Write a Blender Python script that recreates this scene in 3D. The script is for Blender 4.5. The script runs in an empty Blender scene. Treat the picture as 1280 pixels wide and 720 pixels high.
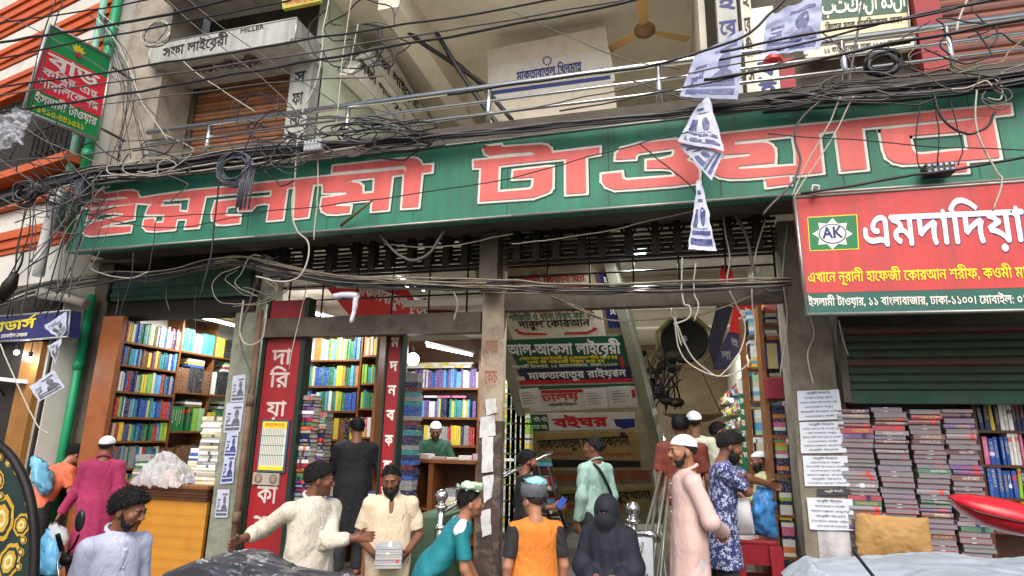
import bpy, bmesh, math, random
import numpy as np
from mathutils import Vector, Matrix, geometry
try:
    import openvdb as vdb
except ImportError:
    import pyopenvdb as vdb
random.seed(7)
SC = bpy.context.scene
COL = SC.collection
R = math.radians
# ------------------------------------------------------------------ camera, sky, sun, exposure
F = 760.0
PITCH, ROLL, YAW = R(13.5), R(1.14), R(15.35)
CAM = Vector((0, -5.8, 2.0))
_cp, _sp, _cy, _sy = math.cos(PITCH), math.sin(PITCH), math.cos(YAW), math.sin(YAW)
FWD = Vector((-_sy*_cp, _cy*_cp, _sp))
_r0 = Vector((_cy, _sy, 0)); _u0 = _r0.cross(FWD)
RT = _r0*math.cos(ROLL) + _u0*math.sin(ROLL)
UP = _u0*math.cos(ROLL) - _r0*math.sin(ROLL)
cam = bpy.data.cameras.new('camera')
cam.sensor_width = 36.0
cam.lens = 36.0*F/1280.0
cam.clip_start = 0.05
cam.clip_end = 800
co = bpy.data.objects.new('camera', cam)
COL.objects.link(co)
co.matrix_world = Matrix(((RT.x, UP.x, -FWD.x, CAM.x), (RT.y, UP.y, -FWD.y, CAM.y), (RT.z, UP.z, -FWD.z, CAM.z), (0, 0, 0, 1)))
SC.camera = co
SUN_EL, SUN_AZ = R(46), R(168)        # azimuth measured clockwise from +Y: behind the camera, a little to its left
world = bpy.data.worlds.new('World')
SC.world = world
world.use_nodes = True
nt = world.node_tree
bg = nt.nodes['Background']
sky = nt.nodes.new('ShaderNodeTexSky')
sky.sky_type = 'NISHITA'
sky.sun_disc = False
sky.sun_elevation = SUN_EL
sky.sun_rotation = SUN_AZ
sky.air_density = 1.0
sky.dust_density = 4.0
sky.ozone_density = 0.6
nt.links.new(sky.outputs[0], bg.inputs[0])
bg.inputs[1].default_value = 0.15
sun = bpy.data.lights.new('sun', 'SUN')
sun.energy = 1.5
sun.angle = R(48)
sun.color = (1.0, 0.97, 0.93)
so = bpy.data.objects.new('sun', sun)
COL.objects.link(so)
_sd = Vector((math.sin(SUN_AZ)*math.cos(SUN_EL), math.cos(SUN_AZ)*math.cos(SUN_EL), math.sin(SUN_EL)))
so.rotation_euler = _sd.to_track_quat('Z', 'Y').to_euler()
SC.view_settings.view_transform = 'Standard'
SC.view_settings.look = 'None'
SC.view_settings.gamma = 1
SC.view_settings.exposure = 0.6
SC.view_settings.use_curve_mapping = False
SC.cycles.use_denoising = True
SC.cycles.max_bounces = 8
SC.cycles.diffuse_bounces = 4
SC.cycles.glossy_bounces = 3
SC.cycles.transparent_max_bounces = 8
SC.cycles.sample_clamp_indirect = 6

# ------------------------------------------------------------------ pixel -> point helpers
def ray(px, py):
    return FWD + RT*((px-640)/F) - UP*((py-360)/F)
def U(px, py, y=None, x=None, z=None):
    d = ray(px, py)
    if y is not None: t = (y-CAM.y)/d.y
    elif x is not None: t = (x-CAM.x)/d.x
    else: t = (z-CAM.z)/d.z
    return CAM + d*t
def UPL(px, py, p0, n):
    d = ray(px, py)
    return CAM + d*((p0-CAM).dot(n)/d.dot(n))

# ------------------------------------------------------------------ mesh collector
class MB:
    def __init__(s):
        s.v = []; s.f = []; s.m = []; s.sm = []
    def face(s, pts, mi=0, smooth=False):
        b = len(s.v); s.v += [tuple(p) for p in pts]
        s.f.append(tuple(range(b, b+len(pts)))); s.m.append(mi); s.sm.append(smooth); return s
    def raw(s, vs, fs, mi=0, smooth=False):
        b = len(s.v); s.v += [tuple(p) for p in vs]
        for f in fs:
            s.f.append(tuple(b+i for i in f)); s.m.append(mi); s.sm.append(smooth)
        return s
    def box(s, x0, x1, y0, y1, z0, z1, mi=0, M=None, bev=0.0):
        if x0 > x1: x0, x1 = x1, x0
        if y0 > y1: y0, y1 = y1, y0
        if z0 > z1: z0, z1 = z1, z0
        if bev > 0:
            b = min(bev, (x1-x0)*.45, (y1-y0)*.45, (z1-z0)*.45)
            bm = bmesh.new(); bmesh.ops.create_cube(bm, size=1)
            for v in bm.verts:
                v.co = ((x0+x1)/2+v.co.x*(x1-x0), (y0+y1)/2+v.co.y*(y1-y0), (z0+z1)/2+v.co.z*(z1-z0))
            bmesh.ops.bevel(bm, geom=bm.edges[:], offset=b, segments=2, affect='EDGES', profile=.7)
            vs = [v.co.copy() for v in bm.verts]; bm.verts.index_update()
            fs = [tuple(v.index for v in f.verts) for f in bm.faces]; bm.free()
        else:
            vs = [Vector((x, y, z)) for x in (x0, x1) for y in (y0, y1) for z in (z0, z1)]
            fs = [(0, 1, 3, 2), (4, 6, 7, 5), (0, 4, 5, 1), (2, 3, 7, 6), (0, 2, 6, 4), (1, 5, 7, 3)]
        if M is not None: vs = [M @ v for v in vs]
        return s.raw(vs, fs, mi)
    def tube(s, pts, r, n=6, mi=0, cap=True, smooth=True):
        pts = [Vector(p) for p in pts]
        rs = r if isinstance(r, (list, tuple)) else [r]*len(pts)
        vs = []; N = len(pts); prev = None
        for i, p in enumerate(pts):
            t = (pts[min(i+1, N-1)]-pts[max(i-1, 0)])
            if t.length < 1e-9: t = Vector((0, 0, 1))
            t.normalize()
            a = prev if prev is not None else (Vector((0, 0, 1)) if abs(t.z) < .9 else Vector((1, 0, 0)))
            a = (a - t*a.dot(t))
            if a.length < 1e-6: a = t.orthogonal()
            a.normalize(); prev = a
            b = t.cross(a)
            for k in range(n):
                w = 2*math.pi*k/n
                vs.append(p + (a*math.cos(w)+b*math.sin(w))*rs[i])
        fs = [(i*n+k, i*n+(k+1) % n, (i+1)*n+(k+1) % n, (i+1)*n+k) for i in range(N-1) for k in range(n)]
        s.raw(vs, fs, mi, smooth)
        if cap:
            b = len(s.v)-len(vs)
            s.f.append(tuple(b+k for k in reversed(range(n)))); s.m.append(mi); s.sm.append(False)
            s.f.append(tuple(b+(N-1)*n+k for k in range(n))); s.m.append(mi); s.sm.append(False)
        return s
    def lathe(s, prof, c=(0, 0, 0), n=20, mi=0, M=None, smooth=True):
        vs = [Vector((r*math.cos(2*math.pi*k/n), r*math.sin(2*math.pi*k/n), z)) for r, z in prof for k in range(n)]
        if M is not None: vs = [M @ v for v in vs]
        vs = [v+Vector(c) for v in vs]
        fs = [(i*n+k, i*n+(k+1) % n, (i+1)*n+(k+1) % n, (i+1)*n+k) for i in range(len(prof)-1) for k in range(n)]
        return s.raw(vs, fs, mi, smooth)
    def ball(s, c, r, n=12, mi=0, M=None):
        rr = r if isinstance(r, (tuple, list)) else (r, r, r)
        prof = [(max(1e-4, math.sin(math.pi*i/n)), -math.cos(math.pi*i/n)) for i in range(n+1)]
        S = Matrix.Diagonal((rr[0], rr[1], rr[2], 1))
        return s.lathe(prof, c, n*2, mi, (M.to_4x4() @ S) if M is not None else S)
    def prism(s, loop, off, mi=0):
        """planar polygon (list of Vectors) extruded by vector off."""
        a = [Vector(p) for p in loop]; b = [p+off for p in a]; n = len(a)
        tr = geometry.tessellate_polygon([a])
        s.raw(a+b, [t for t in tr]+[tuple(n+i for i in reversed(t)) for t in tr]+[(i, (i+1) % n, n+(i+1) % n, n+i) for i in range(n)], mi)
        return s
    def sheet(s, fn, nu, nv, mi=0, smooth=True):
        vs = [fn(i/nu, j/nv) for j in range(nv+1) for i in range(nu+1)]
        fs = [(j*(nu+1)+i, j*(nu+1)+i+1, (j+1)*(nu+1)+i+1, (j+1)*(nu+1)+i) for j in range(nv) for i in range(nu)]
        return s.raw(vs, fs, mi, smooth)

def wloc(o):
    return Vector(o.location) if o.parent is None else Vector(o.location)+wloc(o.parent)
def obj(name, mb, mats, parent=None, origin=None):
    """link a collected mesh as ONE object; its coordinates are given in world space."""
    me = bpy.data.meshes.new(name)
    if origin is None:
        if parent is not None: origin = wloc(parent)
        else:
            a = np.array(mb.v)
            origin = Vector(((a[:, 0].min()+a[:, 0].max())/2, (a[:, 1].min()+a[:, 1].max())/2, a[:, 2].min()))
    ox, oy, oz = origin
    me.from_pydata([(x-ox, y-oy, z-oz) for x, y, z in mb.v], [], mb.f)
    for m in (mats if isinstance(mats, (list, tuple)) else [mats]): me.materials.append(m)
    me.polygons.foreach_set('material_index', mb.m)
    me.polygons.foreach_set('use_smooth', mb.sm)
    me.update()
    o = bpy.data.objects.new(name, me)
    COL.objects.link(o)
    if parent is not None:
        o.parent = parent
        o.location = origin - wloc(parent) if origin is not None else (0, 0, 0)
    else: o.location = origin
    return o
def tag(o, label, cat, group=None):
    o['label'] = label; o['category'] = cat
    if group: o['group'] = group
    return o
def thing(name, label, cat, loc=(0, 0, 0), group=None):
    o = bpy.data.objects.new(name, None); COL.objects.link(o)
    o.location = loc; o.empty_display_size = .2
    return tag(o, label, cat, group)
def struct(name, mb, mats):
    o = obj(name, mb, mats); o['kind'] = 'structure'; return o
def copy_tree(o, parent=None):
    c = o.copy(); COL.objects.link(c)
    if parent is not None: c.parent = parent
    for ch in list(o.children): copy_tree(ch, c)
    return c

# ------------------------------------------------------------------ materials
_mc = {}
def lin(c):
    """sRGB hex / 0-255 tuple -> linear rgba"""
    if isinstance(c, str):
        c = tuple(int(c[i:i+2], 16) for i in (0, 2, 4))
    o = []
    for v in c[:3]:
        v = v/255.0
        o.append(v/12.92 if v <= .04045 else ((v+.055)/1.055)**2.4)
    return (*o, 1.0)
def mat(name, col, rough=.6, var=.25, scale=6.0, dirt=0.0, dirtcol=(40, 36, 30), dscale=2.5, streak=False, metal=0.0, bump=.15, bscale=60, spec=.4, emit=0.0, alpha=1.0, trans=0.0, coat=0.0, objcol=False):
    """weathered surface: base colour varied by noise, dirt patches (or run-down streaks), fine bump."""
    if name in _mc: return _mc[name]
    m = bpy.data.materials.new(name); m.use_nodes = True
    t = m.node_tree; N = t.nodes; L = t.links
    b = N['Principled BSDF']
    c = lin(col)
    b.inputs['Roughness'].default_value = rough
    b.inputs['Metallic'].default_value = metal
    b.inputs['Specular IOR Level'].default_value = spec
    if coat: b.inputs['Coat Weight'].default_value = coat
    tc = N.new('ShaderNodeTexCoord')
    src = None
    if objcol:
        oi = N.new('ShaderNodeObjectInfo'); src = oi.outputs['Color']
    def mix(a, bcol, fac, kind='MIX'):
        x = N.new('ShaderNodeMix'); x.data_type = 'RGBA'; x.blend_type = kind
        for k, v in ((6, a), (7, bcol)):
            if isinstance(v, tuple): x.inputs[k].default_value = v
            else: L.new(v, x.inputs[k])
        if isinstance(fac, float): x.inputs[0].default_value = fac
        else: L.new(fac, x.inputs[0])
        return x.outputs[2]
    def noise(sc, det=4, vec=None, ro=.6):
        n = N.new('ShaderNodeTexNoise'); n.inputs['Scale'].default_value = sc; n.inputs['Detail'].default_value = det; n.inputs['Roughness'].default_value = ro
        L.new(vec if vec is not None else tc.outputs['Object'], n.inputs['Vector'])
        return n.outputs['Fac']
    def ramp(s_, a, b_):
        r = N.new('ShaderNodeMapRange'); r.inputs[1].default_value = a; r.inputs[2].default_value = b_
        L.new(s_, r.inputs[0]); return r.outputs[0]
    colour = src if src is not None else c
    if var > 0:
        f = ramp(noise(scale), .3, .7)
        dk = tuple(v*(1-var) for v in c[:3])+(1,)
        if src is None: colour = mix(dk, tuple(min(1, v*(1+var*.35)) for v in c[:3])+(1,), f)
        else:
            g = N.new('ShaderNodeMix'); g.data_type = 'RGBA'
            colour = mix(colour, mix((1-var, 1-var, 1-var, 1), (1, 1, 1, 1), f), 1.0, 'MULTIPLY')
    if dirt > 0:
        vec = None
        if streak:
            mp = N.new('ShaderNodeMapping'); mp.inputs['Scale'].default_value = (9, 9, .5)
            L.new(tc.outputs['Object'], mp.inputs[0]); vec = mp.outputs[0]
        f = ramp(noise(dscale if not streak else 1.0, 6, vec, .7), .48 if not streak else .42, .78 if not streak else .74)
        mu = N.new('ShaderNodeMath'); mu.operation = 'MULTIPLY'; mu.inputs[1].default_value = dirt
        L.new(f, mu.inputs[0])
        colour = mix(colour, lin(dirtcol), mu.outputs[0])
    if isinstance(colour, tuple): b.inputs['Base Color'].default_value = colour
    else: L.new(colour, b.inputs['Base Color'])
    if bump > 0:
        bp = N.new('ShaderNodeBump'); bp.inputs['Strength'].default_value = bump; bp.inputs['Distance'].default_value = .01
        L.new(noise(bscale, 3), bp.inputs['Height']); L.new(bp.outputs[0], b.inputs['Normal'])
    if emit:
        b.inputs['Emission Color'].default_value = c; b.inputs['Emission Strength'].default_value = emit
    if alpha < 1:
        b.inputs['Alpha'].default_value = alpha
    if trans > 0:
        b.inputs['Transmission Weight'].default_value = trans
    _mc[name] = m
    return m
def bands(name, cols, axis, period, rough=.6, dirt=.4, bump=0.0, dirtcol=(50, 44, 36)):
    """stripes of several colours along one object axis (printed or painted), with grime."""
    if name in _mc: return _mc[name]
    m = mat(name, cols[0], rough, 0, dirt=0, bump=.1)
    t = m.node_tree; N = t.nodes; L = t.links; b = N['Principled BSDF']
    tc = N.new('ShaderNodeTexCoord'); sp = N.new('ShaderNodeSeparateXYZ'); L.new(tc.outputs['Object'], sp.inputs[0])
    d = N.new('ShaderNodeMath'); d.operation = 'DIVIDE'; d.inputs[1].default_value = period; L.new(sp.outputs['XYZ'.index(axis)], d.inputs[0])
    fr = N.new('ShaderNodeMath'); fr.operation = 'FRACT'; L.new(d.outputs[0], fr.inputs[0])
    cr = N.new('ShaderNodeValToRGB'); cr.color_ramp.interpolation = 'CONSTANT'
    e = cr.color_ramp.elements
    while len(e) < len(cols): e.new(.5)
    for i, c in enumerate(cols):
        e[i].position = i/len(cols); e[i].color = lin(c)
    L.new(fr.outputs[0], cr.inputs[0])
    n = N.new('ShaderNodeTexNoise'); n.inputs['Scale'].default_value = 4; n.inputs['Detail'].default_value = 6; L.new(tc.outputs['Object'], n.inputs['Vector'])
    mr = N.new('ShaderNodeMapRange'); mr.inputs[1].default_value = .4; mr.inputs[2].default_value = .75; mr.inputs[4].default_value = dirt; L.new(n.outputs[0], mr.inputs[0])
    x = N.new('ShaderNodeMix'); x.data_type = 'RGBA'; L.new(mr.outputs[0], x.inputs[0]); L.new(cr.outputs[0], x.inputs[6]); x.inputs[7].default_value = lin(dirtcol)
    L.new(x.outputs[2], b.inputs['Base Color'])
    return m
def emitter(name, col, s):
    if name in _mc: return _mc[name]
    m = bpy.data.materials.new(name); m.use_nodes = True
    b = m.node_tree.nodes['Principled BSDF']
    b.inputs['Base Color'].default_value = (.8, .8, .8, 1)
    b.inputs['Emission Color'].default_value = lin(col); b.inputs['Emission Strength'].default_value = s
    _mc[name] = m
    return m

# ------------------------------------------------------------------ writing
_gc = {}
def glyph(ch):
    if ch in _gc: return _gc[ch]
    def build(body):
        c = bpy.data.curves.new('glyph', 'FONT'); c.body = body; c.size = 1; c.resolution_u = 2
        o = bpy.data.objects.new('glyph', c); COL.objects.link(o)
        c.fill_mode = 'NONE'
        me = o.to_mesh()
        vs = [Vector((v.co.x, v.co.y)) for v in me.vertices]; es = [tuple(e.vertices) for e in me.edges]
        fs = []
        if vs:
            nx = {}
            for p, q in es: nx.setdefault(p, []).append(q); nx.setdefault(q, []).append(p)
            segs = []; seen = set()
            for st_ in range(len(vs)):
                if st_ in seen: continue
                cur = st_; prv = -1; loop = []
                while cur not in seen:
                    seen.add(cur); loop.append(cur)
                    nn = [k for k in nx.get(cur, []) if k != prv]
                    nn.sort(key=lambda k: (k in seen, k != cur+1))
                    if not nn: break
                    prv, cur = cur, nn[0]
                segs += list(zip(loop, loop[1:]+loop[:1]))
            V2, E2, F2 = geometry.delaunay_2d_cdt(vs, segs, [], 0, 1e-5)[:3]
            P = np.array([(vs[p].x, vs[p].y, vs[q].x, vs[q].y) for p, q in segs])
            for f in F2:
                cx = sum(V2[k].x for k in f)/len(f); cy = sum(V2[k].y for k in f)/len(f)
                up_ = (P[:, 1] <= cy) & (P[:, 3] > cy); dn = (P[:, 1] > cy) & (P[:, 3] <= cy)
                side = (P[:, 2]-P[:, 0])*(cy-P[:, 1])-(cx-P[:, 0])*(P[:, 3]-P[:, 1])
                if int((up_ & (side > 0)).sum())-int((dn & (side < 0)).sum()) != 0: fs.append(tuple(f))
            vs = [(v.x, v.y, 0) for v in V2]
        o.to_mesh_clear(); bpy.data.objects.remove(o); bpy.data.curves.remove(c)
        return vs, fs
    vs, fs = build(ch)
    ref = build('ক')[0] if '\x00' not in _gc else _gc['\x00']
    _gc['\x00'] = ref
    v2 = build(ch+'ক')[0]
    adv = max(v[0] for v in v2)-max(v[0] for v in ref)
    _gc[ch] = (vs, fs, adv)
    return _gc[ch]
VIR = '\u09cd'
PRE = {'ি', 'ে', 'ৈ'}
MARK = set('ািীুূৃেৈোৌঁংঃ়')
def shape_text(txt):
    """tiny Bengali shaper: returns placed glyph outlines [(verts, faces)] and total width."""
    out = []; x = 0.0; i = 0; n = len(txt)
    def put(ch, dx=0., sx=1., sy=1., dy=0.):
        vs, fs, adv = glyph(ch)
        out.append(([(x+dx+a*sx, dy+b*sy) for a, b, _ in vs], fs))
        return adv*sx
    def poly(pts): out.append((pts, [tuple(range(len(pts)))]))
    while i < n:
        ch = txt[i]
        if ch == ' ':
            x += .3; i += 1; continue
        if not ('\u0985' <= ch <= '\u09b9' or ch in '\u09dc\u09dd\u09df'):
            x += put(ch); i += 1; continue
        cons = [ch]; nuk = False; reph = False; i += 1
        while i < n:
            if txt[i] == '\u09bc': nuk = True; i += 1
            elif txt[i] == VIR and i+1 < n:
                cons.append(txt[i+1]); i += 2
            else: break
        if len(cons) > 1 and cons[0] == 'র' and cons[1] != 'য': reph = True; cons = cons[1:]
        marks = []
        while i < n and txt[i] in MARK: marks.append(txt[i]); i += 1
        post = []
        for mk in marks:
            if mk in PRE: x += put(mk)
            elif mk == 'ো': x += put('ে'); post.append('া')
            elif mk == 'ৌ': x += put('ে'); post.append('ৗ')
            else: post.append(mk)
        x0 = x; raph = yaph = False
        if len(cons) > 1 and cons[-1] == 'র': raph = True; cons = cons[:-1]
        if len(cons) > 1 and cons[-1] == 'য': yaph = True; cons = cons[:-1]
        if len(cons) == 1: w = put(cons[0])
        else:
            w = max(put(cons[0], 0, .78, .58, .262), put(cons[1], .08, .72, .46, -.03)+.06)
        if nuk: put('\u09bc', w+.0)
        if reph: poly([(x+w*.45, .66), (x+w*.55, .66), (x+w*.98, .90), (x+w*.90, .94)])
        if raph: poly([(x+.08, -.17), (x+w*.75, .07), (x+w*.75, -.0), (x+.16, -.24)])
        x += w
        if yaph:
            poly([(x-.02, .622), (x+.30, .622), (x+.30, .56), (x-.02, .56)])
            poly([(x+.22, .6), (x+.29, .6), (x+.29, 0), (x+.22, .05)])
            poly([(x+.02, .40), (x+.08, .44), (x+.24, .14), (x+.22, .04)]); x += .29
        for mk in post: x += put(mk)
    return out, x
def write(mb, txt, P0, P1, up, h, n, off=.004, mi=0, bold=0.0, italic=0.0):
    """text whose baseline runs P0->P1 and whose headline stands h above it; n is the surface's outward normal."""
    P0 = Vector(P0); P1 = Vector(P1); up = Vector(up).normalized(); n = Vector(n).normalized()
    gl, w = shape_text(txt)
    ex = (P1-P0)/max(w, .01); ey = up*(h/.622)
    k = 0
    offs = [(0, 0)] if not bold else [(-bold, 0), (bold, 0), (0, bold), (0, -bold)]
    for vs, fs in gl:
        for a, b in offs:
            k += 1
            d = n*(off+.00012*(k % 9))
            mb.raw([P0+ex*(x+a+italic*y)+ey*(y+b)+d for x, y in vs], fs, mi)
    return mb
def wpx(mb, txt, p0, p1, hpx, plane, mi=0, bold=0.0, off=.004):
    """the same, given target pixels; plane = (point, normal)"""
    p, n = plane
    a = UPL(*p0, p, n); b = UPL(*p1, p, n)
    m = ((p0[0]+p1[0])/2, (p0[1]+p1[1])/2)
    c = UPL(*m, p, n); ex = (b-a).normalized()
    up = n.cross(ex).normalized()
    if up.z < 0: up = -up
    # metres per pixel along up at the middle
    e = c+up*.05
    q0 = pix(c); q1 = pix(e)
    mpp = .05/max(.2, math.hypot(q1[0]-q0[0], q1[1]-q0[1]))
    return write(mb, txt, a, b, up, hpx*mpp, n, off, mi, bold)
def pix(p):
    v = Vector(p)-CAM; z = v.dot(FWD)
    return 640+F*v.dot(RT)/z, 360-F*v.dot(UP)/z
# ================================================================== SETTING
M_asph = mat('asphalt', (92, 89, 84), .75, .3, 3, .5, (30, 28, 26), bump=.5, bscale=90)
M_pave = mat('pavement', (120, 114, 104), .8, .3, 4, .6, (50, 45, 38), bump=.4)
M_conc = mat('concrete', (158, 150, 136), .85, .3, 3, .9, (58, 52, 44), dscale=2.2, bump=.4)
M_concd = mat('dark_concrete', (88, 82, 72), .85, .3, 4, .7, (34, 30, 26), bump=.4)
M_dkshade = mat('dark_shade_concrete', (44, 40, 36), .9, .4, 5, .5, (18, 16, 14), bump=.3)  # near-black concrete; its colour also stands in for shade in openings
M_cream = mat('cream_plaster', (222, 216, 200), .8, .12, 2.5, .5, (112, 104, 90), dscale=1.3, bump=.25)
M_ceil = mat('ceiling_plaster', (228, 222, 206), .85, .12, 2, .6, (128, 116, 98), dscale=1.0, bump=.2)
M_steel = mat('dirty_steel', (92, 84, 74), .55, .3, 8, .7, (52, 36, 26), metal=.35, dscale=5)
M_black = mat('black_iron', (26, 24, 23), .55, .3, 10, .4, (60, 40, 28), metal=.3)
M_wood = mat('brown_wood', (134, 84, 44), .45, .3, 7, .3, (64, 36, 18), bump=.15)
M_woodd = mat('dark_wood', (84, 50, 28), .45, .3, 7, .3, (34, 20, 12))
M_gpaint = mat('green_paint', (36, 78, 60), .6, .3, 5, .7, (70, 60, 48), dscale=3)
M_chrome = mat('stainless_steel', (200, 200, 196), .22, .1, 12, .25, (120, 110, 96), metal=.95, bump=.04)

b = MB().face([(-400, -400, 0), (400, -400, 0), (400, 400, 0), (-400, 400, 0)])
struct('street', b, M_asph)
b = MB().box(-30, 30, -1.9, 15, -.05, .06)
struct('pavement', b, M_pave)

bl = thing('market_building', 'old concrete market building behind the long green sign with open shops below', 'building', (0, 0, 0))
def bp(name, m, *boxes, bev=0):
    b = MB()
    for q in boxes: b.box(*q, bev=bev)
    return obj(name, b, m, bl)
Z1 = 4.95
bp('plinth', M_pave, (-8.2, 6, -.45, 14, .05, .35))
bp('landing_step', M_pave, (-.45, 1.5, -1.25, -.452, .05, .30))
bp('shop_floor', M_pave, (-4.55, -2.0, .35, 3.5, .345, .5))
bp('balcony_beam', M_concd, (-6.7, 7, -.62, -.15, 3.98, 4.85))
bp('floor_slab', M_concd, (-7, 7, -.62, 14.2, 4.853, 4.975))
bp('pale_bounce_floor', M_ceil, (-6.9, 6.9, -.42, 14, 4.976, 4.985))  # unseen floor sheet, made pale to bounce light onto the ceiling
bp('soffit_shade_box', M_dkshade, (-4.5, .95, .2, .44, 4.16, 4.71))  # added near-black box that paints the shade under the sign
bp('hall_ceiling', M_ceil, (-7, 7, .45, 14, 4.72, 4.845))
for y_ in (2.2, 4.7, 7.7): bp('hall_beam', M_ceil, (-1.9, 1.2, y_, y_+.3, 4.35, 4.715))
# ground floor pillars
bp('pillar', mat('flaking_grey_green_paint', (134, 138, 122), .7, .35, 5, .8, (66, 58, 48), dscale=4, bump=.5), (-4.86, -4.56, -.02, .38, .35, 3.97))
bp('pillar', mat('flaking_cream_paint', (172, 158, 138), .75, .3, 6, .85, (92, 48, 36), dscale=3.5, bump=.5), (-1.89, -1.66, -.03, .07, .35, 3.97))
bp('pillar', mat('grimy_column', (128, 120, 104), .8, .35, 5, .9, (54, 44, 36), dscale=3, bump=.6), (.95, 1.31, 0, .4, .35, 3.97))
bp('pillar', M_concd, (-7.0, -6.72, -.05, .4, .2, 3.97))
# inner walls
W = M_cream
bp('shop_wall', W, (-6.78, -6.66, .4, 5, .35, 4.7))
bp('shop_wall', W, (-4.72, -4.6, .38, 4.2, .35, 4.7))
bp('shop_wall', W, (-6.66, -4.72, 3.6, 3.72, .35, 4.7))
bp('shop_wall', W, (-4.6, -3.45, 1.42, 1.5, .35, 4.7))
bp('shop_wall', W, (-4.6, -1.95, 3.55, 3.65, .35, 4.7))
bp('shop_wall', W, (-2.3, -2.22, 2.6, 13, .35, 4.7))
bp('shop_wall', W, (1.38, 1.46, .4, 13, .35, 4.7))
bp('pillar_base_coat', mat('dark_brown_coat', (72, 58, 52), .7, .35, 6, .75, (158, 150, 140), dscale=7), (-1.893, -1.657, -.034, .074, .352, 2.12))
bp('back_wall', mat('tan_wall', (150, 130, 100), .8, .25, 2, .6, (70, 56, 42)), (-2.2, 1.4, 13, 13.1, .35, 4.7))
bp('shop_wall', M_concd, (1.46, 6.5, .95, 1.05, .35, 4.7))
bp('shop_ceiling', mat('slatted_wood_ceiling', (190, 160, 110), .6, .2, 6), (-6.66, -4.72, .3, 3.6, 3.52, 3.58))
bp('shop_ceiling', M_ceil, (-4.6, -3.08, .35, 1.42, 3.62, 3.68))
bp('shop_ceiling', M_ceil, (-3.08, -2.0, .6, 3.55, 3.42, 3.5))
# lintel band over the first shop, dark void over it
bp('lintel', M_dkshade, (-6.66, -4.6, -.05, .3, 3.30, 3.46))
# cross beams
bp('cross_beam', M_steel, (-4.45, -1.9, -.06, .08, 2.99, 3.20))
bp('cross_beam', M_steel, (-1.655, .94, -.05, .08, 3.20, 3.37))
# ---- first floor
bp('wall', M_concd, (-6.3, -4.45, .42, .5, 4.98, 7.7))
bp('corner_pillar', M_conc, (-6.97, -6.31, -.2, .3, 3.985, 9.2))
bp('wall', mat('pale_green_wall', (196, 206, 184), .8, .15, 3, .4, (130, 128, 110)), (-4.42, -4.3, .3, 10, 4.98, 7.7))
bp('wall', W, (-4.3, 1.0, 9.9, 10, 4.98, 7.7))
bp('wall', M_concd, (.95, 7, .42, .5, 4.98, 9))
bp('wall', W, (.40, .47, .5, 9.9, 4.98, 7.7))
bp('upper_slab', M_ceil, (-6.31, 7, .06, 12, 7.7, 7.95))
for y_ in (2.9, 5.6): bp('upper_beam', M_ceil, (-4.3, .4, y_, y_+.3, 7.35, 7.695))
bp('upper_beam', M_ceil, (-3.55, -3.25, .3, 9.9, 7.3, 7.69))
bp('slab_edge', M_conc, (-6.31, -4.0, -.5, .055, 7.45, 7.95))
bp('upper_wall', M_conc, (-6.3, 7, .1, .3, 7.95, 12))

# ------------------------------------------------------------------ left building: angled orange and white sunshade bands
A = Vector((-7.02, -.35, 0)); D = Vector((-.981, .195, 0)); NL = Vector((-.195, -.981, 0))
lb = thing('neighbour_building', 'white neighbour building with orange sunshade bands beside the green drain pipes', 'building', A)
M_orange = mat('orange_paint', (196, 92, 40), .6, .25, 6, .45, (92, 50, 30), dscale=3)
M_white = mat('white_band_paint', (206, 204, 194), .7, .12, 5, .5, (120, 112, 100), dscale=2.5)
def LU(px, py): return UPL(px, py, A, NL)
def lbox(t0, t1, d0, d1, z0, z1, name, m, ridges=0):
    b = MB()
    def P(t, d, z): return A + D*t + NL*d + Vector((0, 0, z))
    def bx(d0, d1, z0, z1):
        vs = [P(t, d, z) for t in (t0, t1) for d in (d0, d1) for z in (z0, z1)]
        b.raw(vs, [(0, 1, 3, 2), (4, 6, 7, 5), (0, 4, 5, 1), (2, 3, 7, 6), (0, 2, 6, 4), (1, 5, 7, 3)])
    if ridges:
        h = (z1-z0)/ridges
        for k in range(ridges): bx(d0, d1+.05*(ridges-1-k)*0+(.03 if k % 2 else 0), z0+k*h, z0+(k+1)*h-.004)
    else: bx(d0, d1, z0, z1)
    return obj(name, b, m, lb)
lbox(0, 5, -3, 0, 0, 12, 'wall', M_white)
# heights read at the left picture edge
def lz(py, px=20): return LU(px, py).z
lbox(.02, 5, 0, .12, lz(48, 20), lz(16, 20), 'sunshade_band', M_orange, 6)
lbox(.02, 5, 0, .10, lz(66, 20), lz(50, 20), 'parapet_band', M_white)
lbox(.02, 5, 0, .12, lz(88, 20), lz(67, 20), 'sunshade_band', M_orange, 4)
lbox(.02, 5, 0, .10, lz(104, 20), lz(89, 20), 'parapet_band', M_white)
lbox(.02, 5, 0, .12, lz(128, 20), lz(105, 20), 'sunshade_band', M_orange, 4)
lbox(.25, 4.5, .004, .02, lz(228, 20), lz(130, 20), 'window_recess_shade', M_dkshade)  # dark panel on the wall: the window's inner shade as colour
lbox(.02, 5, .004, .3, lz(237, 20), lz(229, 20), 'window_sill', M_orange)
lbox(.02, 5, .004, .1, lz(262, 20), lz(240, 20), 'recess_shade_band', M_dkshade)  # shade of the recess painted as a dark strip
lbox(.02, 5, .004, .2, lz(268, 20), lz(263, 20), 'ledge', M_orange)
lbox(.02, 5, 0, .10, lz(292, 20), lz(269, 20), 'parapet_band', M_white)
lbox(.02, 5, 0, .12, lz(321, 20), lz(293, 20), 'sunshade_band', M_orange, 5)
lbox(.02, 5, 0, .10, lz(362, 20), lz(322, 20), 'parapet_band', M_white)
lbox(.02, 5, .004, .03, .2, lz(375, 20), 'shop_recess_shade', M_dkshade)  # dark sheet standing in for the unlit shop interior
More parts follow.
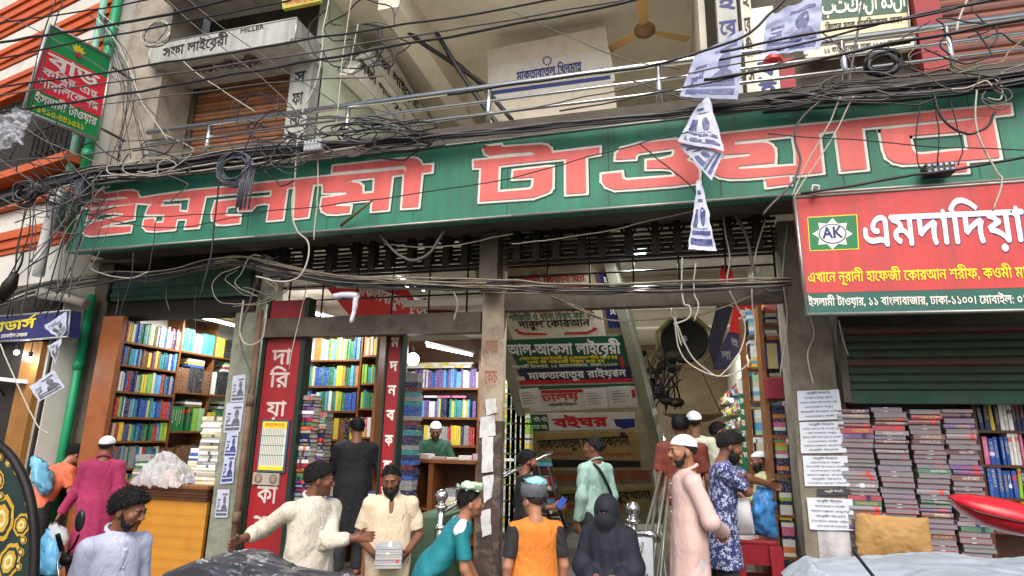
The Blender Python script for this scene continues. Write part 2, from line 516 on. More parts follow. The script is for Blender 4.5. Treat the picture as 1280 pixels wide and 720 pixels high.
# window grille
for k in range(9):
    b = MB(); t = .3+k*.14
    P = A+D*t+NL*.06
    b.tube([P+Vector((0, 0, lz(228)+.01)), P+Vector((0, 0, lz(132)))], .011, 5)
    obj('window_bar', b, M_black, lb)
b = MB()
for f in (.2, .5, .8):
    z = lz(228)+(lz(132)-lz(228))*f
    b.tube([A+D*.25+NL*.07+Vector((0, 0, z)), A+D*1.6+NL*.07+Vector((0, 0, z))], .01, 5)
obj('window_crossbar', b, M_black, lb)
# wooden door leaves of the neighbour's shop
b = MB(); P = A+D*.32
for t0, t1 in ((.12, .5),):
    vs = [A+D*t+NL*d+Vector((0, 0, z)) for t in (t0, t1) for d in (.02, .09) for z in (.2, 2.95)]
    b.raw(vs, [(0, 1, 3, 2), (4, 6, 7, 5), (0, 4, 5, 1), (2, 3, 7, 6), (0, 2, 6, 4), (1, 5, 7, 3)])
obj('door', b, mat('ochre_wood', (150, 104, 48), .5, .35, 5, .4, (70, 44, 22)), lb)

# drain pipes by the corner
def pipe(name, label, x, y, z0, z1, r, m, joints=()):
    b = MB().tube([(x, y, z0), (x, y, z1)], r, 12)
    t = obj(name, b, m); tag(t, label, 'pipe')
    for z in joints:
        j = MB().tube([(x, y, z-.06), (x, y, z+.06)], r*1.22, 12)
        obj('joint', j, m, t)
    return t
M_pgreen = mat('green_pvc', (16, 140, 92), .4, .15, 5, .35, (60, 60, 50), dscale=3)
M_pgrey = mat('grey_pvc', (150, 146, 136), .55, .2, 4, .6, (80, 70, 60), dscale=2.5)
pipe('drain_pipe', 'bright green plastic drain pipe beside the bookshop with the wooden counter', -6.86, -.16, .2, 3.55, .05, M_pgreen, (1.2, 2.7))
pipe('drain_pipe', 'green plastic drain pipe climbing the corner pillar beside the hanging red and green sign', -7.03, -.42, 4.25, 8.5, .055, M_pgreen, (5.3, 6.9))
pipe('drain_pipe', 'pale green drain pipe squeezed behind the bright green one on the corner', -7.16, -.5, 4.3, 8.5, .045, mat('pale_green_pvc', (120, 170, 150), .5, .2, 5, .5), (5.6,))
pipe('drain_pipe', 'thick grey drain pipe running down to the shop door by the hanging posters', -7.1, -.3, .2, 3.25, .07, M_pgrey, (1.0, 2.4))
b = MB().tube([U(70, 292, y=-.75), U(60, 330, y=-.8), U(50, 360, y=-.8)], .075, 12)
b = MB().tube([U(72, 240, y=-.65), U(62, 280, y=-.65), U(52, 320, y=-.65), U(48, 345, y=-.65)], .06, 12)
tag(obj('drain_pipe', b, mat('white_pvc', (205, 206, 204), .45, .1, 5, .4)), 'white plastic downpipe slanting across the orange and white bands', 'pipe')
b = MB().tube([U(50, 366, y=-.5), U(75, 370, y=-.45), U(108, 380, y=-.35)], .065, 10)
tag(obj('drain_pipe', b, M_pgrey), 'grey pipe elbow running along under the white band to the corner', 'pipe')

# ------------------------------------------------------------------ roller shutters
def shutter(name, label, x0, x1, y, z0, z1, m, pitch=.075, bottom=None, frame=M_steel):
    t = thing(name, label, 'shutter', ((x0+x1)/2, y, z0))
    b = MB(); n = max(2, int((z1-z0)/pitch)); h = (z1-z0)/n
    for k in range(n):
        a = z0+k*h
        prof = [(0, a), (-.018, a+h*.2), (-.022, a+h*.5), (-.015, a+h*.85), (0, a+h)]
        for (d0, q0), (d1, q1) in zip(prof[:-1], prof[1:]):
            b.face([(x0, y+d0, q0), (x1, y+d0, q0), (x1, y+d1, q1), (x0, y+d1, q1)])
    obj('slats', b, m, t)
    if bottom: obj('bottom_rail', MB().box(x0, x1, y-.04, y+.03, z0-.11, z0, bev=.008), bottom, t)
    for xa in (x0-.05, x1-.01): obj('guide_rail', MB().box(xa, xa+.06, y-.05, y+.03, z0-.1, z1), frame, t)
    return t
shutter('roller_shutter', 'rusty orange brown roller shutter upstairs under the long grey library sign', -6.25, -4.5, .36, 5.0, 6.62,
        bands('rust_shutter', [(150, 98, 66), (128, 82, 58), (158, 110, 80), (120, 80, 58)], 'Z', .31, .6, .6), .07)
shutter('roller_shutter', 'dark red brown roller shutter upstairs past the red painted post', 2.62, 5.0, .36, 5.0, 7.4,
        bands('brown_shutter', [(120, 66, 50), (104, 58, 46)], 'Z', .2, .6, .5), .1)
shutter('roller_shutter', 'half lowered dirty green and maroon roller shutter above the wrapped book stacks', 1.42, 4.6, .12, 2.42, 2.98,
        bands('green_maroon_shutter', [(52, 74, 58), (54, 76, 60), (50, 70, 54), (92, 60, 52)], 'Z', .27, .6, .55), .068, M_gpaint)
t = thing('shutter_box', 'dark green rolled shutter housing above the bookshop with the wooden counter', 'shutter', (-5.7, .1, 3.47))
b = MB()
for k in range(7):
    z = 3.47+k*.05
    b.box(-6.62, -4.62, -.11-.012*(k % 2), .2, z, z+.047)
obj('slats', b, M_gpaint, t)
obj('end_plate', MB().box(-6.66, -6.622, -.14, .25, 3.462, 3.84), M_black, t)
obj('end_plate', MB().box(-4.618, -4.58, -.14, .25, 3.462, 3.84), M_black, t)

# ------------------------------------------------------------------ the transom lattice and rolled gate over the hall
gr = thing('lattice_grille', 'black iron lattice above the hall entrance beam, under the green sign', 'grille', (-1.7, .15, 3.4))
for k, x in enumerate(np.linspace(-4.3, .92, 13)):
    obj('upright', MB().tube([(x, .15, 3.2 if x < -1.8 else 3.37), (x, .15, 3.98)], .011, 5), M_black, gr)
for z in (3.44, 3.6, 3.74):
    obj('crossbar', MB().tube([(-4.4, .16, z), (.93, .16, z+.0)], .011, 5), M_black, gr)
gt = thing('folding_gate', 'folded black collapsible gate stored overhead along the dark soffit', 'gate', (-1.5, -.05, 3.7))
for k in range(15):
    z = 3.66+k*.021; y = -.12+.04*((k*5) % 7)
    obj('channel', MB().box(-4.4, .92, y, y+.03, z, z+.012+.006*(k % 3), 0), M_black, gt)
for x in (-4.2, -3.9, -3.6, -3.3, -3.1, -2.9, -2.65, -2.45, -2.25, -2.05, -1.5, -1.3, -1.1, -.85, -.65, -.4, -.15, .05, .3, .5, .75):
    b = MB()
    for a in range(4): b.box(x-.035, x+.035, -.2+.03*a, -.18+.03*a, 3.66+.03*a, 3.98)
    b.tube([(x-.07, -.17, 3.72), (x+.07, -.17, 3.93)], .012, 5); b.tube([(x+.07, -.17, 3.72), (x-.07, -.17, 3.93)], .012, 5)
    obj('scissor_joint', b, M_black, gt)
obj('hanger', MB().box(-1.87, -1.68, -.25, -.04, 3.38, 3.97, bev=.01), M_steel, gt)
# ================================================================== SIGNS
def printed(name, col, rough=.55, dirt=.25, var=.12, dirtcol=(70, 66, 56), streak=True, **k):
    return mat(name, col, rough, var, 2.5, dirt, dirtcol, streak=streak, bump=k.pop('bump', .05), **k)
S_green = printed('sign_green', (44, 126, 100), .55, .75, .32, (62, 84, 72))
S_red = printed('sign_letter_red', (226, 104, 98), .5, .28, .16, (150, 70, 62))
S_white = printed('sign_white', (226, 224, 214), .5, .2, .06)
S_ink = printed('ink_black', (30, 28, 30), .6, .1, .1)
S_blue = printed('ink_blue', (30, 40, 112), .55, .2, .15)
S_scar = printed('ink_scarlet', (186, 32, 36), .55, .2, .15)
S_yel = printed('ink_yellow', (226, 206, 40), .5, .15, .1)
S_dgreen = printed('panel_green', (18, 82, 58), .5, .25, .15)
M_alu = mat('aluminium_edge', (176, 176, 170), .4, .15, 8, .3, metal=.6)
SY = -.76; SN = Vector((0, -1, 0)); SP = Vector((0, SY, 0))

# ---- the long sign over the facade
gs = thing('shop_sign', 'long green sign with huge red white-edged Bengali letters across the whole facade', 'sign', (-1.5, SY, 3.92))
face = [U(82, 315, y=SY), U(320, 296, y=SY), U(640, 270, y=SY), U(960, 245.5, y=SY), U(1280, 224, y=SY)]
top = [U(115, 232, y=SY), U(415, 198, y=SY), U(640, 173, y=SY), U(960, 135, y=SY), U(1280, 104, y=SY)]
face.append(face[-1]+Vector((1.6, 0, 0))); top.append(top[-1]+Vector((1.6, 0, 0)))
b = MB(); b.prism(face+top[::-1], Vector((0, .13, 0)))
obj('board', b, S_green, gs)
b = MB(); 
for p, q in zip(face[:-1], face[1:]): b.tube([p+Vector((0, -.008, 0)), q+Vector((0, -.008, 0))], .014, 4)
for p, q in zip(top[:-1], top[1:]): b.tube([p+Vector((0, -.004, .0)), q+Vector((0, -.004, .0))], .012, 4)
b.tube([face[0]+Vector((0, -.006, 0)), top[0]+Vector((0, -.006, 0))], .013, 4)
obj('edge_trim', b, M_alu, gs)
PIECES = [
 (80, 190, 5.54, [
  [(200,278),(270,270),(285,292),(400,275),(475,270),(510,282),(522,312),(525,340),(440,340),(445,318),(400,310),(300,322),(198,322)],
  [(150,352),(300,338),(440,325),(540,322),(640,305),(640,338),(540,352),(300,375),(140,388)],
  [(190,405),(345,385),(500,362),(490,420),(488,455),(400,468),(415,425),(350,420),(250,430),(225,465),(165,470)],
  [(415,440),(489,448),(488,464),(330,495),(215,532),(330,522),(470,515),(462,552),(300,570),(190,580),(150,572),(135,545),(150,510),(215,490)],
  [(530,325),(640,305),(900,268),(1110,248),(1110,292),(980,305),(880,318),(700,332),(640,362),(530,355)],
  [(630,350),(700,327),(690,345),(668,380),(805,372),(800,415),(850,425),(850,462),(785,465),(770,535),(640,547),(575,542),(550,515),(560,470),(630,462),(632,495),(690,490),(702,432),(570,432),(590,385)],
  [(878,315),(982,303),(935,520),(843,528),(858,462),(782,464),(796,412),(862,420)]]),
 (240, 180, 5.54, [
  [(-20,336),(440,278),(1108,210),(1108,258),(905,276),(710,298),(560,318),(350,338),(85,362),(-20,372)],
  [(165,402),(360,382),(555,367),(550,414),(500,410),(450,420),(415,455),(330,468),(320,435),(290,428),(245,438),(233,498),(335,500),(330,545),(230,556),(180,555),(145,525),(142,480)],
  [(558,310),(662,298),(630,520),(525,530),(546,400)],
  [(722,290),(842,278),(805,505),(708,515)]]),
 (390, 170, 5.54, [
  [(148,212),(600,163),(700,157),(730,163),(750,178),(765,205),(762,262),(645,272),(655,225),(640,205),(145,255)],
  [(750,208),(834,202),(830,248),(750,258)],
  [(643,260),(762,252),(738,492),(626,500)],
  [(0,303),(150,280),(640,232),(655,264),(555,275),(440,288),(185,315),(75,332),(0,332)],
  [(438,285),(557,275),(530,510),(415,520),(430,395)],
  [(80,318),(190,318),(280,322),(330,332),(352,352),(352,402),(432,395),(428,440),(250,458),(170,468),(170,488),(270,488),(262,530),(170,540),(110,538),(75,520),(65,490),(75,432),(240,408),(245,388),(80,395)]]),
 (580, 150, 5.54, [
  [(145,188),(258,175),(265,192),(400,182),(530,172),(575,180),(600,200),(612,230),(610,262),(495,272),(490,238),(470,222),(330,230),(180,248),(150,235),(140,212)],
  [(70,285),(350,257),(500,244),(620,230),(940,192),(938,238),(840,255),(715,268),(480,292),(240,318),(125,328),(72,332)],
  [(123,322),(242,312),(235,502),(440,485),(470,478),(482,450),(485,398),(340,408),(345,355),(580,328),(615,328),(612,470),(595,495),(560,512),(480,540),(110,566)],
  [(708,266),(843,252),(848,505),(710,515)]]),
 (740, 140, 5.54, [
  [(165,332),(170,290),(205,255),(330,222),(580,195),(640,206),(680,228),(692,255),(688,295),(650,335),(705,360),(735,395),(740,425),(738,490),(580,510),(300,532),(160,540),(100,518),(70,480),(70,435),(205,420),(210,465),(240,475),(575,450),(570,412),(540,397),(480,392),(380,395),(380,340),(480,330),(560,310),(572,285),(570,255),(330,285),(305,300),(300,325)]]),
 (880, 120, 5.54, [
  [(-60,292),(100,270),(640,214),(1108,168),(1108,218),(915,240),(790,255),(620,275),(210,318),(-60,345)],
  [(-60,300),(100,290),(212,318),(214,342),(400,325),(440,332),(465,345),(485,370),(490,410),(488,465),(240,488),(240,508),(400,502),(642,485),(640,542),(300,570),(180,573),(110,562),(70,540),(40,500),(40,470),(130,440),(318,420),(318,398),(130,412),(0,420),(-60,400)],
  [(618,273),(792,253),(820,530),(640,550),(638,400)],
  [(430,576),(590,562),(596,610),(434,630)],
  [(913,240),(1090,222),(1126,506),(950,523)]]),
 (1060, 110, 5.141, [
  [(0,215),(530,160),(1036,114),(1042,166),(915,180),(740,197),(80,260),(0,268)],
  ([(205,272),(740,215),(920,182),(972,450),(760,468),(500,486),(350,492),(290,478),(250,450),(230,400)], [(390,312),(755,282),(775,400),(640,412),(480,430),(435,428),(410,400)]),
  [(604,494),(756,482),(764,538),(615,548)]])]
red = MB(); wh = MB(); dk = MB()
k = 0
for ox, oy, s, polys in PIECES:
    for pl in polys:
        loops = pl if isinstance(pl, tuple) else (pl,)
        W3 = [[U(ox+x/s, oy+y/s, y=SY) for x, y in lp] for lp in loops]
        k += 1
        lift = Vector((0, -.0075-.0002*k, 0))
        flat = [p for lp in W3 for p in lp]
        tr = geometry.tessellate_polygon([[Vector((p.x, p.z, 0)) for p in lp] for lp in W3])
        red.raw([p+lift for p in flat], tr)
        for lp in W3:
            n = len(lp)
            for i in range(n):
                p, q = lp[i], lp[(i+1) % n]
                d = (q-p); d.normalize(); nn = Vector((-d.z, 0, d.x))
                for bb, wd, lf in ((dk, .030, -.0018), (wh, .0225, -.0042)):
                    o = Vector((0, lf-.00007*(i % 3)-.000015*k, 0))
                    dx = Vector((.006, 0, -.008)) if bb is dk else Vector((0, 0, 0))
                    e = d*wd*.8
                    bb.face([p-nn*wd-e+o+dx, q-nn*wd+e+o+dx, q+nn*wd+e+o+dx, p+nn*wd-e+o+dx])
for f in np.arange(-6.1, 2.6, .93):
    obj('panel_seam', MB().box(f, f+.007, SY-.0012, SY-.0002, 3.95, 4.69), mat('seam_dark', (26, 70, 58), .7, .2), gs)
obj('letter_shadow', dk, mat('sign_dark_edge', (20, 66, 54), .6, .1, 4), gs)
obj('letter_outline', wh, S_white, gs)
obj('lettering', red, S_red, gs)

# ---- red shop sign at the right
RY = -.86; RP = (Vector((0, RY, 0)), SN)
rs = thing('shop_sign', 'red shop sign with white Bengali name, star emblem and dark green address strip', 'sign', (1.8, RY, 2.93))
q = [U(1009, 393, y=RY), U(1280, 390, y=RY)+Vector((1.3, 0, 0)), U(1280, 229, y=RY)+Vector((1.3, 0, .01)), U(993, 247, y=RY)]
mid = [U(1007, 366.5, y=RY), U(1280, 362, y=RY)+Vector((1.3, 0, 0))]
S_red2 = printed('panel_red', (200, 64, 64), .5, .6, .2, (126, 62, 58))
obj('panel', MB().prism([mid[0], mid[1], q[2], q[3]], Vector((0, .11, 0))), S_red2, rs)
obj('address_strip', MB().prism([q[0], q[1], mid[1]-Vector((0, 0, .002)), mid[0]-Vector((0, 0, .002))], Vector((0, .108, 0))), printed('strip_green', (28, 92, 82), .5, .2, .12), rs)
b = MB()
for p, r_ in ((q[0], q[3]), (q[0], q[1]), (q[3], q[2])):
    b.tube([p+Vector((0, -.002, 0)), r_+Vector((0, -.002, 0))], .013, 4)
obj('edge_trim', b, M_alu, rs)
b = MB(); wpx(b, 'এমদাদিয়া', (1079, 308), (1283, 301), 38, RP, bold=.022)
obj('lettering', b, printed('pale_lettering', (224, 234, 244), .45, .1, .04), rs)
b = MB(); wpx(b, 'এমদাদিয়া', (1079.6, 308.8), (1283.6, 301.8), 38, RP, bold=.030, off=.0025)
obj('lettering_edge', b, S_blue, rs)
b = MB(); wpx(b, 'এখানে নূরানী হাফেজী কোরআন শরীফ, কওমী মাদরাসা', (1010, 353), (1320, 346), 12, RP, bold=.025)
obj('lettering', b, S_yel, rs)
b = MB(); wpx(b, 'ইসলামী টাওয়ার, ১১ বাংলাবাজার, ঢাকা-১১০০। মোবাইল: ০১', (1011, 382.5), (1286, 379), 9.5, RP, bold=.02)
obj('lettering', b, S_white, rs)
def flat_poly(mb, pts, plane, off=.004, mi=0):
    p, n = plane
    w = [UPL(x, y, p, n)+Vector(n)*off for x, y in pts]
    mb.raw(w, geometry.tessellate_polygon([w]), mi); return mb
# star emblem: yellow edge, green field, eight-point star, ring with two letters
E0 = (1039.5, 291.5)
def sq(e): return [(1010-e, 272.5-e), (1070+e, 269+e*-1), (1072.5+e, 310.5+e), (1013-e, 313+e)]
b = MB(); flat_poly(b, sq(1.2), RP, .003, 0); flat_poly(b, sq(0), RP, .004, 1)
st = []
for i in range(16):
    a = math.pi/8*i+math.pi/8*.0; r_ = 25 if i % 2 == 0 else 17.5
    st.append((E0[0]+1+r_*1.02*math.sin(a), E0[1]+1-r_*.78*math.cos(a)))
flat_poly(b, st, RP, .0055, 2)
def ell(rx, ry, n=26): return [(E0[0]+1+rx*math.sin(2*math.pi*i/n), E0[1]+1-ry*math.cos(2*math.pi*i/n)) for i in range(n)]
flat_poly(b, ell(17.5, 12.5), RP, .0065, 3); flat_poly(b, ell(16, 11.2), RP, .0075, 2)
wpx(b, 'AK', (1028.5, 298.5), (1053, 297), 12.5, RP, 3, .03, off=.0085)
obj('emblem', b, [S_yel, printed('emblem_green', (16, 116, 66), .5, .1, .1), S_white, S_blue], rs)

# ---- red and green sign hanging at right angles from the corner pipes
BX = -6.55
BP = (Vector((BX, 0, 0)), Vector((1, 0, 0)))
bs = thing('hanging_sign', 'red and green double-sided sign hanging over the street by the corner drain pipes', 'sign', (BX, -1.2, 5.2))
c4 = [(29, 138), (122, 175), (140, 72), (62, 30)]
cw = [UPL(x, y, *BP) for x, y in c4]
def bl_(u, v):   # u along the bottom edge, v up
    return tuple((c4[0][k]*(1-u)+c4[1][k]*u)*(1-v)+(c4[3][k]*(1-u)+c4[2][k]*u)*v for k in (0, 1))
def bw(u, v): return UPL(*bl_(u, v), *BP)
def bq(mb, v0, v1, off, mi, thick=None):
    w = [bw(0, v0), bw(1, v0), bw(1, v1), bw(0, v1)]
    if thick: mb.prism(w, Vector((-thick, 0, 0)), mi)
    else: mb.face([p+Vector((off, 0, 0)) for p in w], mi)
b = MB(); bq(b, 0, 1, 0, 0, .025); bq(b, .27, .74, .003, 1)
obj('panel', b, [printed('hang_green', (20, 140, 76), .5, .15, .12), printed('hang_red', (232, 44, 66), .5, .15, .1)], bs)
b = MB()
for u0, v0, u1, v1 in ((0, 0, 0, 1), (1, 0, 1, 1), (0, 0, 1, 0), (0, 1, 1, 1)): b.tube([bw(u0, v0), bw(u1, v1)], .02, 5)
obj('frame', b, M_alu, bs)
def bt(txt, u0, u1, v, hv, m, bold=.02):
    b = MB(); P0, P1 = bw(u0, v)+Vector((.001, 0, 0)), bw(u1, v)+Vector((.001, 0, 0))
    h = (bw(.5, v+hv)-bw(.5, v)).length
    write(b, txt, P0, P1, (0, 0, 1), h, (1, 0, 0), .006, 0, bold)
    obj('lettering', b, m, bs)
bt('বাড', .12, .86, .575, .13, S_white, .03)
bt('কম্পিন্ট এন্ড', .08, .90, .455, .075, S_white)
bt('পাবলিকেশন্স', .06, .92, .325, .085, S_white)
bt('ইসলামী টাওয়ার', .08, .94, .15, .085, S_white)
bt('০১৭১৫-৪৪১৫২১', .08, .80, .045, .06, S_yel)
b = MB()
for k in range(5):
    a = R(-60+30*k); p = bw(.5, .86)+Vector((.006+.0004*k, 0, 0)); y = Vector((0, 1, 0)); z = Vector((0, 0, 1))
    d = y*math.sin(a)+z*math.cos(a); s_ = y*math.cos(a)-z*math.sin(a)
    b.face([p-s_*.012, p+d*.05+s_*.02-s_*.045, p+d*.10, p+d*.05+s_*.02])
p = bw(.5, .83)+Vector((.0095, 0, 0))
b.raw([p+Vector((0, .045*math.cos(t), .03*math.sin(t)+.0)) for t in np.linspace(0, 2*math.pi, 12, endpoint=False)], [tuple(range(12))], 1)
obj('emblem', b, [S_yel, S_scar], bs)
b = MB().tube([bw(1, .9), bw(1, .9)+Vector((0, .35, 0))], .018, 5).tube([bw(1, .15), bw(1, .15)+Vector((0, .35, 0))], .018, 5)
obj('bracket', b, M_steel, bs)

# ---- grey light-box signs of the upstairs library
M_box = printed('lightbox_grey', (172, 173, 168), .55, .55, .16)
def lightbox(label, px, y, depth, texts, m=M_box, name='lightbox_sign', normal=SN, axis=None, cat='sign', ink=S_ink):
    """px = four picture corners (bottom left, bottom right, top right, top left) on the plane y."""
    P = Vector((0, y, 0)) if axis is None else axis
    if cat == 'sign' and normal.x > .9: m = printed('lightbox_brightened', (226, 226, 218), .5, .3, .08)  # paler copy for boxes in shade; the missing light is put into the colour
    w = [UPL(a, c, P, normal) for a, c in px]
    t = thing(name, label, cat, (w[0]+w[1])/2)
    obj('panel', MB().prism(w, -normal*depth), m, t)
    b = MB()
    for i in range(4): b.tube([w[i], w[(i+1) % 4]], .012, 4)
    obj('frame', b, M_alu, t)
    for tx in texts:
        b = MB(); wpx(b, tx[0], tx[1], tx[2], tx[3], (P, normal), bold=tx[4] if len(tx) > 4 else .015)
        obj('lettering', b, tx[5] if len(tx) > 5 else ink, t)
    return t
t = lightbox('long grey light box with a library name above the rusty upstairs shutter', [(186, 82), (369, 50), (371, 22), (187, 56)], -.32, .6,
         [('সফা লাইব্রেরী', (203, 72), (284, 55), 11, .02), ('MILLER', (300, 42), (330, 36), 5)])
wb = [U(186, 82.5, y=-.32), U(369, 50.5, y=-.32)]
b = MB(); write(b, 'সফা লাইব্রেরী', wb[0]+Vector((.5, .30, -.004)), wb[0]+Vector((1.5, .30, -.004)), (0, -1, 0), .14, (0, 0, -1), .004, 0, .015)
obj('lettering', b, S_ink, t)
# corridor wall light box running into the building: front and underside panels
CX = -4.05
cp_ = Vector((CX, 0, 0)); cn = Vector((1, 0, 0))
t = lightbox('grey library light box mounted along the upstairs passage wall, running back under the ceiling', [(440, 92), (512, 166), (530, 166), (458, 72)], 0, .22,
             [('সফা লাইব্রেরী', (449, 85), (506, 145), 11, .035)], axis=cp_, normal=cn)
t = lightbox('second grey library light box above the first on the upstairs passage wall', [(460, 70), (532, 165), (548, 163), (480, 56)], 0, .2,
             [('সফা লাইব্রেরী', (467, 70), (522, 138), 10, .03)], axis=cp_+Vector((.12, 0, 0)), normal=cn)
t = thing('pillar_sign', 'narrow grey pillar sign with stacked Bengali letters at the end of the rusty shutter', 'sign', (-4.42, .3, 5.2))
obj('panel', MB().box(-4.6, -4.3, .1, .34, 5.0, 6.65, bev=.01), M_box, t)
b = MB()
for ch, z in (('স', 6.25), ('ফা', 5.95), ('লা', 5.65), ('ই', 5.35)): write(b, ch, (-4.53, .1, z), (-4.38, .1, z), (0, 0, 1), .16, SN, .004, 0, .02)
obj('lettering', b, S_ink, t)
# ---- big pale board in the middle of the first floor
t = thing('sign_board', 'large pale publisher board with blue Bengali lettering behind the upstairs railing', 'sign', (-1.5, 1.5, 5.6))
w = [U(612, 190, y=1.5), U(777, 180, y=1.5), U(757, 33, y=1.5), U(609, 62, y=1.5)]
obj('panel', MB().prism(w, Vector((0, .3, 0))), mat('pale_board', (198, 190, 174), .7, .15, 2, .7, (120, 100, 74), dscale=2), t)
w2 = [U(612, 128, y=1.497), U(769, 101, y=1.497), U(762, 62, y=1.497), U(611, 84, y=1.497)]
obj('poster', MB().face(w2), printed('poster_grey', (194, 192, 184), .5, .2, .06), t)
b = MB(); wpx(b, 'মাকতাবাতুল খিদমাহ', (646, 101), (727, 88), 10, (Vector((0, 1.496, 0)), SN), bold=.03)
bpw = (Vector((0, 1.496, 0)), SN)
for k in range(10):
    a = 2*math.pi*k/10; flat_poly(b, [(684+5*math.cos(a)+dx, 76+5*math.sin(a)+dy) for dx, dy in ((-1, -1), (1, -1), (1, 1), (-1, 1))], bpw, .003)
obj('lettering', b, S_blue, t)
b = MB(); flat_poly(b, [(612, 114), (763, 94), (763, 99), (612, 119)], bpw, .003)
obj('blue_stripe', b, S_blue, t)
b = MB(); wpx(b, 'প্রকাশনা ও বিক্রয় কেন্দ্র', (690, 95.5), (727, 90), 3, bpw); obj('lettering', b, S_ink, t)

# ---- signs at the right of the first floor
t = lightbox('dark green and cream upstairs sign with Arabic heading beside the red post', [(1012, 68), (1140, 58), (1133, -12), (1004, -6)], .3, .1, [], printed('sign_cream', (214, 206, 168), .5, .25, .08))
gp = (Vector((0, .3, 0)), SN)
b = MB(); flat_poly(b, [(1010, 27), (1135, 15), (1133, -12), (1004, -6)], gp, .004)
obj('heading_panel', b, S_dgreen, t)
def arab(mb, seq, p0, p1, h, pl):
    wpx(mb, seq, p0, p1, h, pl, bold=.03, off=.008)
b = MB(); arab(b, 'بتكملا ةدلا', (1027, 18), (1132, 8), 17, gp); obj('lettering', b, S_white, t)
b = MB(); wpx(b, 'কিতাব মহল পাবলিকেশন্স ঢাকা', (1032, 38), (1128, 28), 7, gp, bold=.02); obj('lettering', b, S_ink, t)
t = lightbox('low cream address board half hidden behind the cables and the coiled black wire', [(1006, 74), (1145, 58), (1143, 44), (1004, 58)], .24, .04,
             [('১১ বাংলাবাজার ঢাকা-১১০০ বাংলাদেশ', (1030, 67), (1138, 54), 6, .02)], printed('board_cream', (216, 210, 190), .5, .25, .06))
obj('red_post', MB().box(2.40, 2.62, .2, .40, 4.98, 9), mat('red_painted_post', (150, 44, 48), .6, .2, 4, .4), bl)
obj('red_post', MB().box(1.13, 1.27, .2, .40, 4.98, 5.78), mat('red_painted_post', (150, 44, 48)), bl)
t = thing('pillar_sign', 'white upright sign with blue stacked letters under the hanging election posters', 'sign', (1.0, .2, 5.0))
obj('panel', MB().box(.90, 1.12, .18, .30, 5.0, 6.4), S_white, t)
b = MB()
for ch, z in (('ব', 5.6), ('ই', 5.36), ('ঘর', 5.12)): write(b, ch, (.93, .18, z), (1.08, .18, z), (0, 0, 1), .15, SN, .004, 0, .04)
obj('lettering', b, S_blue, t)
for nm, x0, x1, lab, ink in (('pillar_sign', .56, .76, 'grey upright sign with blue letters on the column right of the ceiling fan', S_blue), ('pillar_sign', .80, .90, 'narrow cream strip sign with black letters beside the column by the ceiling fan', S_ink)):
    t = thing(nm, lab, 'sign', ((x0+x1)/2, .1, 5.0))
    obj('panel', MB().box(x0, x1, .12, .28, 5.0, 7.2), M_box if ink is S_blue else printed('strip_cream', (206, 200, 182), .5, .3, .1), t)
    b = MB()
    for k, ch in enumerate(('লা', 'ই', 'ব্রে', 'রী', 'স')): write(b, ch, (x0+.02, .12, 6.7-k*.3), (x1-.02, .12, 6.7-k*.3), (0, 0, 1), .15, SN, .004, 0, .03)
    obj('lettering', b, ink, t)
t = thing('sign_board', 'small maroon board hanging from the upstairs ceiling at the top edge', 'sign', (-2.9, 1.2, 7.1))
w = [U(486, 28, y=1.2), U(549, 18, y=1.2), U(551, -10, y=1.2), U(488, -4, y=1.2)]
obj('panel', MB().prism(w, Vector((0, .05, 0))), printed('board_maroon', (128, 44, 40), .6, .3, .1), t)
b = MB(); wpx(b, 'কিতাব ঘর', (493, 8), (545, 2), 9, (Vector((0, 1.2, 0)), SN)); obj('lettering', b, S_scar, t)
t = thing('sign_board', 'small yellow board hanging below the second floor slab by the grey light box', 'sign', (-4.6, -.4, 7.1))
w = [U(353, 11, y=-.4), U(400, 1, y=-.4), U(400, -8, y=-.4), U(352, -4, y=-.4)]
obj('panel', MB().prism(w, Vector((0, .05, 0))), printed('board_yellow', (190, 180, 80), .6, .3, .1), t)
b = MB(); wpx(b, 'লাইব্রেরী', (356, 7), (396, 0), 4, (Vector((0, -.4, 0)), SN)); obj('lettering', b, S_scar, t)

# ---- neighbour's blue shop sign
t = lightbox('dark blue shop sign with yellow letters over the neighbour\'s doorway', [(-30, 429), (85, 421), (88, 388), (-30, 398)], 0, .12, [], printed('panel_navy', (36, 36, 96), .5, .25, .15), axis=A+NL*.12, normal=NL)
npl = (A+NL*.12, NL)
b = MB(); wpx(b, 'ব্রাডার্স', (-14, 416), (43, 409), 11, npl, bold=.03); obj('lettering', b, S_yel, t)
b = MB(); wpx(b, 'ফোন কুল মোবাইল সেন্টার', (-20, 424), (34, 420), 4, npl, bold=.02); obj('lettering', b, S_white, t)

# ---- upright red board by the pillar
t = thing('shop_board', 'tall red shop board with big white stacked Bengali letters between the two bookshops', 'sign', (-4.2, .05, .35))
RBY = .02; rp = (Vector((0, RBY, 0)), SN)
obj('panel', MB().box(-4.43, -3.99, RBY, RBY+.10, .5, 3.42), printed('board_red', (152, 28, 36), .5, .55, .2, (70, 30, 28)), t)
obj('frame', MB().box(-4.475, -4.433, RBY-.02, RBY+.12, .35, 3.44).box(-3.987, -3.93, RBY-.02, RBY+.12, .35, 3.44), mat('dark_green_frame', (24, 44, 36), .5, .2, 6, .4), t)
b = MB()
for ch, z, h in (('দা', 2.70, .17), ('রি', 2.45, .17), ('য়া', 2.14, .16), ('কা', 1.25, .18), ('শ', .95, .18)):
    if h: write(b, ch, (-4.34, RBY, z), (-4.10, RBY, z), (0, 0, 1), h*.9, SN, .004, 0, .018)
obj('lettering', b, printed('faded_white', (200, 190, 184), .6, .5, .15, (170, 60, 60)), t)
c = thing('wall_calendar', 'framed calendar sheet with yellow heading hung on the red shop board', 'calendar', (-4.22, 0, 1.4))
x0, x1, z0, z1 = -4.36, -4.02, 1.56, 2.10
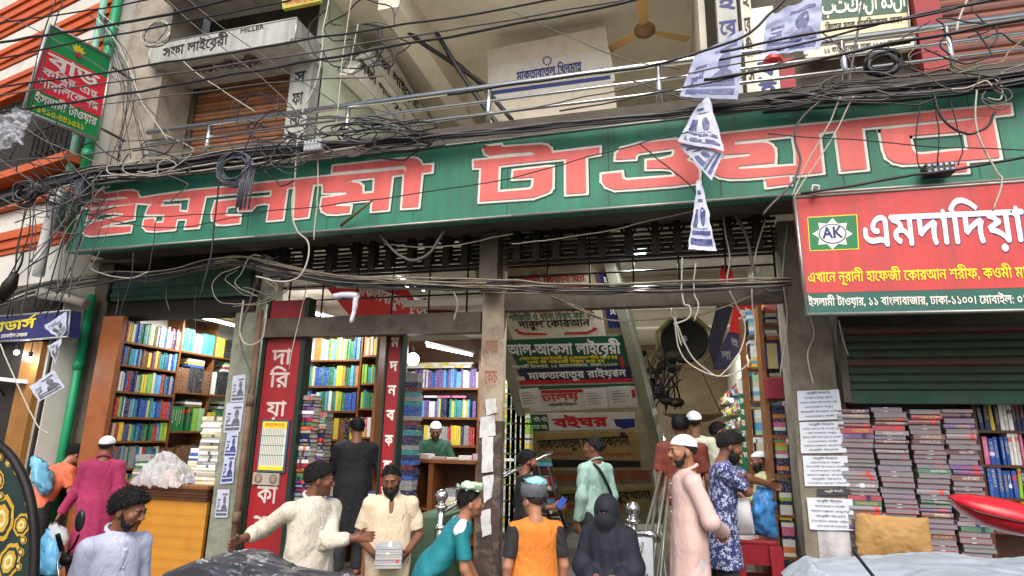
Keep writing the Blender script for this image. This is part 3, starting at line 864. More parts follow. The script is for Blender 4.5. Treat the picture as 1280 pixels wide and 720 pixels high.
obj('frame', MB().box(x0, x1, -.012, .018, z0, z1), mat('calendar_blue', (60, 84, 110), .4, .1), c)
obj('sheet', MB().box(x0+.02, x1-.02, -.016, -.0125, z0+.02, z1-.02), printed('calendar_white', (208, 206, 198), .4, .1, .06), c)
b = MB().box(x0+.02, x1-.02, -.019, -.0165, z1-.09, z1-.02).box(x0+.02, x1-.02, -.019, -.0165, z0+.02, z0+.06)
for k in range(13):
    x = x0+.035+k*.021; b.box(x, x+.004, -.018, -.0165, z0+.07, z1-.1, 1)
for k in range(1, 4): b.box(x0+.022, x1-.022, -.0185, -.0167, z0+.07+k*.1, z0+.076+k*.1, 2)
obj('print', b, [S_yel, mat('calendar_ink', (90, 94, 92), .5, .1), mat('calendar_green', (60, 150, 70), .5, .1)], c)
b = MB(); write(b, 'ক্যালেন্ডার', (x0+.05, -.0195, z1-.075), (x1-.05, -.0195, z1-.075), (0, 0, 1), .035, SN, .001); obj('lettering', b, S_scar, c)
c = thing('sticker', 'pale portrait sticker with two round heads under the calendar', 'sticker', (-4.25, 0, 1.27))
obj('sheet', MB().box(-4.40, -4.08, -.004, .018, 1.43, 1.55), printed('sticker_grey', (168, 160, 148), .6, .4, .1), c)
b = MB()
for cx in (-4.33, -4.15):
    b.raw([(cx+.05*math.cos(a), -.006, 1.49+.05*math.sin(a)) for a in np.linspace(0, 2*math.pi, 14, endpoint=False)], [tuple(range(14))])
    b.raw([(cx+.03*math.cos(a), -.008, 1.495+.035*math.sin(a)) for a in np.linspace(0, 2*math.pi, 14, endpoint=False)], [tuple(range(14))], 1)
obj('print', b, [printed('sticker_ring', (110, 100, 90)), printed('sticker_face', (150, 130, 112))], c)
# strip board between the second and the third shop
t = thing('shop_board', 'narrow red shop board with small stacked white letters beside the middle bookcase', 'sign', (-2.97, .25, .35))
obj('panel', MB().box(-3.05, -2.90, .25, .33, .5, 3.1), printed('board_red', (188, 30, 40)), t)
obj('frame', MB().box(-3.075, -3.052, .23, .35, .35, 3.12).box(-2.898, -2.87, .23, .35, .35, 3.12), mat('dark_green_frame', (24, 44, 36)), t)
b = MB()
for k, ch in enumerate('মদিনাবুকহাউস'.replace('ি', '').replace('া', '').replace('ু', '')): write(b, ch, (-3.02, .25, 2.9-k*.26), (-2.93, .25, 2.9-k*.26), (0, 0, 1), .1, SN, .004, 0, .03)
obj('lettering', b, S_white, t)
# vertical painted letters on the central pillar
b = MB()
for k, ch in enumerate(('লোড', 'কোচ', 'নং')): write(b, ch, (-1.84, -.03, 2.78-k*.30), (-1.72, -.03, 2.78-k*.30), (0, 0, 1), .12, SN, .003, 0, .02)
tag(obj('painted_notice', b, printed('faded_red_paint', (150, 84, 70), .7, .6, .25, (160, 146, 128))), 'faded red hand-painted letters running down the middle pillar', 'notice')

# ---- red cloth banner with white script behind the lattice
t = thing('banner', 'red slanting banner with white Bengali script behind the lattice over the middle bookshop', 'banner', (-3.0, .5, 3.2))
BN = Vector((.30, -.95, -.1)).normalized(); BPt = Vector((-2.6, .75, 3.5))
w = [UPL(x, y, BPt, BN) for x, y in ((438, 396), (536, 402), (500, 348), (402, 352))]
obj('panel', MB().prism(w, -BN*.03), printed('banner_red', (214, 36, 34), .5, .15, .12), t)
b = MB(); wpx(b, 'মাকতাবাতুল কুতুব', (444, 366), (534, 396), 13, (BPt, BN), bold=.03); obj('lettering', b, S_white, t)
t = thing('banner', 'dark red faded banner hanging at the end of the bright red one', 'banner', (-2.2, .6, 3.2))
w = [UPL(x, y, BPt+Vector((0, .1, 0)), BN) for x, y in ((505, 402), (600, 404), (560, 384), (530, 372))]
obj('panel', MB().prism(w, -BN*.03), printed('banner_maroon', (120, 28, 44), .6, .2, .15), t)

# ---- sloping stair soffit covered in shop signs
s0 = U(628, 388, y=1.0); s1 = U(776, 388, y=1.0); s2 = U(698, 604, y=3.5)
exs = (s1-s0); exs.z = 0; exs = Vector((1, 0, 0))
SNn = (s2-s0).cross(Vector((1, 0, 0))).normalized()
if SNn.y > 0: SNn = -SNn
SPl = (s0, SNn)
def SU(px, py): return UPL(px, py, *SPl)
st = thing('staircase', 'steep staircase whose sloping underside is covered with shop signs in the entrance hall', 'staircase', (-1.2, 3.4, .35))
w = [SU(694, 655), SU(846, 655), SU(748, 290), SU(590, 290)]
b = MB(); b.prism(w, -SNn*.16)
obj('soffit', b, printed('stair_cream', (176, 166, 138), .7, .5, .15), st)
b = MB()
for pa, pb in (((848, 660), (752, 292)), ((690, 655), (587, 290))):
    p, q_ = SU(*pa), SU(*pb)
    d = Vector((.055, 0, 0)); e = -SNn*.3; g = SNn*.03
    vs = [v+o for v in (p, q_) for o in (g-d, g+d, e+d, e-d)]
    b.raw(vs, [(0, 1, 2, 3), (7, 6, 5, 4), (0, 4, 5, 1), (1, 5, 6, 2), (2, 6, 7, 3), (3, 7, 4, 0)])
obj('stringer', b, mat('stair_steel', (140, 140, 120), .6, .3, 5, .7, (60, 60, 44)), st)
def soffit_sign(label, px, m, texts, name='shop_sign', off=.012, polys=()):
    w = [SU(*p)+SNn*off for p in px]
    c = (w[0]+w[1])/2
    t = thing(name, label, 'sign', c)
    obj('panel', MB().prism(w, -SNn*.01), m, t)
    for pl, mm in polys:
        b = MB(); flat_poly(b, pl, SPl, off+.003); obj('printed_panel', b, mm, t)
    for tx in texts:
        b = MB(); wpx(b, tx[0], tx[1], tx[2], tx[3], SPl, bold=tx[5] if len(tx) > 5 else .02, off=off+.0065); obj('lettering', b, tx[4], t)
    return t
P_cream = printed('print_cream', (208, 200, 172), .55, .3, .08)
soffit_sign('cream sign with red and black lines and two red arrows, topmost on the stair underside', [(642, 424), (757, 419), (752, 386), (627, 386)], P_cream,
    [('পবিত্র বইমেলা কিতাব', (632, 392), (742, 389), 8, S_scar), ('পাইকারী ও খুচরা বিক্রয় করা হয়', (637, 400), (744, 396), 7, S_dgreen), ('দারুল কোরআন', (650, 409), (738, 406), 8, S_ink, .03)],
    polys=[([(642, 412), (648, 409.5), (648, 412), (655, 415), (684, 415.5), (684, 418), (655, 418), (646, 415.5), (648, 414)], S_scar), ([(748, 410), (741, 407.5), (741, 410), (734, 413.5), (706, 414.5), (706, 417), (735, 416.5), (743, 412.5), (742, 414)], S_scar)])
soffit_sign('cream sign with red script behind the lattice above the hall beam', [(636, 374), (740, 366), (735, 345), (630, 348)], P_cream,
    [('ইসলামী কিতাব ঘর', (640, 356), (732, 350), 9, S_scar), ('এখানে কোরআন শরীফ পাওয়া যায়', (641, 367), (732, 361), 6, S_scar)], off=.014)
soffit_sign('small navy strip sign with white letters at the top corner of the stair underside', [(761, 409), (777, 408), (765, 338), (748, 339)], printed('strip_navy', (30, 38, 96), .5, .2, .1),
    [('আল', (755, 352), (765, 352), 7, S_white), ('কা', (758, 364), (768, 364), 7, S_white), ('ফি', (763, 392), (773, 392), 7, S_white)], off=.016)
soffit_sign('dark green sign with large white library name on the stair underside', [(650, 461), (786, 456), (778, 419), (630, 425)], S_dgreen,
    [('আল-আকসা লাইব্রেরী', (637, 442.5), (776, 440.5), 12.5, S_white, .032), ('এখানে সকল প্রকার ইসলামী বই ও কোরআন শরীফ পাওয়া যায়', (650, 449), (772, 447), 3.6, S_yel, .03), ('বোর্ড বই পাইকারী বিক্রয় করা হয়', (660, 453.5), (756, 451.5), 3.2, S_yel, .03), ('ইসলামী টাওয়ার, ১১ বাংলাবাজার, ঢাকা-১১০০', (641, 459), (772, 455.5), 3.2, S_white)],
    polys=[([(774, 445), (778, 445), (781, 458), (777, 459)], S_scar)])
soffit_sign('navy and red sign with white Bengali name below the green library sign', [(655, 480), (791, 476), (787, 457), (646, 462)], printed('panel_indigo', (34, 30, 70), .5, .25, .12),
    [('মাকতাবাতুর রাইয়্যান', (662, 473), (783, 469), 8, S_white, .03)],
    polys=[([(650, 480), (791, 475.5), (790, 471.5), (649, 475)], S_scar), ([(646, 470), (655, 469.5), (657, 474), (648, 474.5)], P_cream)])
soffit_sign('white and green sign with torn paper notices below the navy sign', [(664, 514), (799, 508), (793, 478), (652, 482)], printed('print_white', (206, 202, 190), .55, .35, .08),
    [('ঢালয়', (679, 500.5), (724, 498), 8, S_scar, .03), ('পাইকারী বিক্রেতা', (686, 507), (722, 505), 3, S_ink)],
    polys=[([(652, 487), (794, 481), (793, 478), (652, 482)], S_dgreen), ([(677, 491), (729, 489.5), (728, 485.5), (676, 487)], S_scar), ([(789, 496), (795, 495.5), (793, 486), (788, 487)], S_scar)])
for k, (px, lab) in enumerate((([(733, 509), (760, 507), (757, 484), (730, 486)], 'plain white printed notice pasted in the middle of the stair underside'), ([(763, 507), (792, 505), (788, 481), (760, 482)], 'white printed notice with torn corner pasted near the stair edge'), ([(653, 508), (678, 507), (673, 483), (648, 485)], 'wrinkled white notice pasted at the left edge of the stair underside'.replace('left ', '')))):
    w = [SU(*p)+SNn*(.022+.002*k) for p in px]
    t = tag(obj('paper_notice', MB().prism(w, -SNn*.003), mat('notice_paper', (206, 204, 196), .8, .1, 5, .3, (130, 124, 110))), lab, 'notice')
    b = MB()
    for j in range(5):
        f = .2+j*.14
        a = w[3].lerp(w[0], f); c = w[2].lerp(w[1], f); b.tube([a.lerp(c, .12)+SNn*.003, a.lerp(c, .55+.35*((j*7) % 3)/2)+SNn*.003], .0035, 4)
    obj('print', b, mat('grey_ink', (70, 70, 74), .7, .1), t)
soffit_sign('white sign with red block letters between green and navy panels on the stair underside', [(667, 538), (795, 535), (793, 515), (662, 517)], printed('print_offwhite', (208, 206, 196), .5, .25, .06),
    [('বইঘর', (694, 533), (760, 531), 10.5, S_scar, .05), ('বই', (668, 526), (676, 525.5), 5, S_white), ('ঘর', (668, 535), (676, 534.5), 5, S_white), ('বই', (678, 526), (685, 525.5), 5, S_white), ('ঘর', (678, 535), (685, 534.5), 5, S_white)],
    polys=[([(665, 538), (687, 537.4), (684, 516.5), (661, 517.2)], S_dgreen), ([(767, 523), (793, 522), (794, 533), (779, 535), (770, 531)], S_blue)])
P_tan = printed('print_tan', (166, 138, 88), .6, .5, .2, (80, 58, 34))
soffit_sign('tan brown sign with mottled dark Bengali title below the block letter sign', [(678, 584), (802, 584), (797, 538), (667, 541)], P_tan,
    [('মাকতাবাতুল হেরা প্রকাশনী', (676, 560), (788, 555), 11, S_ink, .03), ('ইসলামী বই পাওয়া যায়', (686, 568), (716, 567.5), 3, S_scar), ('১১ বাংলাবাজার ঢাকা', (750, 569), (792, 568), 3, S_scar)],
    polys=[([(672, 583), (801, 583), (800, 575), (671, 573)], S_ink)])
soffit_sign('weathered sign with orange red script low on the stair underside', [(690, 607), (816, 603), (812, 586), (686, 588)], printed('print_dirty', (132, 118, 88), .7, .6, .25),
    [('মাদানী লাইব্রেরী নিউ', (700, 602), (812, 598), 9, printed('ink_rust', (170, 74, 40), .6, .2, .1), .03)])
soffit_sign('lowest yellowed sign with dark letters behind the standing men on the stair underside', [(704, 645), (828, 640), (820, 607), (695, 611)], printed('print_yellowed', (160, 146, 92), .7, .55, .25),
    [('মোহাম্মদী কুতুবখানা', (706, 626), (815, 622), 10, S_ink, .03), ('চকবাজার ঢাকা', (710, 636), (780, 634), 6, S_scar)])

# ---- corridor signs
HX = .62
hp = (Vector((HX, 0, 0)), Vector((-1, 0, 0)))
HN = Vector((-.45, -.75, -.45)).normalized(); HP = Vector((.7, 1.6, 3.25))
t = thing('hanging_sign', 'red upright panel with white logo script hanging inside the passage', 'sign', HP)
w = [UPL(x, y, HP, HN) for x, y in ((911, 415), (940, 420), (957, 383), (917, 381))]
obj('panel', MB().prism(w, -HN*.04), printed('hang_scarlet', (196, 40, 38), .45, .15, .1), t)
b = MB()
for ch, y in (('বই', 394), ('ঘর', 404), ('লা', 413)): wpx(b, ch, (924, y), (940, y+2), 7, (HP, HN), bold=.04)
obj('lettering', b, S_white, t)
t = thing('hanging_sign', 'dark navy panel with grey script under the red one inside the passage', 'sign', HP-Vector((0, 0, .4)))
w = [UPL(x, y, HP, HN) for x, y in ((890, 462), (906, 462), (939, 421), (910, 416))]
obj('panel', MB().prism(w, -HN*.04), printed('hang_navy', (44, 42, 72), .5, .3, .15), t)
b = MB(); wpx(b, 'লা', (903, 448), (914, 449), 9, (HP, HN), bold=.03); wpx(b, 'ই', (915, 432), (923, 433), 7, (HP, HN), bold=.03); obj('lettering', b, M_alu, t)
t = thing('hanging_sign', 'dark purple back panel leaning beside the red passage sign', 'sign', HP-Vector((.3, 0, .2)))
w = [UPL(x, y, HP+Vector((0, .25, 0)), HN) for x, y in ((884, 430), (892, 458), (915, 385), (896, 382))]
obj('panel', MB().prism(w, -HN*.04), printed('hang_purple', (40, 36, 52), .6, .3, .15), t)
t = thing('hanging_sign', 'tall pointed red sign seen through the lattice at the end of the hall beam', 'sign', (.45, .9, 3.4))
w = [U(x, y, y=.9) for x, y in ((896, 362), (921, 360), (913, 332), (902, 331))]
obj('panel', MB().prism(w, Vector((0, .03, 0))), printed('hang_scarlet', (196, 40, 38)), t)
t = thing('pillar_sign', 'narrow green upright sign with white stacked letters at the passage bookstall', 'sign', (.8, 1.6, 1.0))
GY = 1.6; gpl = (Vector((0, GY, 0)), SN)
w = [U(929, 588, y=GY), U(939.5, 588, y=GY), U(934.5, 478, y=GY), U(923, 478, y=GY)]
obj('panel', MB().prism(w, Vector((0, .05, 0))), printed('stall_green', (14, 122, 74), .45, .1, .1), t)
obj('cap_panel', MB().prism([U(923, 492, y=GY-.004), U(935.5, 492, y=GY-.004), U(934.5, 475, y=GY-.004), U(922, 475, y=GY-.004)], Vector((0, .004, 0))), S_white, t)
b = MB()
for k, ch in enumerate(('লা', 'ক', 'জা', 'না', 'হ', 'দা')): wpx(b, ch, (925.5+k*.9, 506+k*13.5), (934+k*.9, 506+k*13.5), 7.5, (Vector((0, GY-.005, 0)), SN), bold=.05)
obj('lettering', b, S_white, t)
# ================================================================== SHOP INTERIORS
M_tube = emitter('tube_light', (236, 244, 255), 7.0)
M_bulb = emitter('bulb_light', (240, 246, 255), 10.0)
M_plast = mat('white_plastic', (225, 225, 220), .4, .1, 5)
def tube_lamp(label, p0, p1, power, drop=(0, 0, -.05), r=.016):
    """fluorescent batten: glowing tube on a white tray, with the light it throws"""
    p0, p1 = Vector(p0), Vector(p1)
    t = thing('tube_lamp', label, 'lamp', (p0+p1)/2)
    d = (p1-p0).normalized()
    obj('tube', MB().tube([p0, p1], r, 8), M_tube, t)
    obj('tray', MB().tube([p0+Vector((0, 0, .035))-d*.03, p1+Vector((0, 0, .035))+d*.03], .02, 4), M_plast, t)
    l = bpy.data.lights.new('tube_glow', 'AREA'); l.shape = 'RECTANGLE'; l.size = (p1-p0).length; l.size_y = .05
    l.energy = power*.72; l.color = (.93, .97, 1.0); l.spread = math.pi
    lo = bpy.data.objects.new('tube_glow', l); COL.objects.link(lo); lo.parent = t
    z = Vector((0, 0, 1)); x = d; y = z.cross(x).normalized(); z = x.cross(y)
    lo.matrix_local = Matrix(((x.x, y.x, z.x, 0), (x.y, y.y, z.y, 0), (x.z, y.z, z.z, -.03), (0, 0, 0, 1)))
    return t
def bulb(label, p, r=.05, power=0):
    t = thing('light_bulb', label, 'lamp', p)
    obj('glass', MB().ball(p, r, 8), M_bulb, t)
    obj('holder', MB().lathe([(.02, r*.8), (.022, r+.05), (.006, r+.055), (.006, r+.16)], p, 8), M_black, t)
    if power:
        l = bpy.data.lights.new('bulb_glow', 'POINT'); l.energy = power*.72; l.shadow_soft_size = r; l.color = (.95, .97, 1)
        lo = bpy.data.objects.new('bulb_glow', l); COL.objects.link(lo); lo.parent = t; lo.location = (0, -r*1.6, -r*1.2)
    return t
# ---------------- books: a few shared meshes, coloured per object
def book_material():
    m = mat('book_cover', (128, 128, 128), .38, .0, objcol=True, bump=0)
    t = m.node_tree; N = t.nodes; L = t.links; bs_ = N['Principled BSDF']
    tc = N.new('ShaderNodeTexCoord'); oi = N.new('ShaderNodeObjectInfo')
    sp = N.new('ShaderNodeSeparateXYZ'); L.new(tc.outputs['Generated'], sp.inputs[0])
    def math_(op, a, b_):
        n = N.new('ShaderNodeMath'); n.operation = op
        for i, v in enumerate((a, b_)):
            if isinstance(v, (int, float)): n.inputs[i].default_value = v
            else: L.new(v, n.inputs[i])
        return n.outputs[0]
    # title: broken light lettering along the spine; a band at a height that differs from book to book
    mp = N.new('ShaderNodeMapping'); mp.inputs['Scale'].default_value = (3.2, 1, 26); L.new(tc.outputs['Generated'], mp.inputs[0])
    of = N.new('ShaderNodeCombineXYZ'); L.new(math_('MULTIPLY', oi.outputs['Random'], 40), of.inputs[2]); L.new(of.outputs[0], mp.inputs[1])
    nz = N.new('ShaderNodeTexNoise'); nz.inputs['Scale'].default_value = 1.3; nz.inputs['Detail'].default_value = 1; L.new(mp.outputs[0], nz.inputs['Vector'])
    glyphs = math_('GREATER_THAN', nz.outputs[0], .53)
    lo = math_('GREATER_THAN', sp.outputs[2], math_('ADD', math_('MULTIPLY', oi.outputs['Random'], .25), .2))
    hi = math_('LESS_THAN', sp.outputs[2], .88)
    mid = math_('LESS_THAN', math_('ABSOLUTE', math_('SUBTRACT', sp.outputs[0], .5), 0), .3)
    title = math_('MULTIPLY', math_('MULTIPLY', glyphs, mid), math_('MULTIPLY', lo, hi))
    r2 = math_('FRACT', math_('MULTIPLY', oi.outputs['Random'], 17.3), 0)
    band = math_('LESS_THAN', math_('ABSOLUTE', math_('SUBTRACT', sp.outputs[2], math_('MULTIPLY', r2, .9)), 0), .07)
    inv = N.new('ShaderNodeValToRGB'); e = inv.color_ramp.elements
    inv.color_ramp.interpolation = 'CONSTANT'
    cs = [(235, 232, 222), (226, 190, 60), (240, 240, 238), (28, 36, 70), (210, 60, 50)]
    while len(e) < 5: e.new(.5)
    for i, c in enumerate(cs): e[i].position = i/5; e[i].color = lin(c)
    L.new(r2, inv.inputs[0])
    src = bs_.inputs['Base Color'].links[0].from_socket if bs_.inputs['Base Color'].links else oi.outputs['Color']
    fac = math_('MULTIPLY', math_('MAXIMUM', math_('MULTIPLY', title, .75), math_('MULTIPLY', band, math_('GREATER_THAN', r2, .45))), .85)
    x = N.new('ShaderNodeMix'); x.data_type = 'RGBA'; L.new(fac, x.inputs[0]); L.new(src, x.inputs[6]); L.new(inv.outputs[0], x.inputs[7])
    L.new(x.outputs[2], bs_.inputs['Base Color'])
    return m
M_book = book_material()
M_page = bands('book_pages', [(216, 208, 188), (196, 186, 164)], 'Z', .006, .8, .3)
def book_mesh(round_spine=False):
    """unit book standing on its tail, spine towards -y; width 1 (x), depth 1 (y), height 1 (z)"""
    b = MB()
    t = .09
    b.box(-.5, -.5+t, -.46, .5, 0, 1); b.box(.5-t, .5, -.46, .5, 0, 1)
    if round_spine:
        pr = [(-.5, -.46), (-.36, -.492), (0, -.505), (.36, -.492), (.5, -.46)]
        for (x0, y0), (x1, y1) in zip(pr[:-1], pr[1:]): b.face([(x0, y0, 0), (x1, y1, 0), (x1, y1, 1), (x0, y0, 1)])
    else: b.box(-.5, .5, -.5, -.462, 0, 1)
    b.box(-.5+t, .5-t, -.46, .44, .03, .965, 1)
    me = bpy.data.meshes.new('book'); me.from_pydata(b.v, [], b.f)
    me.materials.append(M_book); me.materials.append(M_page)
    me.polygons.foreach_set('material_index', b.m); me.update()
    return me
BOOKS = [book_mesh(False), book_mesh(True)]
M_wrap = bands('wrapped_pages', [(134, 128, 132), (108, 102, 108), (146, 140, 144)], 'X', .13, .25, .35, dirtcol=(92, 84, 104))
def edge_mesh():
    """unit book with its trimmed page edges towards -y, inside clear wrapping"""
    b = MB(); t = .10
    b.box(-.5, -.5+t, -.5, .5, 0, 1); b.box(.5-t, .5, -.5, .5, 0, 1)
    b.box(-.5+t, .5-t, -.485, .5, .01, .99, 1)
    me = bpy.data.meshes.new('book'); me.from_pydata(b.v, [], b.f); me.materials.append(M_book); me.materials.append(M_wrap)
    me.polygons.foreach_set('material_index', b.m); me.update(); return me
BOOK_EDGE = edge_mesh()
CN = {'white': (226, 226, 220), 'cream': (214, 204, 172), 'yellow': (222, 196, 50), 'lime green': (140, 190, 60), 'green': (40, 120, 74), 'teal': (40, 140, 140), 'sky blue': (90, 160, 206), 'blue': (36, 84, 164), 'navy': (30, 36, 82), 'purple': (110, 76, 140), 'pink': (206, 96, 140), 'red': (182, 44, 44), 'maroon': (104, 32, 38), 'orange': (214, 124, 44), 'brown': (120, 78, 48), 'black': (30, 30, 34), 'grey': (150, 150, 150), 'pale green': (160, 204, 160)}
NB = [0]
ORD = ['first', 'second', 'third', 'fourth', 'fifth', 'sixth', 'seventh', 'eighth', 'ninth', 'tenth', 'eleventh', 'twelfth', 'thirteenth', 'fourteenth', 'fifteenth', 'sixteenth', 'seventeenth', 'eighteenth', 'nineteenth', 'twentieth', 'twenty-first', 'twenty-second', 'twenty-third', 'twenty-fourth', 'twenty-fifth', 'twenty-sixth', 'twenty-seventh', 'twenty-eighth', 'twenty-ninth', 'thirtieth', 'thirty-first', 'thirty-second', 'thirty-third', 'thirty-fourth', 'thirty-fifth', 'thirty-sixth', 'thirty-seventh', 'thirty-eighth', 'thirty-ninth', 'fortieth', 'forty-first', 'forty-second', 'forty-third', 'forty-fourth', 'forty-fifth', 'forty-sixth', 'forty-seventh', 'forty-eighth']
BQ = []
def book(p, w, d, h, rot, col, label, group, tilt=0.0, lying=False, grey=0.0):
    p = Vector(p); v = p-CAM
    a = (w*h if not lying else w*h)/v.length_squared*(.3 if p.z < 1.3 and p.x < 0 else 1)
    BQ.append((a, p, w, d, h, rot, col, label, group, tilt, lying, grey))
def place_books(limit=296):
    BQ.sort(key=lambda q: -q[0])
    for i, q in enumerate(BQ):
        if i < limit: real_book(*q[1:])
        else:
            _, p, w, d, h, rot, col, *_r, lying, grey = q
            LOOSE.append((p, h, d, w, rot, col) if lying else (p, w, d, h, rot, col))
def real_book(p, w, d, h, rot, col, label, group, tilt, lying, grey):
    edge = grey < 0
    o = bpy.data.objects.new('book', BOOK_EDGE if edge else BOOKS[NB[0] % 2]); NB[0] += 1
    grey = .3 if edge else grey
    COL.objects.link(o)
    s = Matrix.Diagonal((w, d, h, 1))
    Rz = Matrix.Rotation(rot, 4, 'Z')
    if lying: Mx = Matrix.Translation((0, 0, w/2)) @ Matrix.Rotation(R(90), 4, 'Y') @ Matrix.Translation((0, 0, -h/2))
    else: Mx = Matrix.Rotation(tilt, 4, 'Y')
    o.matrix_world = Matrix.Translation(p) @ Rz @ Mx @ s
    j = random.uniform(.75, 1.1); c = lin(CN[col]); cc = [min(1, v*j) for v in c[:3]]
    o.color = tuple((1-grey)*v+grey*g for v, g in zip(cc, (.20, .18, .23)))+(1,)
    return tag(o, label, 'book', group)
def shelf_row(P0, P1, depthv, hmax, pal, where, group, wr=(.018, .05), fill=1.0, as_things=True, stuff=None, hr=(.78, .97), runs=False):
    """books standing side by side from P0 to P1 (front bottom edge), backs pushed along depthv"""
    P0, P1 = Vector(P0), Vector(P1); D_ = P1-P0; Lg = D_.length; D_.normalize()
    rot = math.atan2(D_.y, D_.x)
    x = .01; k = 0; run = 0; lean_ = 0; col = None; cnt = {}
    while True:
        if run <= 0:
            col = random.choice(pal); run = random.randint(3, 7) if runs else random.choice((1, 1, 1, 2, 3))
            ww = random.uniform(*wr); hh = hmax*random.uniform(*hr); lean_ = random.choice((0, 0, 0, 0, .05, -.05)); dd = random.uniform(.15, .21)
        run -= 1
        if x+ww > Lg*fill: break
        p = P0+D_*(x+ww/2)+depthv*(dd/2+random.uniform(0, .012))
        if as_things:
            cnt[col] = cnt.get(col, 0)+1
            book(p, ww*.96, dd, hh*random.uniform(.985, 1), rot, col, f'{col} book, {ORD[cnt[col]-1]} of its colour from the {where[0]}, {where[1]}', group, tilt=lean_)
        else: stuff.append((p, ww*.96, dd, hh, rot, col))
        x += ww+(.0015 if as_things else .004); k += 1
        if random.random() < .03: x += random.uniform(.01, .06)
LOOSE = []
def loose_books(name, label):
    """books past the countable ones: ONE object, coloured per face through a colour attribute"""
    b = MB(); cols = []
    for p, w, d, h, rot, col in LOOSE:
        n0 = len(b.f)
        Mx = Matrix.Translation(p) @ Matrix.Rotation(rot, 4, 'Z')
        b.box(-w/2, w/2, -d/2, d/2, 0, h, 0, Mx)
        cols += [lin(CN[col])]*(len(b.f)-n0)
    o = obj(name, b, mats=[M_loose])
    at = o.data.color_attributes.new('tint', 'FLOAT_COLOR', 'CORNER')
    buf = []
    for f, c in zip(o.data.polygons, cols): buf += list(c)*f.loop_total
    at.data.foreach_set('color', buf)
    o['kind'] = 'stuff'; o['label'] = label
    return o
M_loose = mat('loose_book_covers', (150, 150, 150), .45, 0, bump=0)
_t = M_loose.node_tree; _a = _t.nodes.new('ShaderNodeVertexColor'); _a.layer_name = 'tint'
_tc = _t.nodes.new('ShaderNodeTexCoord'); _mp = _t.nodes.new('ShaderNodeMapping'); _mp.inputs['Scale'].default_value = (150, 150, 60)
_nz = _t.nodes.new('ShaderNodeTexNoise'); _nz.inputs['Scale'].default_value = 1; _mx = _t.nodes.new('ShaderNodeMix'); _mx.data_type = 'RGBA'
_gt = _t.nodes.new('ShaderNodeMath'); _gt.operation = 'GREATER_THAN'; _gt.inputs[1].default_value = .6
_t.links.new(_tc.outputs['Object'], _mp.inputs[0]); _t.links.new(_mp.outputs[0], _nz.inputs['Vector']); _t.links.new(_nz.outputs[0], _gt.inputs[0]); _hf = _t.nodes.new('ShaderNodeMath'); _hf.operation = 'MULTIPLY'; _hf.inputs[1].default_value = .45; _t.links.new(_gt.outputs[0], _hf.inputs[0]); _t.links.new(_hf.outputs[0], _mx.inputs[0])
_t.links.new(_a.outputs[0], _mx.inputs[6]); _mx.inputs[7].default_value = lin((226, 224, 214))
_t.links.new(_mx.outputs[2], _t.nodes['Principled BSDF'].inputs['Base Color'])

# ---------------- first shop: bookcase along the side wall, counter in front
pal1 = ['white', 'yellow', 'sky blue', 'blue', 'green', 'red', 'cream', 'grey', 'navy', 'teal', 'blue', 'lime green', 'brown']
bc = thing('bookcase', 'tall brown bookcase with coloured books on the side wall of the counter bookshop', 'bookcase', (-6.5, .3, .35))
zs1 = [U(165, y, x=-6.4).z for y in (428, 457, 490, 521.5, 551, 585, 620)]
Y0, Y1, Y2 = -.02, .86, 2.25
obj('side_panel', MB().box(-6.66, -6.36, Y0-.06, Y0-.03, .35, 3.28), M_wood, bc)
obj('front_post', MB().box(-6.64, -6.34, Y0-.12, Y0-.062, .35, 3.28), mat('orange_wood', (150, 88, 48), .45, .25, 6), bc)
obj('side_panel', MB().box(-6.66, -6.40, Y1-.02, Y1+.01, .35, 3.5), M_wood, bc)
obj('back_panel', MB().box(-6.659, -6.64, Y0-.03, Y1-.02, .35, 3.28), M_woodd, bc)
where1 = ['top shelf', 'second shelf', 'third shelf', 'fourth shelf', 'fifth shelf', 'sixth shelf', 'seventh shelf']
for k, z in enumerate(zs1):
    obj('shelf', MB().box(-6.64, -6.37, Y0-.03, Y1-.02, z-.025, z), M_wood, bc)
    hm = (zs1[k-1]-z-.03) if k else .30
    shelf_row((-6.38, Y0, z+.001), (-6.38, Y1-.03, z+.001), Vector((-1, 0, 0)), hm*.95, pal1, ('doorway', f'{where1[k]}, side-wall bookcase'), 'books in the counter bookshop', (.014, .036))
bc2 = thing('bookcase', 'brown bookcase deep in the counter bookshop under the long tube lamp', 'bookcase', (-6.5, 1.5, .35))
zs2 = [U(245, y, x=-6.4).z for y in (441, 491, 539, 580)]
obj('back_panel', MB().box(-6.659, -6.64, Y1+.012, 3.5, .35, 3.5), M_woodd, bc2)
for y in (1.5, 2.3, 3.2): obj('side_panel', MB().box(-6.64, -6.42, y-.012, y+.012, .35, 3.5), M_wood, bc2)
palA = ['pale green', 'white', 'teal', 'pale green', 'cream', 'sky blue']; palB = ['black', 'navy', 'black', 'white', 'brown', 'green']; palC = ['lime green', 'pale green', 'green', 'cream', 'white']
for k, z in enumerate(zs2):
    obj('shelf', MB().box(-6.64, -6.40, Y1+.012, 3.5, z-.025, z), M_wood, bc2)
    for a, c, pl, nm in ((Y1+.02, 1.485, (palA, palB, palC, palB)[k], 'first bay'), (1.515, 2.285, (['black', 'yellow', 'green', 'red', 'white'], palB, ['yellow', 'black', 'green', 'white'], palC)[k], 'second bay')):
        shelf_row((-6.41, a, z+.001), (-6.41, c, z+.001), Vector((-1, 0, 0)), (.34, .36, .33, .28)[k], pl, ('doorway', f'{where1[k]}, {nm}, deep bookcase'), 'books in the counter bookshop', (.02, .042), runs=True, hr=(.74, .97))
    shelf_row((-6.41, 2.32, z+.001), (-6.41, 3.18, z+.001), Vector((-1, 0, 0)), .3, palB+palC, ('', ''), '', (.03, .05), as_things=False, stuff=LOOSE)
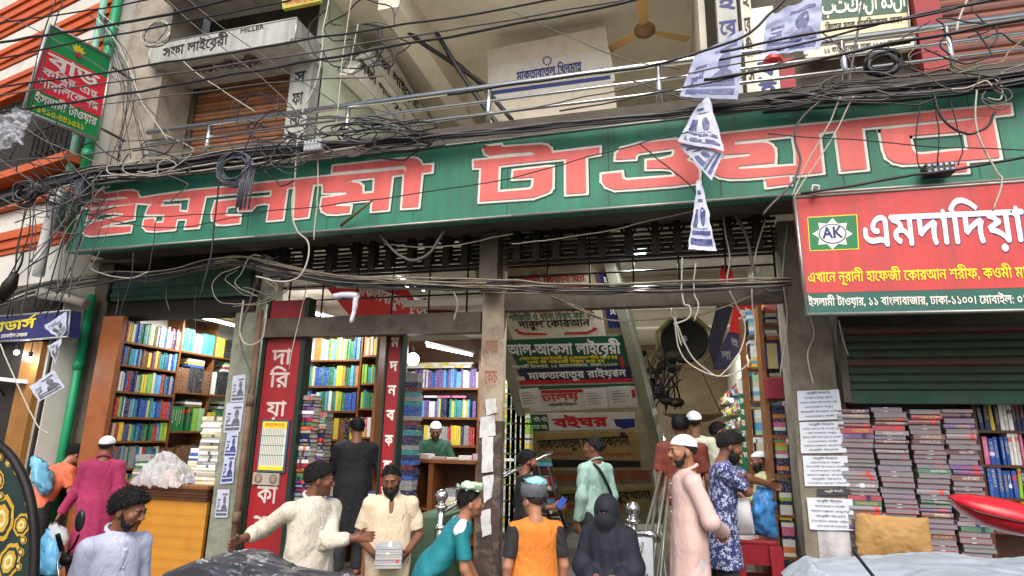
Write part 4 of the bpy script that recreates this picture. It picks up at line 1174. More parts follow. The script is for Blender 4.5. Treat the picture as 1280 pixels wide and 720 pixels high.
# books laid flat on top of the standing rows
for z, y0, pl in ((zs2[1]+.345, 1.0, ['blue', 'yellow', 'white']), (zs2[1]+.345, 1.7, ['white', 'red', 'white', 'lime green']), (zs2[2]+.32, 1.05, ['brown', 'white', 'black']), (zs2[2]+.32, 1.7, ['white', 'black', 'white'])):
    for k, c in enumerate(pl): LOOSE.append((Vector((-6.53, y0+.2, z+k*.035)), .2, .3, .033, 0, c))
pal_st = ['white', 'cream', 'white', 'grey', 'white', 'blue']
CT = U(158, 602.5, y=-.05).z
ct = thing('shop_counter', 'varnished yellow wood counter with carved dark top edge in front of the first bookshop', 'counter', (-5.5, .1, .35))
obj('front_panel', MB().box(-6.25, -4.9, -.04, .0, .35, CT-.16), bands('varnished_planks', [(190, 134, 52), (186, 130, 50), (180, 124, 46), (188, 131, 50)], 'Z', .11, .3, .3, dirtcol=(130, 82, 34)), ct)
obj('body', MB().box(-6.24, -4.91, .002, .5, .36, CT-.05), M_woodd, ct)
b = MB().box(-6.3, -4.88, -.08, .52, CT-.04, CT, bev=.01)
obj('counter_top', b, M_wood, ct)
b = MB()
for k in range(4): b.box(-6.28, -4.89, -.072+.008*(k % 2), -.0, CT-.155+k*.03, CT-.13+k*.03)
obj('carved_trim', b, M_woodd, ct)
# stacks on the counter
def stack(x, y, z, n, w, d, pal, where, group, rot=0, t=(.02, .045), as_things=True):
    zz = z; cnt = {}
    for k in range(n):
        th = random.uniform(*t); c = random.choice(pal); cnt[c] = cnt.get(c, 0)+1
        if as_things: book((x+random.uniform(-.012, .012), y+random.uniform(-.01, .01), zz), th, d, w, rot+random.uniform(-.06, .06), c, f'{c} book, {ORD[cnt[c]-1]} of its colour from the bottom, {where}', group, lying=True)
        else: LOOSE.append((Vector((x+random.uniform(-.012, .012), y, zz)), w, d, th, rot+random.uniform(-.06, .06), c))
        zz += th+.001
    return zz
stack(-5.08, .18, CT, 22, .26, .19, ['white', 'cream', 'white', 'grey'], 'tall paper stack on the counter', 'books stacked on the counter')
stack(-5.36, .32, CT, 12, .22, .16, ['white', 'blue', 'white', 'cream'], 'shorter stack behind the tall counter stack', 'books stacked on the counter')
stack(-6.1, .30, CT, 9, .22, .16, ['grey', 'green', 'white', 'navy'], 'low stack beside the crumpled plastic bag', 'books stacked on the counter')
tube_lamp('long white tube lamp along the slatted ceiling of the counter bookshop', U(232, 392, x=-6.1), U(296, 408, x=-6.1), 36)
# ---------------- second shop
YB = 1.12
b2x0, b2x1 = U(372, 450, y=YB).x, U(478, 450, y=YB).x
bc = thing('bookcase', 'wide brown bookcase packed with bright paperbacks in the middle bookshop', 'bookcase', ((b2x0+b2x1)/2, YB, .35))
zr = [U(420, y, y=YB).z for y in (449.5, 482.5, 513.5, 549)]
obj('back_panel', MB().box(b2x0-.02, b2x1, YB+.24, YB+.262, .35, 3.5), M_woodd, bc)
obj('side_panel', MB().box(b2x1, b2x1+.035, YB-.01, YB+.24, .35, 3.5), M_wood, bc)
obj('side_panel', MB().box(b2x1+.20, b2x1+.235, YB-.55, YB+.24, .35, 3.5), M_wood, bc)
xm = U(451, 450, y=YB).x
obj('divider', MB().box(xm-.012, xm+.012, YB, YB+.24, .35, 3.5), M_wood, bc)
pal2 = ['green', 'teal', 'white', 'sky blue', 'yellow', 'blue', 'cream', 'green', 'lime green', 'orange']
for k, z in enumerate(zr):
    obj('shelf', MB().box(b2x0-.02, xm-.013, YB, YB+.239, z-.022, z), M_wood, bc)
    z2 = z+(.035 if k else .05)
    obj('shelf', MB().box(xm+.013, b2x1-.001, YB, YB+.239, z2-.022, z2), M_wood, bc)
    w_ = ('top shelf', 'second shelf', 'third shelf', 'fourth shelf')[k]
    hm = (.30, .27, .26, .27)[k]
    shelf_row((b2x0, YB+.01, z+.001), (xm-.015, YB+.01, z+.001), Vector((0, 1, 0)), hm, pal2 if k != 3 else ['brown', 'black', 'brown', 'yellow'], ('red board end', f'{w_}, middle bookcase'), 'books in the middle bookshop', (.013, .032))
    shelf_row((xm+.015, YB+.01, z2+.001), (b2x1-.005, YB+.01, z2+.001), Vector((0, 1, 0)), hm*.92, (['yellow', 'orange', 'white', 'cream'], ['navy', 'white', 'lime green', 'teal'], ['yellow', 'lime green', 'teal', 'green'], ['yellow', 'pink', 'green', 'white'])[k], ('divider', f'{w_}, narrow bay, middle bookcase'), 'books in the middle bookshop', (.014, .034))
pst = ['maroon', 'navy', 'purple', 'green', 'white', 'navy', 'red', 'grey']
for k, (px, y, n) in enumerate(((380, .16, 34), (397, .30, 31))):
    c = U(px, 560, y=y)
    stack(c.x, y, .95, n, .24, .17, pst, f'hardback stack {"touching" if k == 0 else "second from"} the red board', 'hardbacks stacked beside the red board', t=(.03, .05))
tb = thing('book_table', 'low wooden table carrying stacked hardbacks in the middle bookshop', 'table', (-3.9, .5, .35))
obj('top', MB().box(-4.3, -3.75, .2, .9, .90, .945, bev=.006), M_wood, tb)
for x in (-4.26, -3.83):
    for y in (.24, .8): obj('leg', MB().box(x, x+.06, y, y+.06, .501, .899), M_woodd, tb)
for k, px in enumerate((408, 418, 470)):
    c = U(px, 560, y=.62)
    stack(c.x, .62, .946, (16, 13, 12)[k], .24, .17, ['white', 'navy', 'cream', 'blue', 'maroon', 'white'], '', '', as_things=False)
tube_lamp('white tube lamp behind the steel cross beam in the middle bookshop', U(388, 391, y=.55), U(424, 400, y=.9), 20)
bulb('round glowing bulb at the end of the tube lamp over the middle bookcase', U(388, 397.5, y=.5), .035, 4)
# ---------------- third shop
YC = 2.75
cx0, cx1 = U(508, 490, y=YC).x, U(597, 490, y=YC).x
bc = thing('bookcase', 'brown bookcase with blue and purple sets behind the shopkeeper in green', 'bookcase', ((cx0+cx1)/2, YC, .35))
zr = [U(550, y, y=YC).z for y in (484.5, 521.5, 556)]
obj('back_panel', MB().box(cx0-.5, cx1+.05, YC+.25, YC+.27, .35, 3.4), M_woodd, bc)
obj('side_panel', MB().box(cx1+.012, cx1+.05, YC-.02, YC+.25, .35, 3.2), M_wood, bc)
obj('side_panel', MB().box(cx0-.55, cx0-.51, YC-.02, YC+.25, .35, 3.2), M_wood, bc)
for k, z in enumerate(zr):
    obj('shelf', MB().box(cx0-.5, cx1+.011, YC, YC+.249, z-.03, z), M_wood, bc)
    w_ = ('top shelf', 'second shelf', 'third shelf')[k]
    pl = (['white', 'blue', 'purple', 'sky blue', 'white', 'purple'], ['teal', 'yellow', 'navy', 'white', 'sky blue', 'purple'], ['yellow', 'navy', 'grey', 'white', 'red'])[k]
    shelf_row((cx0-.3, YC+.01, z+.001), (cx1, YC+.01, z+.001), Vector((0, 1, 0)), .29, pl, ('', ''), '', (.016, .034), as_things=False, stuff=LOOSE)
for k in range(9):
    x = cx0+.05+k*.11
    for j in range(3): LOOSE.append((Vector((x+random.uniform(-.02, .02), YC+.13, zr[0]+.295+j*.028)), .18, .2, .026, random.uniform(-.1, .1), random.choice(['white', 'cream', 'yellow', 'white'])))
    if k % 2: LOOSE.append((Vector((x, YC+.13, zr[1]+.285)), .2, .2, .03, random.uniform(-.2, .2), random.choice(['yellow', 'white', 'lime green', 'pink'])))
for k in range(26): LOOSE.append((Vector((U(510, 560, y=.9).x+random.uniform(-.02, .02), .9, 1.25+k*.055)), .22, .17, .052, random.uniform(-.08, .08), random.choice(['navy', 'blue', 'grey', 'maroon', 'navy', 'teal'])))
tube_lamp('white tube lamp sloping across the third bookshop ceiling', U(534, 432, y=1.6), U(590, 444, y=2.4), 22)
bulb('big glowing bulb beside the tube lamp over the green-shirted shopkeeper', U(516, 449, y=1.7), .085, 9)
DT = U(545, 574, y=1.25).z
dk_ = thing('shop_desk', 'wooden shop desk with open shelves in front of the green-shirted shopkeeper', 'desk', (-2.7, 1.4, .35))
dx0, dx1 = U(513, 580, y=1.25).x, U(596, 580, y=1.25).x
obj('top', MB().box(dx0, dx1, 1.22, 1.75, DT-.045, DT, bev=.006), M_wood, dk_)
for px in (513, 535, 594):
    x = U(px, 600, y=1.25).x; obj('side_panel', MB().box(x, x+.06, 1.25, 1.72, .35, DT-.046), M_wood, dk_)
obj('back_panel', MB().box(dx0+.06, dx1-.02, 1.70, 1.719, .36, DT-.047), M_woodd, dk_)
for z in (.75, 1.1): obj('shelf', MB().box(dx0+.061, dx1-.021, 1.27, 1.69, z, z+.03), M_wood, dk_)
for z in (.42, .78, 1.13):
    for x in np.arange(dx0+.5, dx1-.2, .15):
        for k in range(5): LOOSE.append((Vector((x, 1.42, z+.004+k*.045)), .13, .2, .043, 0, random.choice(['white', 'cream', 'grey', 'white'])))
b = thing('paper_stack', 'loose white papers and packets spread on the shop desk', 'papers', (-2.6, 1.4, DT))
for k in range(7):
    x = dx0+.15+k*.17; m_ = MB()
    m_.box(-.08, .08, -.06, .06, 0, random.uniform(.02, .07), 0, Matrix.Translation((x, 1.38, DT+.001)) @ Matrix.Rotation(random.uniform(-.6, .6), 4, 'Z'))
    obj('packet', m_, mat('packet_'+str(k % 3), [(222, 220, 212), (196, 170, 176), (210, 200, 180)][k % 3], .6, .15, 20), b)
# shelf glimpsed between the middle pillar and the stairs
for k in range(11):
    z = .75+k*.2
    for j in range(5):
        p = U(640+j*6, 500, y=2.45)
        for q in range(3): LOOSE.append((Vector((p.x-.05, 2.45, z+q*.06)), .12, .2, .056, 0, random.choice(['yellow', 'white', 'cream', 'lime green', 'white'])))
tube_lamp('tube lamp deep inside lighting the yellow books beside the stairs', (-2.1, 2.0, 3.3), (-1.7, 2.0, 3.3), 16)
# ---------------- hall and passage
tube_lamp('twin tube lamp on the hall ceiling glimpsed through the lattice', U(792, 315, y=.32), U(808, 314, y=.32), 34)
tube_lamp('second twin tube lamp just under the first on the hall ceiling', U(793, 319.5, y=.30), U(807, 318.5, y=.30), 34)
tube_lamp('long tube lamp on the hall ceiling seen past the red cloth banner', U(498, 347, y=1.3), U(530, 363, y=1.7), 22)
tube_lamp('short bright tube lamp hanging at the passage bookstall', U(934, 447, y=1.7), U(947, 436, y=1.4), 34)
for k, (px, py, y, r) in enumerate(((914, 500, 6, .035), (822, 540, 8, .03), (830, 549, 8, .02))):
    bulb(('bare glowing bulb in the passage beside the hanging panels', 'round lit bulb over the distant passage stalls', 'tiny lit bulb below the round lit one over the distant stalls')[k], U(px, py, y=y), r, 30)
# passage bookstall shelves on the right
for j, (x0p, x1p, yy, pl) in enumerate(((944, 962, 1.3, ['white', 'yellow', 'sky blue', 'pale green', 'cream']), (968, 986, .6, ['white', 'navy', 'pink', 'lime green', 'orange', 'white']))):
    x0, x1 = U(x0p, 540, y=yy).x, U(x1p, 540, y=yy).x
    bc = thing('bookcase', ('narrow bookcase of flat-stacked pale books inside the passage stall', 'narrow bookcase of bright flat-stacked books just behind the papered column')[j], 'bookcase', (x0, yy, .35))
    obj('side_panel', MB().box(x0-.07, x0-.03, yy-.02, yy+.3, .35, 3.3), M_wood, bc)
    obj('side_panel', MB().box(x1+.01, x1+.03, yy-.02, yy+.3, .35, 3.3), M_woodd, bc)
    for k in range(8):
        z = .6+k*.36
        obj('shelf', MB().box(x0-.03, x1+.01, yy, yy+.29, z-.025, z), M_wood, bc)
        zz = z+.001
        while zz < z+.26:
            th = random.uniform(.025, .05); LOOSE.append((Vector(((x0+x1)/2-.01, yy+.13, zz)), x1-x0-.02, .22, th, 0, random.choice(pl))); zz += th+.001
for k in range(24):
    for z in np.arange(.6, 2.9, .32):
        for xx in (1.2, -1.95):
            for q in range(3): LOOSE.append((Vector((xx, 3.2+k*.38, z+q*.06)), .3, .33, .055, random.uniform(-.1, .1), random.choice(['white', 'yellow', 'cream', 'sky blue', 'green', 'red', 'navy'])))
tube_lamp('unseen tube lamp added over the far end of the passage', (-1.0, 9.0, 4.55), (.4, 9.0, 4.55), 120)  # added lamp, kept out of view above the beam, brightens the passage end

# a shelf post, a dark trunk and boxes behind the column
t = thing('suitcase', 'dark red box on a high shelf beside the papered column', 'box', (.88, .5, 2.5))
p = U(972, 480, y=.45)
obj('body', MB().box(p.x-.1, p.x+.11, .42, .7, p.z-.14, p.z+.06, bev=.01), mat('box_red', (130, 22, 44), .45, .2), t)
t = thing('banner', 'dark blue and cream cloth strip hanging above the dark red box', 'banner', (.88, .5, 2.9))
p = U(969, 445, y=.46)
obj('cloth', MB().box(p.x-.09, p.x+.09, .45, .47, p.z-.12, p.z+.12), bands('cloth_strip', [(180, 160, 110), (40, 44, 84), (40, 44, 84), (180, 160, 110)], 'X', .18, .8), t)

# ---------------- right shop: plastic wrapped book bundles
cols4 = [(1056, 1098), (1100, 1143), (1146, 1188), (1190, 1230)]
pw = ['purple', 'grey', 'brown', 'grey', 'maroon', 'grey', 'purple', 'green', 'red', 'maroon', 'brown']
for c, (xa, xb) in enumerate(cols4):
    x0, x1 = U(xa, 600, y=-.02).x, U(xb, 600, y=-.02).x
    zt = U(1100, 507+(2 if c % 2 else 0), y=-.02).z
    zz = .62; k = 0
    while zz < zt-.03:
        th = random.uniform(.027, .044); k += 1
        cl = random.choice(pw)
        book(((x0+x1)/2+random.uniform(-.014, .014), .10+random.uniform(-.012, .012), zz), th, .24, (x1-x0)*random.uniform(.93, 1.0), R(random.uniform(-2, 2)), cl, f'{cl} plastic-wrapped hardback, {ORD[k-1]} from the bottom, {("stack beside the papered column", "second stack from the papered column", "third stack from the papered column", "stack next to the bright shelf")[c]}', 'wrapped hardbacks under the half lowered shutter', lying=True, grey=.35 if random.random() < .36 else -1)
        zz += th+.003
tb = thing('book_platform', 'low rough wooden platform under the wrapped hardback stacks', 'platform', (1.9, .2, .35))
obj('top', MB().box(1.33, 3.6, -.06, .6, .55, .61), M_woodd, tb)
for x in (1.36, 2.4, 3.4): obj('leg', MB().box(x, x+.08, -.03, .05, .351, .549), M_woodd, tb)
bc = thing('bookcase', 'shelf of bright upright books at the picture edge beside the wrapped stacks', 'bookcase', (2.9, .5, .35))
bx0 = U(1226, 560, y=.35).x
zr = [U(1250, y, y=.35).z for y in (538, 581, 622, 664)]
obj('side_panel', MB().box(bx0-.03, bx0, .34, .62, .35, 2.6), M_woodd, bc)
obj('back_panel', MB().box(bx0, bx0+1.4, .63, .65, .35, 2.6), M_woodd, bc)
for k, z in enumerate(zr):
    obj('shelf', MB().box(bx0, bx0+1.4, .34, .62, z-.022, z), M_woodd, bc)
    shelf_row((bx0+.01, .35, z+.001), (bx0+.62, .35, z+.001), Vector((0, 1, 0)), .27, (['navy', 'yellow', 'white', 'orange', 'sky blue'], ['green', 'white', 'pink', 'yellow', 'blue'], ['blue', 'sky blue', 'lime green', 'navy'], ['navy', 'yellow', 'white'])[k], ('wrapped stacks', f'{("top", "second", "third", "fourth")[k]} shelf, bright bookcase'), 'books beside the wrapped stacks', (.025, .045))
    shelf_row((bx0+.66, .35, z+.001), (bx0+1.38, .35, z+.001), Vector((0, 1, 0)), .27, pal2, ('', ''), '', as_things=False, stuff=LOOSE)
place_books()
loose_books('shelved_books', 'remaining books on the farther shelves and stacks')
print('BOOKS', NB[0], len(LOOSE))
# ================================================================== PEOPLE
def V(*a): return np.array(a, dtype=np.float32)
class Field:
    """signed distance field on a grid; shapes are blended in with a smooth union"""
    def __init__(s, lo, hi, h):
        s.h = h; s.lo = np.array(lo, np.float32); n = np.ceil((np.array(hi)-s.lo)/h).astype(int)+1
        s.n = n; s.f = np.full(n, 1.0, np.float32)
    def sub(s, lo, hi):
        a = np.clip(np.floor((np.array(lo)-s.lo)/s.h).astype(int), 0, s.n); b = np.clip(np.ceil((np.array(hi)-s.lo)/s.h).astype(int)+1, 0, s.n)
        if (b <= a).any(): return None
        sl = tuple(slice(i, j) for i, j in zip(a, b))
        ax = [s.lo[k]+s.h*np.arange(a[k], b[k], dtype=np.float32) for k in range(3)]
        return sl, ax[0][:, None, None], ax[1][None, :, None], ax[2][None, None, :]
    def put(s, lo, hi, fn, k=.02, mode='u'):
        m = max(k, .02)+.01
        g = s.sub(np.array(lo)-m, np.array(hi)+m)
        if g is None: return s
        sl, X, Y, Z = g
        d = np.broadcast_to(fn(X, Y, Z), s.f[sl].shape).astype(np.float32); a = s.f[sl]
        if mode == 'u':
            h = np.clip(.5+.5*(a-d)/k, 0, 1); s.f[sl] = a*(1-h)+d*h-k*h*(1-h)
        elif mode == 's':
            d = -d; h = np.clip(.5-.5*(a-d)/k, 0, 1); s.f[sl] = a*(1-h)+d*h+k*h*(1-h)
        return s
    def cone(s, a, b, ra, rb, k=.02, mode='u', M=None):
        """tapered capsule; M = 3x3 metric that squashes the section"""
        a = V(*a); b = V(*b); r = max(ra, rb)*1.6 if M is not None else max(ra, rb)
        def fn(X, Y, Z):
            P = [X-a[0], Y-a[1], Z-a[2]]; D = b-a
            if M is not None:
                P = [M[i][0]*P[0]+M[i][1]*P[1]+M[i][2]*P[2] for i in range(3)]; D = np.array(M) @ D
            t = np.clip((P[0]*D[0]+P[1]*D[1]+P[2]*D[2])/max(1e-9, float(D @ D)), 0, 1)
            return np.sqrt((P[0]-D[0]*t)**2+(P[1]-D[1]*t)**2+(P[2]-D[2]*t)**2)-(ra+(rb-ra)*t)
        return s.put(np.minimum(a, b)-r, np.maximum(a, b)+r, fn, k, mode)
    def ell(s, c, r, A=None, k=.02, mode='u'):
        """ellipsoid; A rows = its axes"""
        c = V(*c); rr = V(*r); m = max(r); A = np.eye(3) if A is None else A
        def fn(X, Y, Z):
            x, y, z = X-c[0], Y-c[1], Z-c[2]
            q = [(A[i][0]*x+A[i][1]*y+A[i][2]*z) for i in range(3)]
            k0 = np.sqrt(sum((q[i]/rr[i])**2 for i in range(3))); k1 = np.sqrt(sum((q[i]/rr[i]**2)**2 for i in range(3)))+1e-6
            return k0*(k0-1)/k1
        return s.put(c-m, c+m, fn, k, mode)
    def cut(s, p, n, lo=None, hi=None):
        """remove what lies on the +n side of the plane"""
        g = s.sub(lo if lo is not None else s.lo, hi if hi is not None else s.lo+s.n*s.h)
        if g is None: return s
        sl, X, Y, Z = g
        s.f[sl] = np.maximum(s.f[sl], (X-p[0])*n[0]+(Y-p[1])*n[1]+(Z-p[2])*n[2]); return s
    def warp(s, fn):
        ax = [s.lo[k]+s.h*np.arange(s.n[k], dtype=np.float32) for k in range(3)]
        s.f += fn(ax[0][:, None, None], ax[1][None, :, None], ax[2][None, None, :]).astype(np.float32); return s
    def mesh(s):
        g = vdb.FloatGrid(); g.background = 1.0
        f = s.f.copy()
        for ax_ in range(3):   # close anything that touches the border
            i0 = [slice(None)]*3; i0[ax_] = 0; f[tuple(i0)] = .1; i0[ax_] = -1; f[tuple(i0)] = .1
        g.copyFromArray(np.clip(f, -4*s.h, 4*s.h))
        pts, quads = g.convertToQuads(isovalue=0.0)
        return s.lo+np.asarray(pts)*s.h, np.asarray(quads)
def sdf_obj(name, F_, m, parent, place, smooth=2):
    pts, quads = F_.mesh()
    if len(pts) == 0: return None
    # light relaxation of the stair-steps
    e = np.concatenate([quads[:, [0, 1]], quads[:, [1, 2]], quads[:, [2, 3]], quads[:, [3, 0]]])
    for _ in range(smooth):
        acc = np.zeros_like(pts); cnt = np.zeros(len(pts))
        np.add.at(acc, e[:, 0], pts[e[:, 1]]); np.add.at(acc, e[:, 1], pts[e[:, 0]]); np.add.at(cnt, e[:, 0], 1); np.add.at(cnt, e[:, 1], 1)
        pts = .5*pts+.5*acc/np.maximum(cnt, 1)[:, None]
    w = place(pts)
    p0, p1, p2 = w[quads[:, 0]], w[quads[:, 1]], w[quads[:, 2]]
    vol = np.einsum('ij,ij->i', p0, np.cross(p1-p0, p2-p0)).sum()
    c = w.mean(0); vol = np.einsum('ij,ij->i', p0-c, np.cross(p1-p0, p2-p0)).sum()
    if vol < 0: quads = quads[:, ::-1]
    me = bpy.data.meshes.new(name); o_ = np.array(wloc(parent))
    me.from_pydata((w-o_).tolist(), [], quads.tolist())
    me.polygons.foreach_set('use_smooth', [True]*len(me.polygons)); me.materials.append(m); me.update()
    o = bpy.data.objects.new(name, me); COL.objects.link(o); o.parent = parent
    return o, pts
def skin_mat(name, col):
    if name in _mc: return _mc[name]
    m = mat(name, col, .5, .10, 9, bump=.06, bscale=160)
    t = m.node_tree; N = t.nodes; L = t.links; b_ = N['Principled BSDF']
    b_.inputs['Subsurface Weight'].default_value = .12; b_.inputs['Subsurface Radius'].default_value = (.012, .005, .003)
    vc = N.new('ShaderNodeVertexColor'); vc.layer_name = 'tone'
    x = N.new('ShaderNodeMix'); x.data_type = 'RGBA'; x.blend_type = 'MULTIPLY'; x.inputs[0].default_value = 1
    L.new(b_.inputs['Base Color'].links[0].from_socket, x.inputs[6]); L.new(vc.outputs[0], x.inputs[7]); L.new(x.outputs[2], b_.inputs['Base Color'])
    return m
def cloth(name, col, rough=.8, var=.2, bump=.6, pattern=None, pcol=None, sheen=.02):
    if name in _mc: return _mc[name]
    m = mat(name, col, rough, var, 7, bump=0)
    t = m.node_tree; N = t.nodes; L = t.links; b_ = N['Principled BSDF']
    b_.inputs['Sheen Weight'].default_value = sheen
    tc = N.new('ShaderNodeTexCoord')
    if pattern:
        v = N.new('ShaderNodeTexVoronoi'); v.inputs['Scale'].default_value = pattern[0]; L.new(tc.outputs['Object'], v.inputs['Vector'])
        nz = N.new('ShaderNodeTexNoise'); nz.inputs['Scale'].default_value = pattern[0]*1.7; nz.inputs['Detail'].default_value = 2; L.new(tc.outputs['Object'], nz.inputs['Vector'])
        nz.inputs['Distortion'].default_value = 1.6
        ad = N.new('ShaderNodeMath'); ad.operation = 'MULTIPLY_ADD'; ad.inputs[1].default_value = .35; L.new(v.outputs['Distance'], ad.inputs[0]); L.new(nz.outputs[0], ad.inputs[2])
        lt = N.new('ShaderNodeMath'); lt.operation = 'LESS_THAN'; lt.inputs[1].default_value = pattern[1]; L.new(ad.outputs[0], lt.inputs[0])
        x = N.new('ShaderNodeMix'); x.data_type = 'RGBA'; L.new(lt.outputs[0], x.inputs[0]); L.new(b_.inputs['Base Color'].links[0].from_socket, x.inputs[6]); x.inputs[7].default_value = lin(pcol)
        L.new(x.outputs[2], b_.inputs['Base Color'])
    # soft creases and a fine weave
    mp = N.new('ShaderNodeMapping'); mp.inputs['Scale'].default_value = (12, 12, 6); L.new(tc.outputs['Object'], mp.inputs[0])
    n1 = N.new('ShaderNodeTexNoise'); n1.inputs['Scale'].default_value = 1; n1.inputs['Detail'].default_value = 3; n1.inputs['Distortion'].default_value = 1.2; L.new(mp.outputs[0], n1.inputs['Vector'])
    bp_ = N.new('ShaderNodeBump'); bp_.inputs['Strength'].default_value = bump; bp_.inputs['Distance'].default_value = .03; L.new(n1.outputs[0], bp_.inputs['Height'])
    n2 = N.new('ShaderNodeTexNoise'); n2.inputs['Scale'].default_value = 220; L.new(tc.outputs['Object'], n2.inputs['Vector'])
    b2_ = N.new('ShaderNodeBump'); b2_.inputs['Strength'].default_value = .12; b2_.inputs['Distance'].default_value = .004; L.new(n2.outputs[0], b2_.inputs['Height'])
    L.new(bp_.outputs[0], b2_.inputs['Normal']); L.new(b2_.outputs[0], b_.inputs['Normal'])
    return m
M_hair = mat('black_hair', (12, 10, 9), .6, .35, 60, bump=.6, bscale=200)
M_beardg = mat('greying_beard', (52, 47, 43), .7, .4, 90, bump=.5, bscale=240)
M_eye = mat('eye_white', (190, 182, 172), .3, .05)
M_iris = mat('eye_dark', (26, 17, 13), .2, .05)
M_cap = cloth('white_cap', (226, 228, 230), .8, .06, .15)
def rotm(ax, deg):
    return np.array(Matrix.Rotation(R(deg), 3, ax))
def person(label, head_px, y, floor, ang, skin=(112, 72, 50), top=('shirt', None), bottom=None, lean=(0, 0), head=(0, 0, 0), R_arm=None, L_arm=None, hair='short', beard=None, cap=None, h=.008, wide=1.0, hat=0.0, legs='stand', brow=True, sleeve=1.0, seed=0, folds=1.0, curl=(25, 25), target_arms=None, collar=None, kneeback=0, sleeve_mat=None, panel=None, hem=None, twist=0, group=None):
    """one figure: the head top is put where the photograph has it, the feet on `floor`.
    ang: 0 faces the camera, 90 faces picture right. Arms: (elbow offset, wrist offset) in the body frame, or picture points."""
    rs = np.random.RandomState(seed+3)
    # joints for a 1.70 m figure: x right, y forward, z up
    pel = V(0, 0, .95)
    J = dict(neck=V(0, -.012, 1.43), head=V(0, .018, 1.585), chest=V(0, .0, 1.28), upper=V(0, -.005, 1.385), waist=V(0, .005, 1.10), shR=V(.172*wide, -.008, 1.372), shL=V(-.172*wide, -.008, 1.372))
    T = rotm('X', -lean[0]) @ rotm('Y', lean[1]) @ rotm('Z', -twist)
    for k in list(J): J[k] = (T @ (J[k]-pel)+pel).astype(np.float32)
    HR = T @ rotm('Z', -head[0]) @ rotm('X', -head[1]) @ rotm('Y', head[2])   # head yaw right, nod down, tilt right
    if lean[0] > 15: HR = rotm('X', -lean[0]*.35) @ rotm('Y', lean[1]) @ rotm('Z', -head[0]) @ rotm('X', -head[1]) @ rotm('Y', head[2])
    J['head'] = J['neck']+(HR @ V(0, .03, .155)*.75+(T @ V(0, .03, .155))*.25).astype(np.float32)
    topz = float(J['head'][2]+.118+hat); topxy = J['head'][:2]
    tgt = U(*head_px, y=y)
    S = (tgt.z-floor)/topz
    base = math.degrees(math.atan2(CAM.y-tgt.y, CAM.x-tgt.x))+ang      # world bearing of the facing direction
    fx, fy = math.cos(R(base)), math.sin(R(base))
    B = np.array([[fy, fx, 0], [-fx, fy, 0], [0, 0, 1]])               # columns: right, forward, up
    off = np.array([tgt.x, tgt.y, floor])-B @ (np.array([topxy[0], topxy[1], 0])*S)
    def place(p): return (np.asarray(p)*S) @ B.T+off
    def local(w): return (B.T @ (np.array(w)-off)/S).astype(np.float32)
    root = thing('person', label, 'person', tuple(off), group)
    arms = {}
    for sd, a in (('R', R_arm), ('L', L_arm)):
        sg = 1 if sd == 'R' else -1
        sh = J['sh'+sd]
        if a is None:
            el = sh+V(sg*.055, -.03, -.285); wr = el+V(sg*.0, .07, -.245)
        elif isinstance(a[0], tuple) and len(a[0]) == 3 and isinstance(a[0][0], str):
            el = local(U(a[0][1][0], a[0][1][1], y=a[0][2])); wr = local(U(a[1][1][0], a[1][1][1], y=a[1][2]))
            d = el-sh; el = sh+d/np.linalg.norm(d)*min(.31, max(.24, np.linalg.norm(d))); d = wr-el; wr = el+d/np.linalg.norm(d)*min(.27, max(.2, np.linalg.norm(d)))
        else:
            el = sh+V(*a[0]); wr = el+V(*a[1])
        arms[sd] = (sh, el, wr)
    hz = float(J['head'][2])
    pts = np.array([p for a in arms.values() for p in a]+list(J.values()))
    lo = np.minimum(pts.min(0)-.2, [-.32, -.3, -.0]); hi = np.maximum(pts.max(0)+.2, [.32, .3, 0]); 
    lo[2] = 0
    squash = [[1, 0, 0], [0, 1.55, 0], [0, 0, 1]]
    Mq = (np.array(squash) @ T.T)
    if legs == 'stand': LEG = [(V(s_*.09, .0, .92), V(s_*.10, .03*(1 if s_ > 0 else -1), .49), V(s_*.10, -.02+.05*(1 if s_ > 0 else -1), .08)) for s_ in (1, -1)]
    else: LEG = [(V(s_*.09, .0, .92), V(s_*.11, .16*s_, .50), V(s_*.10, -.02+.20*s_-.12*(s_ < 0), .08)) for s_ in (1, -1)]
    # ------------------------------------------------ body: head, neck, trunk, arms with hands, legs with feet: one surface
    Fb = Field(lo, hi, h)
    Fb.cone(J['waist'], J['chest'], .125*wide, .140*wide, .03, M=Mq); Fb.cone(pel, J['waist'], .14*wide, .12*wide, .03, M=Mq)
    Fb.cone(J['shL'], J['shR'], .045, .045, .04)
    Fb.cone(J['upper'], J['neck'], .075, .058, .04); Fb.cone(J['neck'], J['head']+(HR @ V(0, -.015, -.02)).astype(np.float32), .056, .054, .02)
    for sd in 'RL':
        sh, el, wr = arms[sd]
        Fb.cone(sh, el, .046, .040, .02); Fb.cone(el, wr, .040, .027, .012)
    for hp_, kn, an in LEG:
        Fb.cone(hp_, kn, .08, .055, .02); Fb.cone(kn, an, .052, .036, .015)
        Fb.cone(an+V(0, -.04, -.045), an+V(0, .14, -.05), .035, .028, .02)
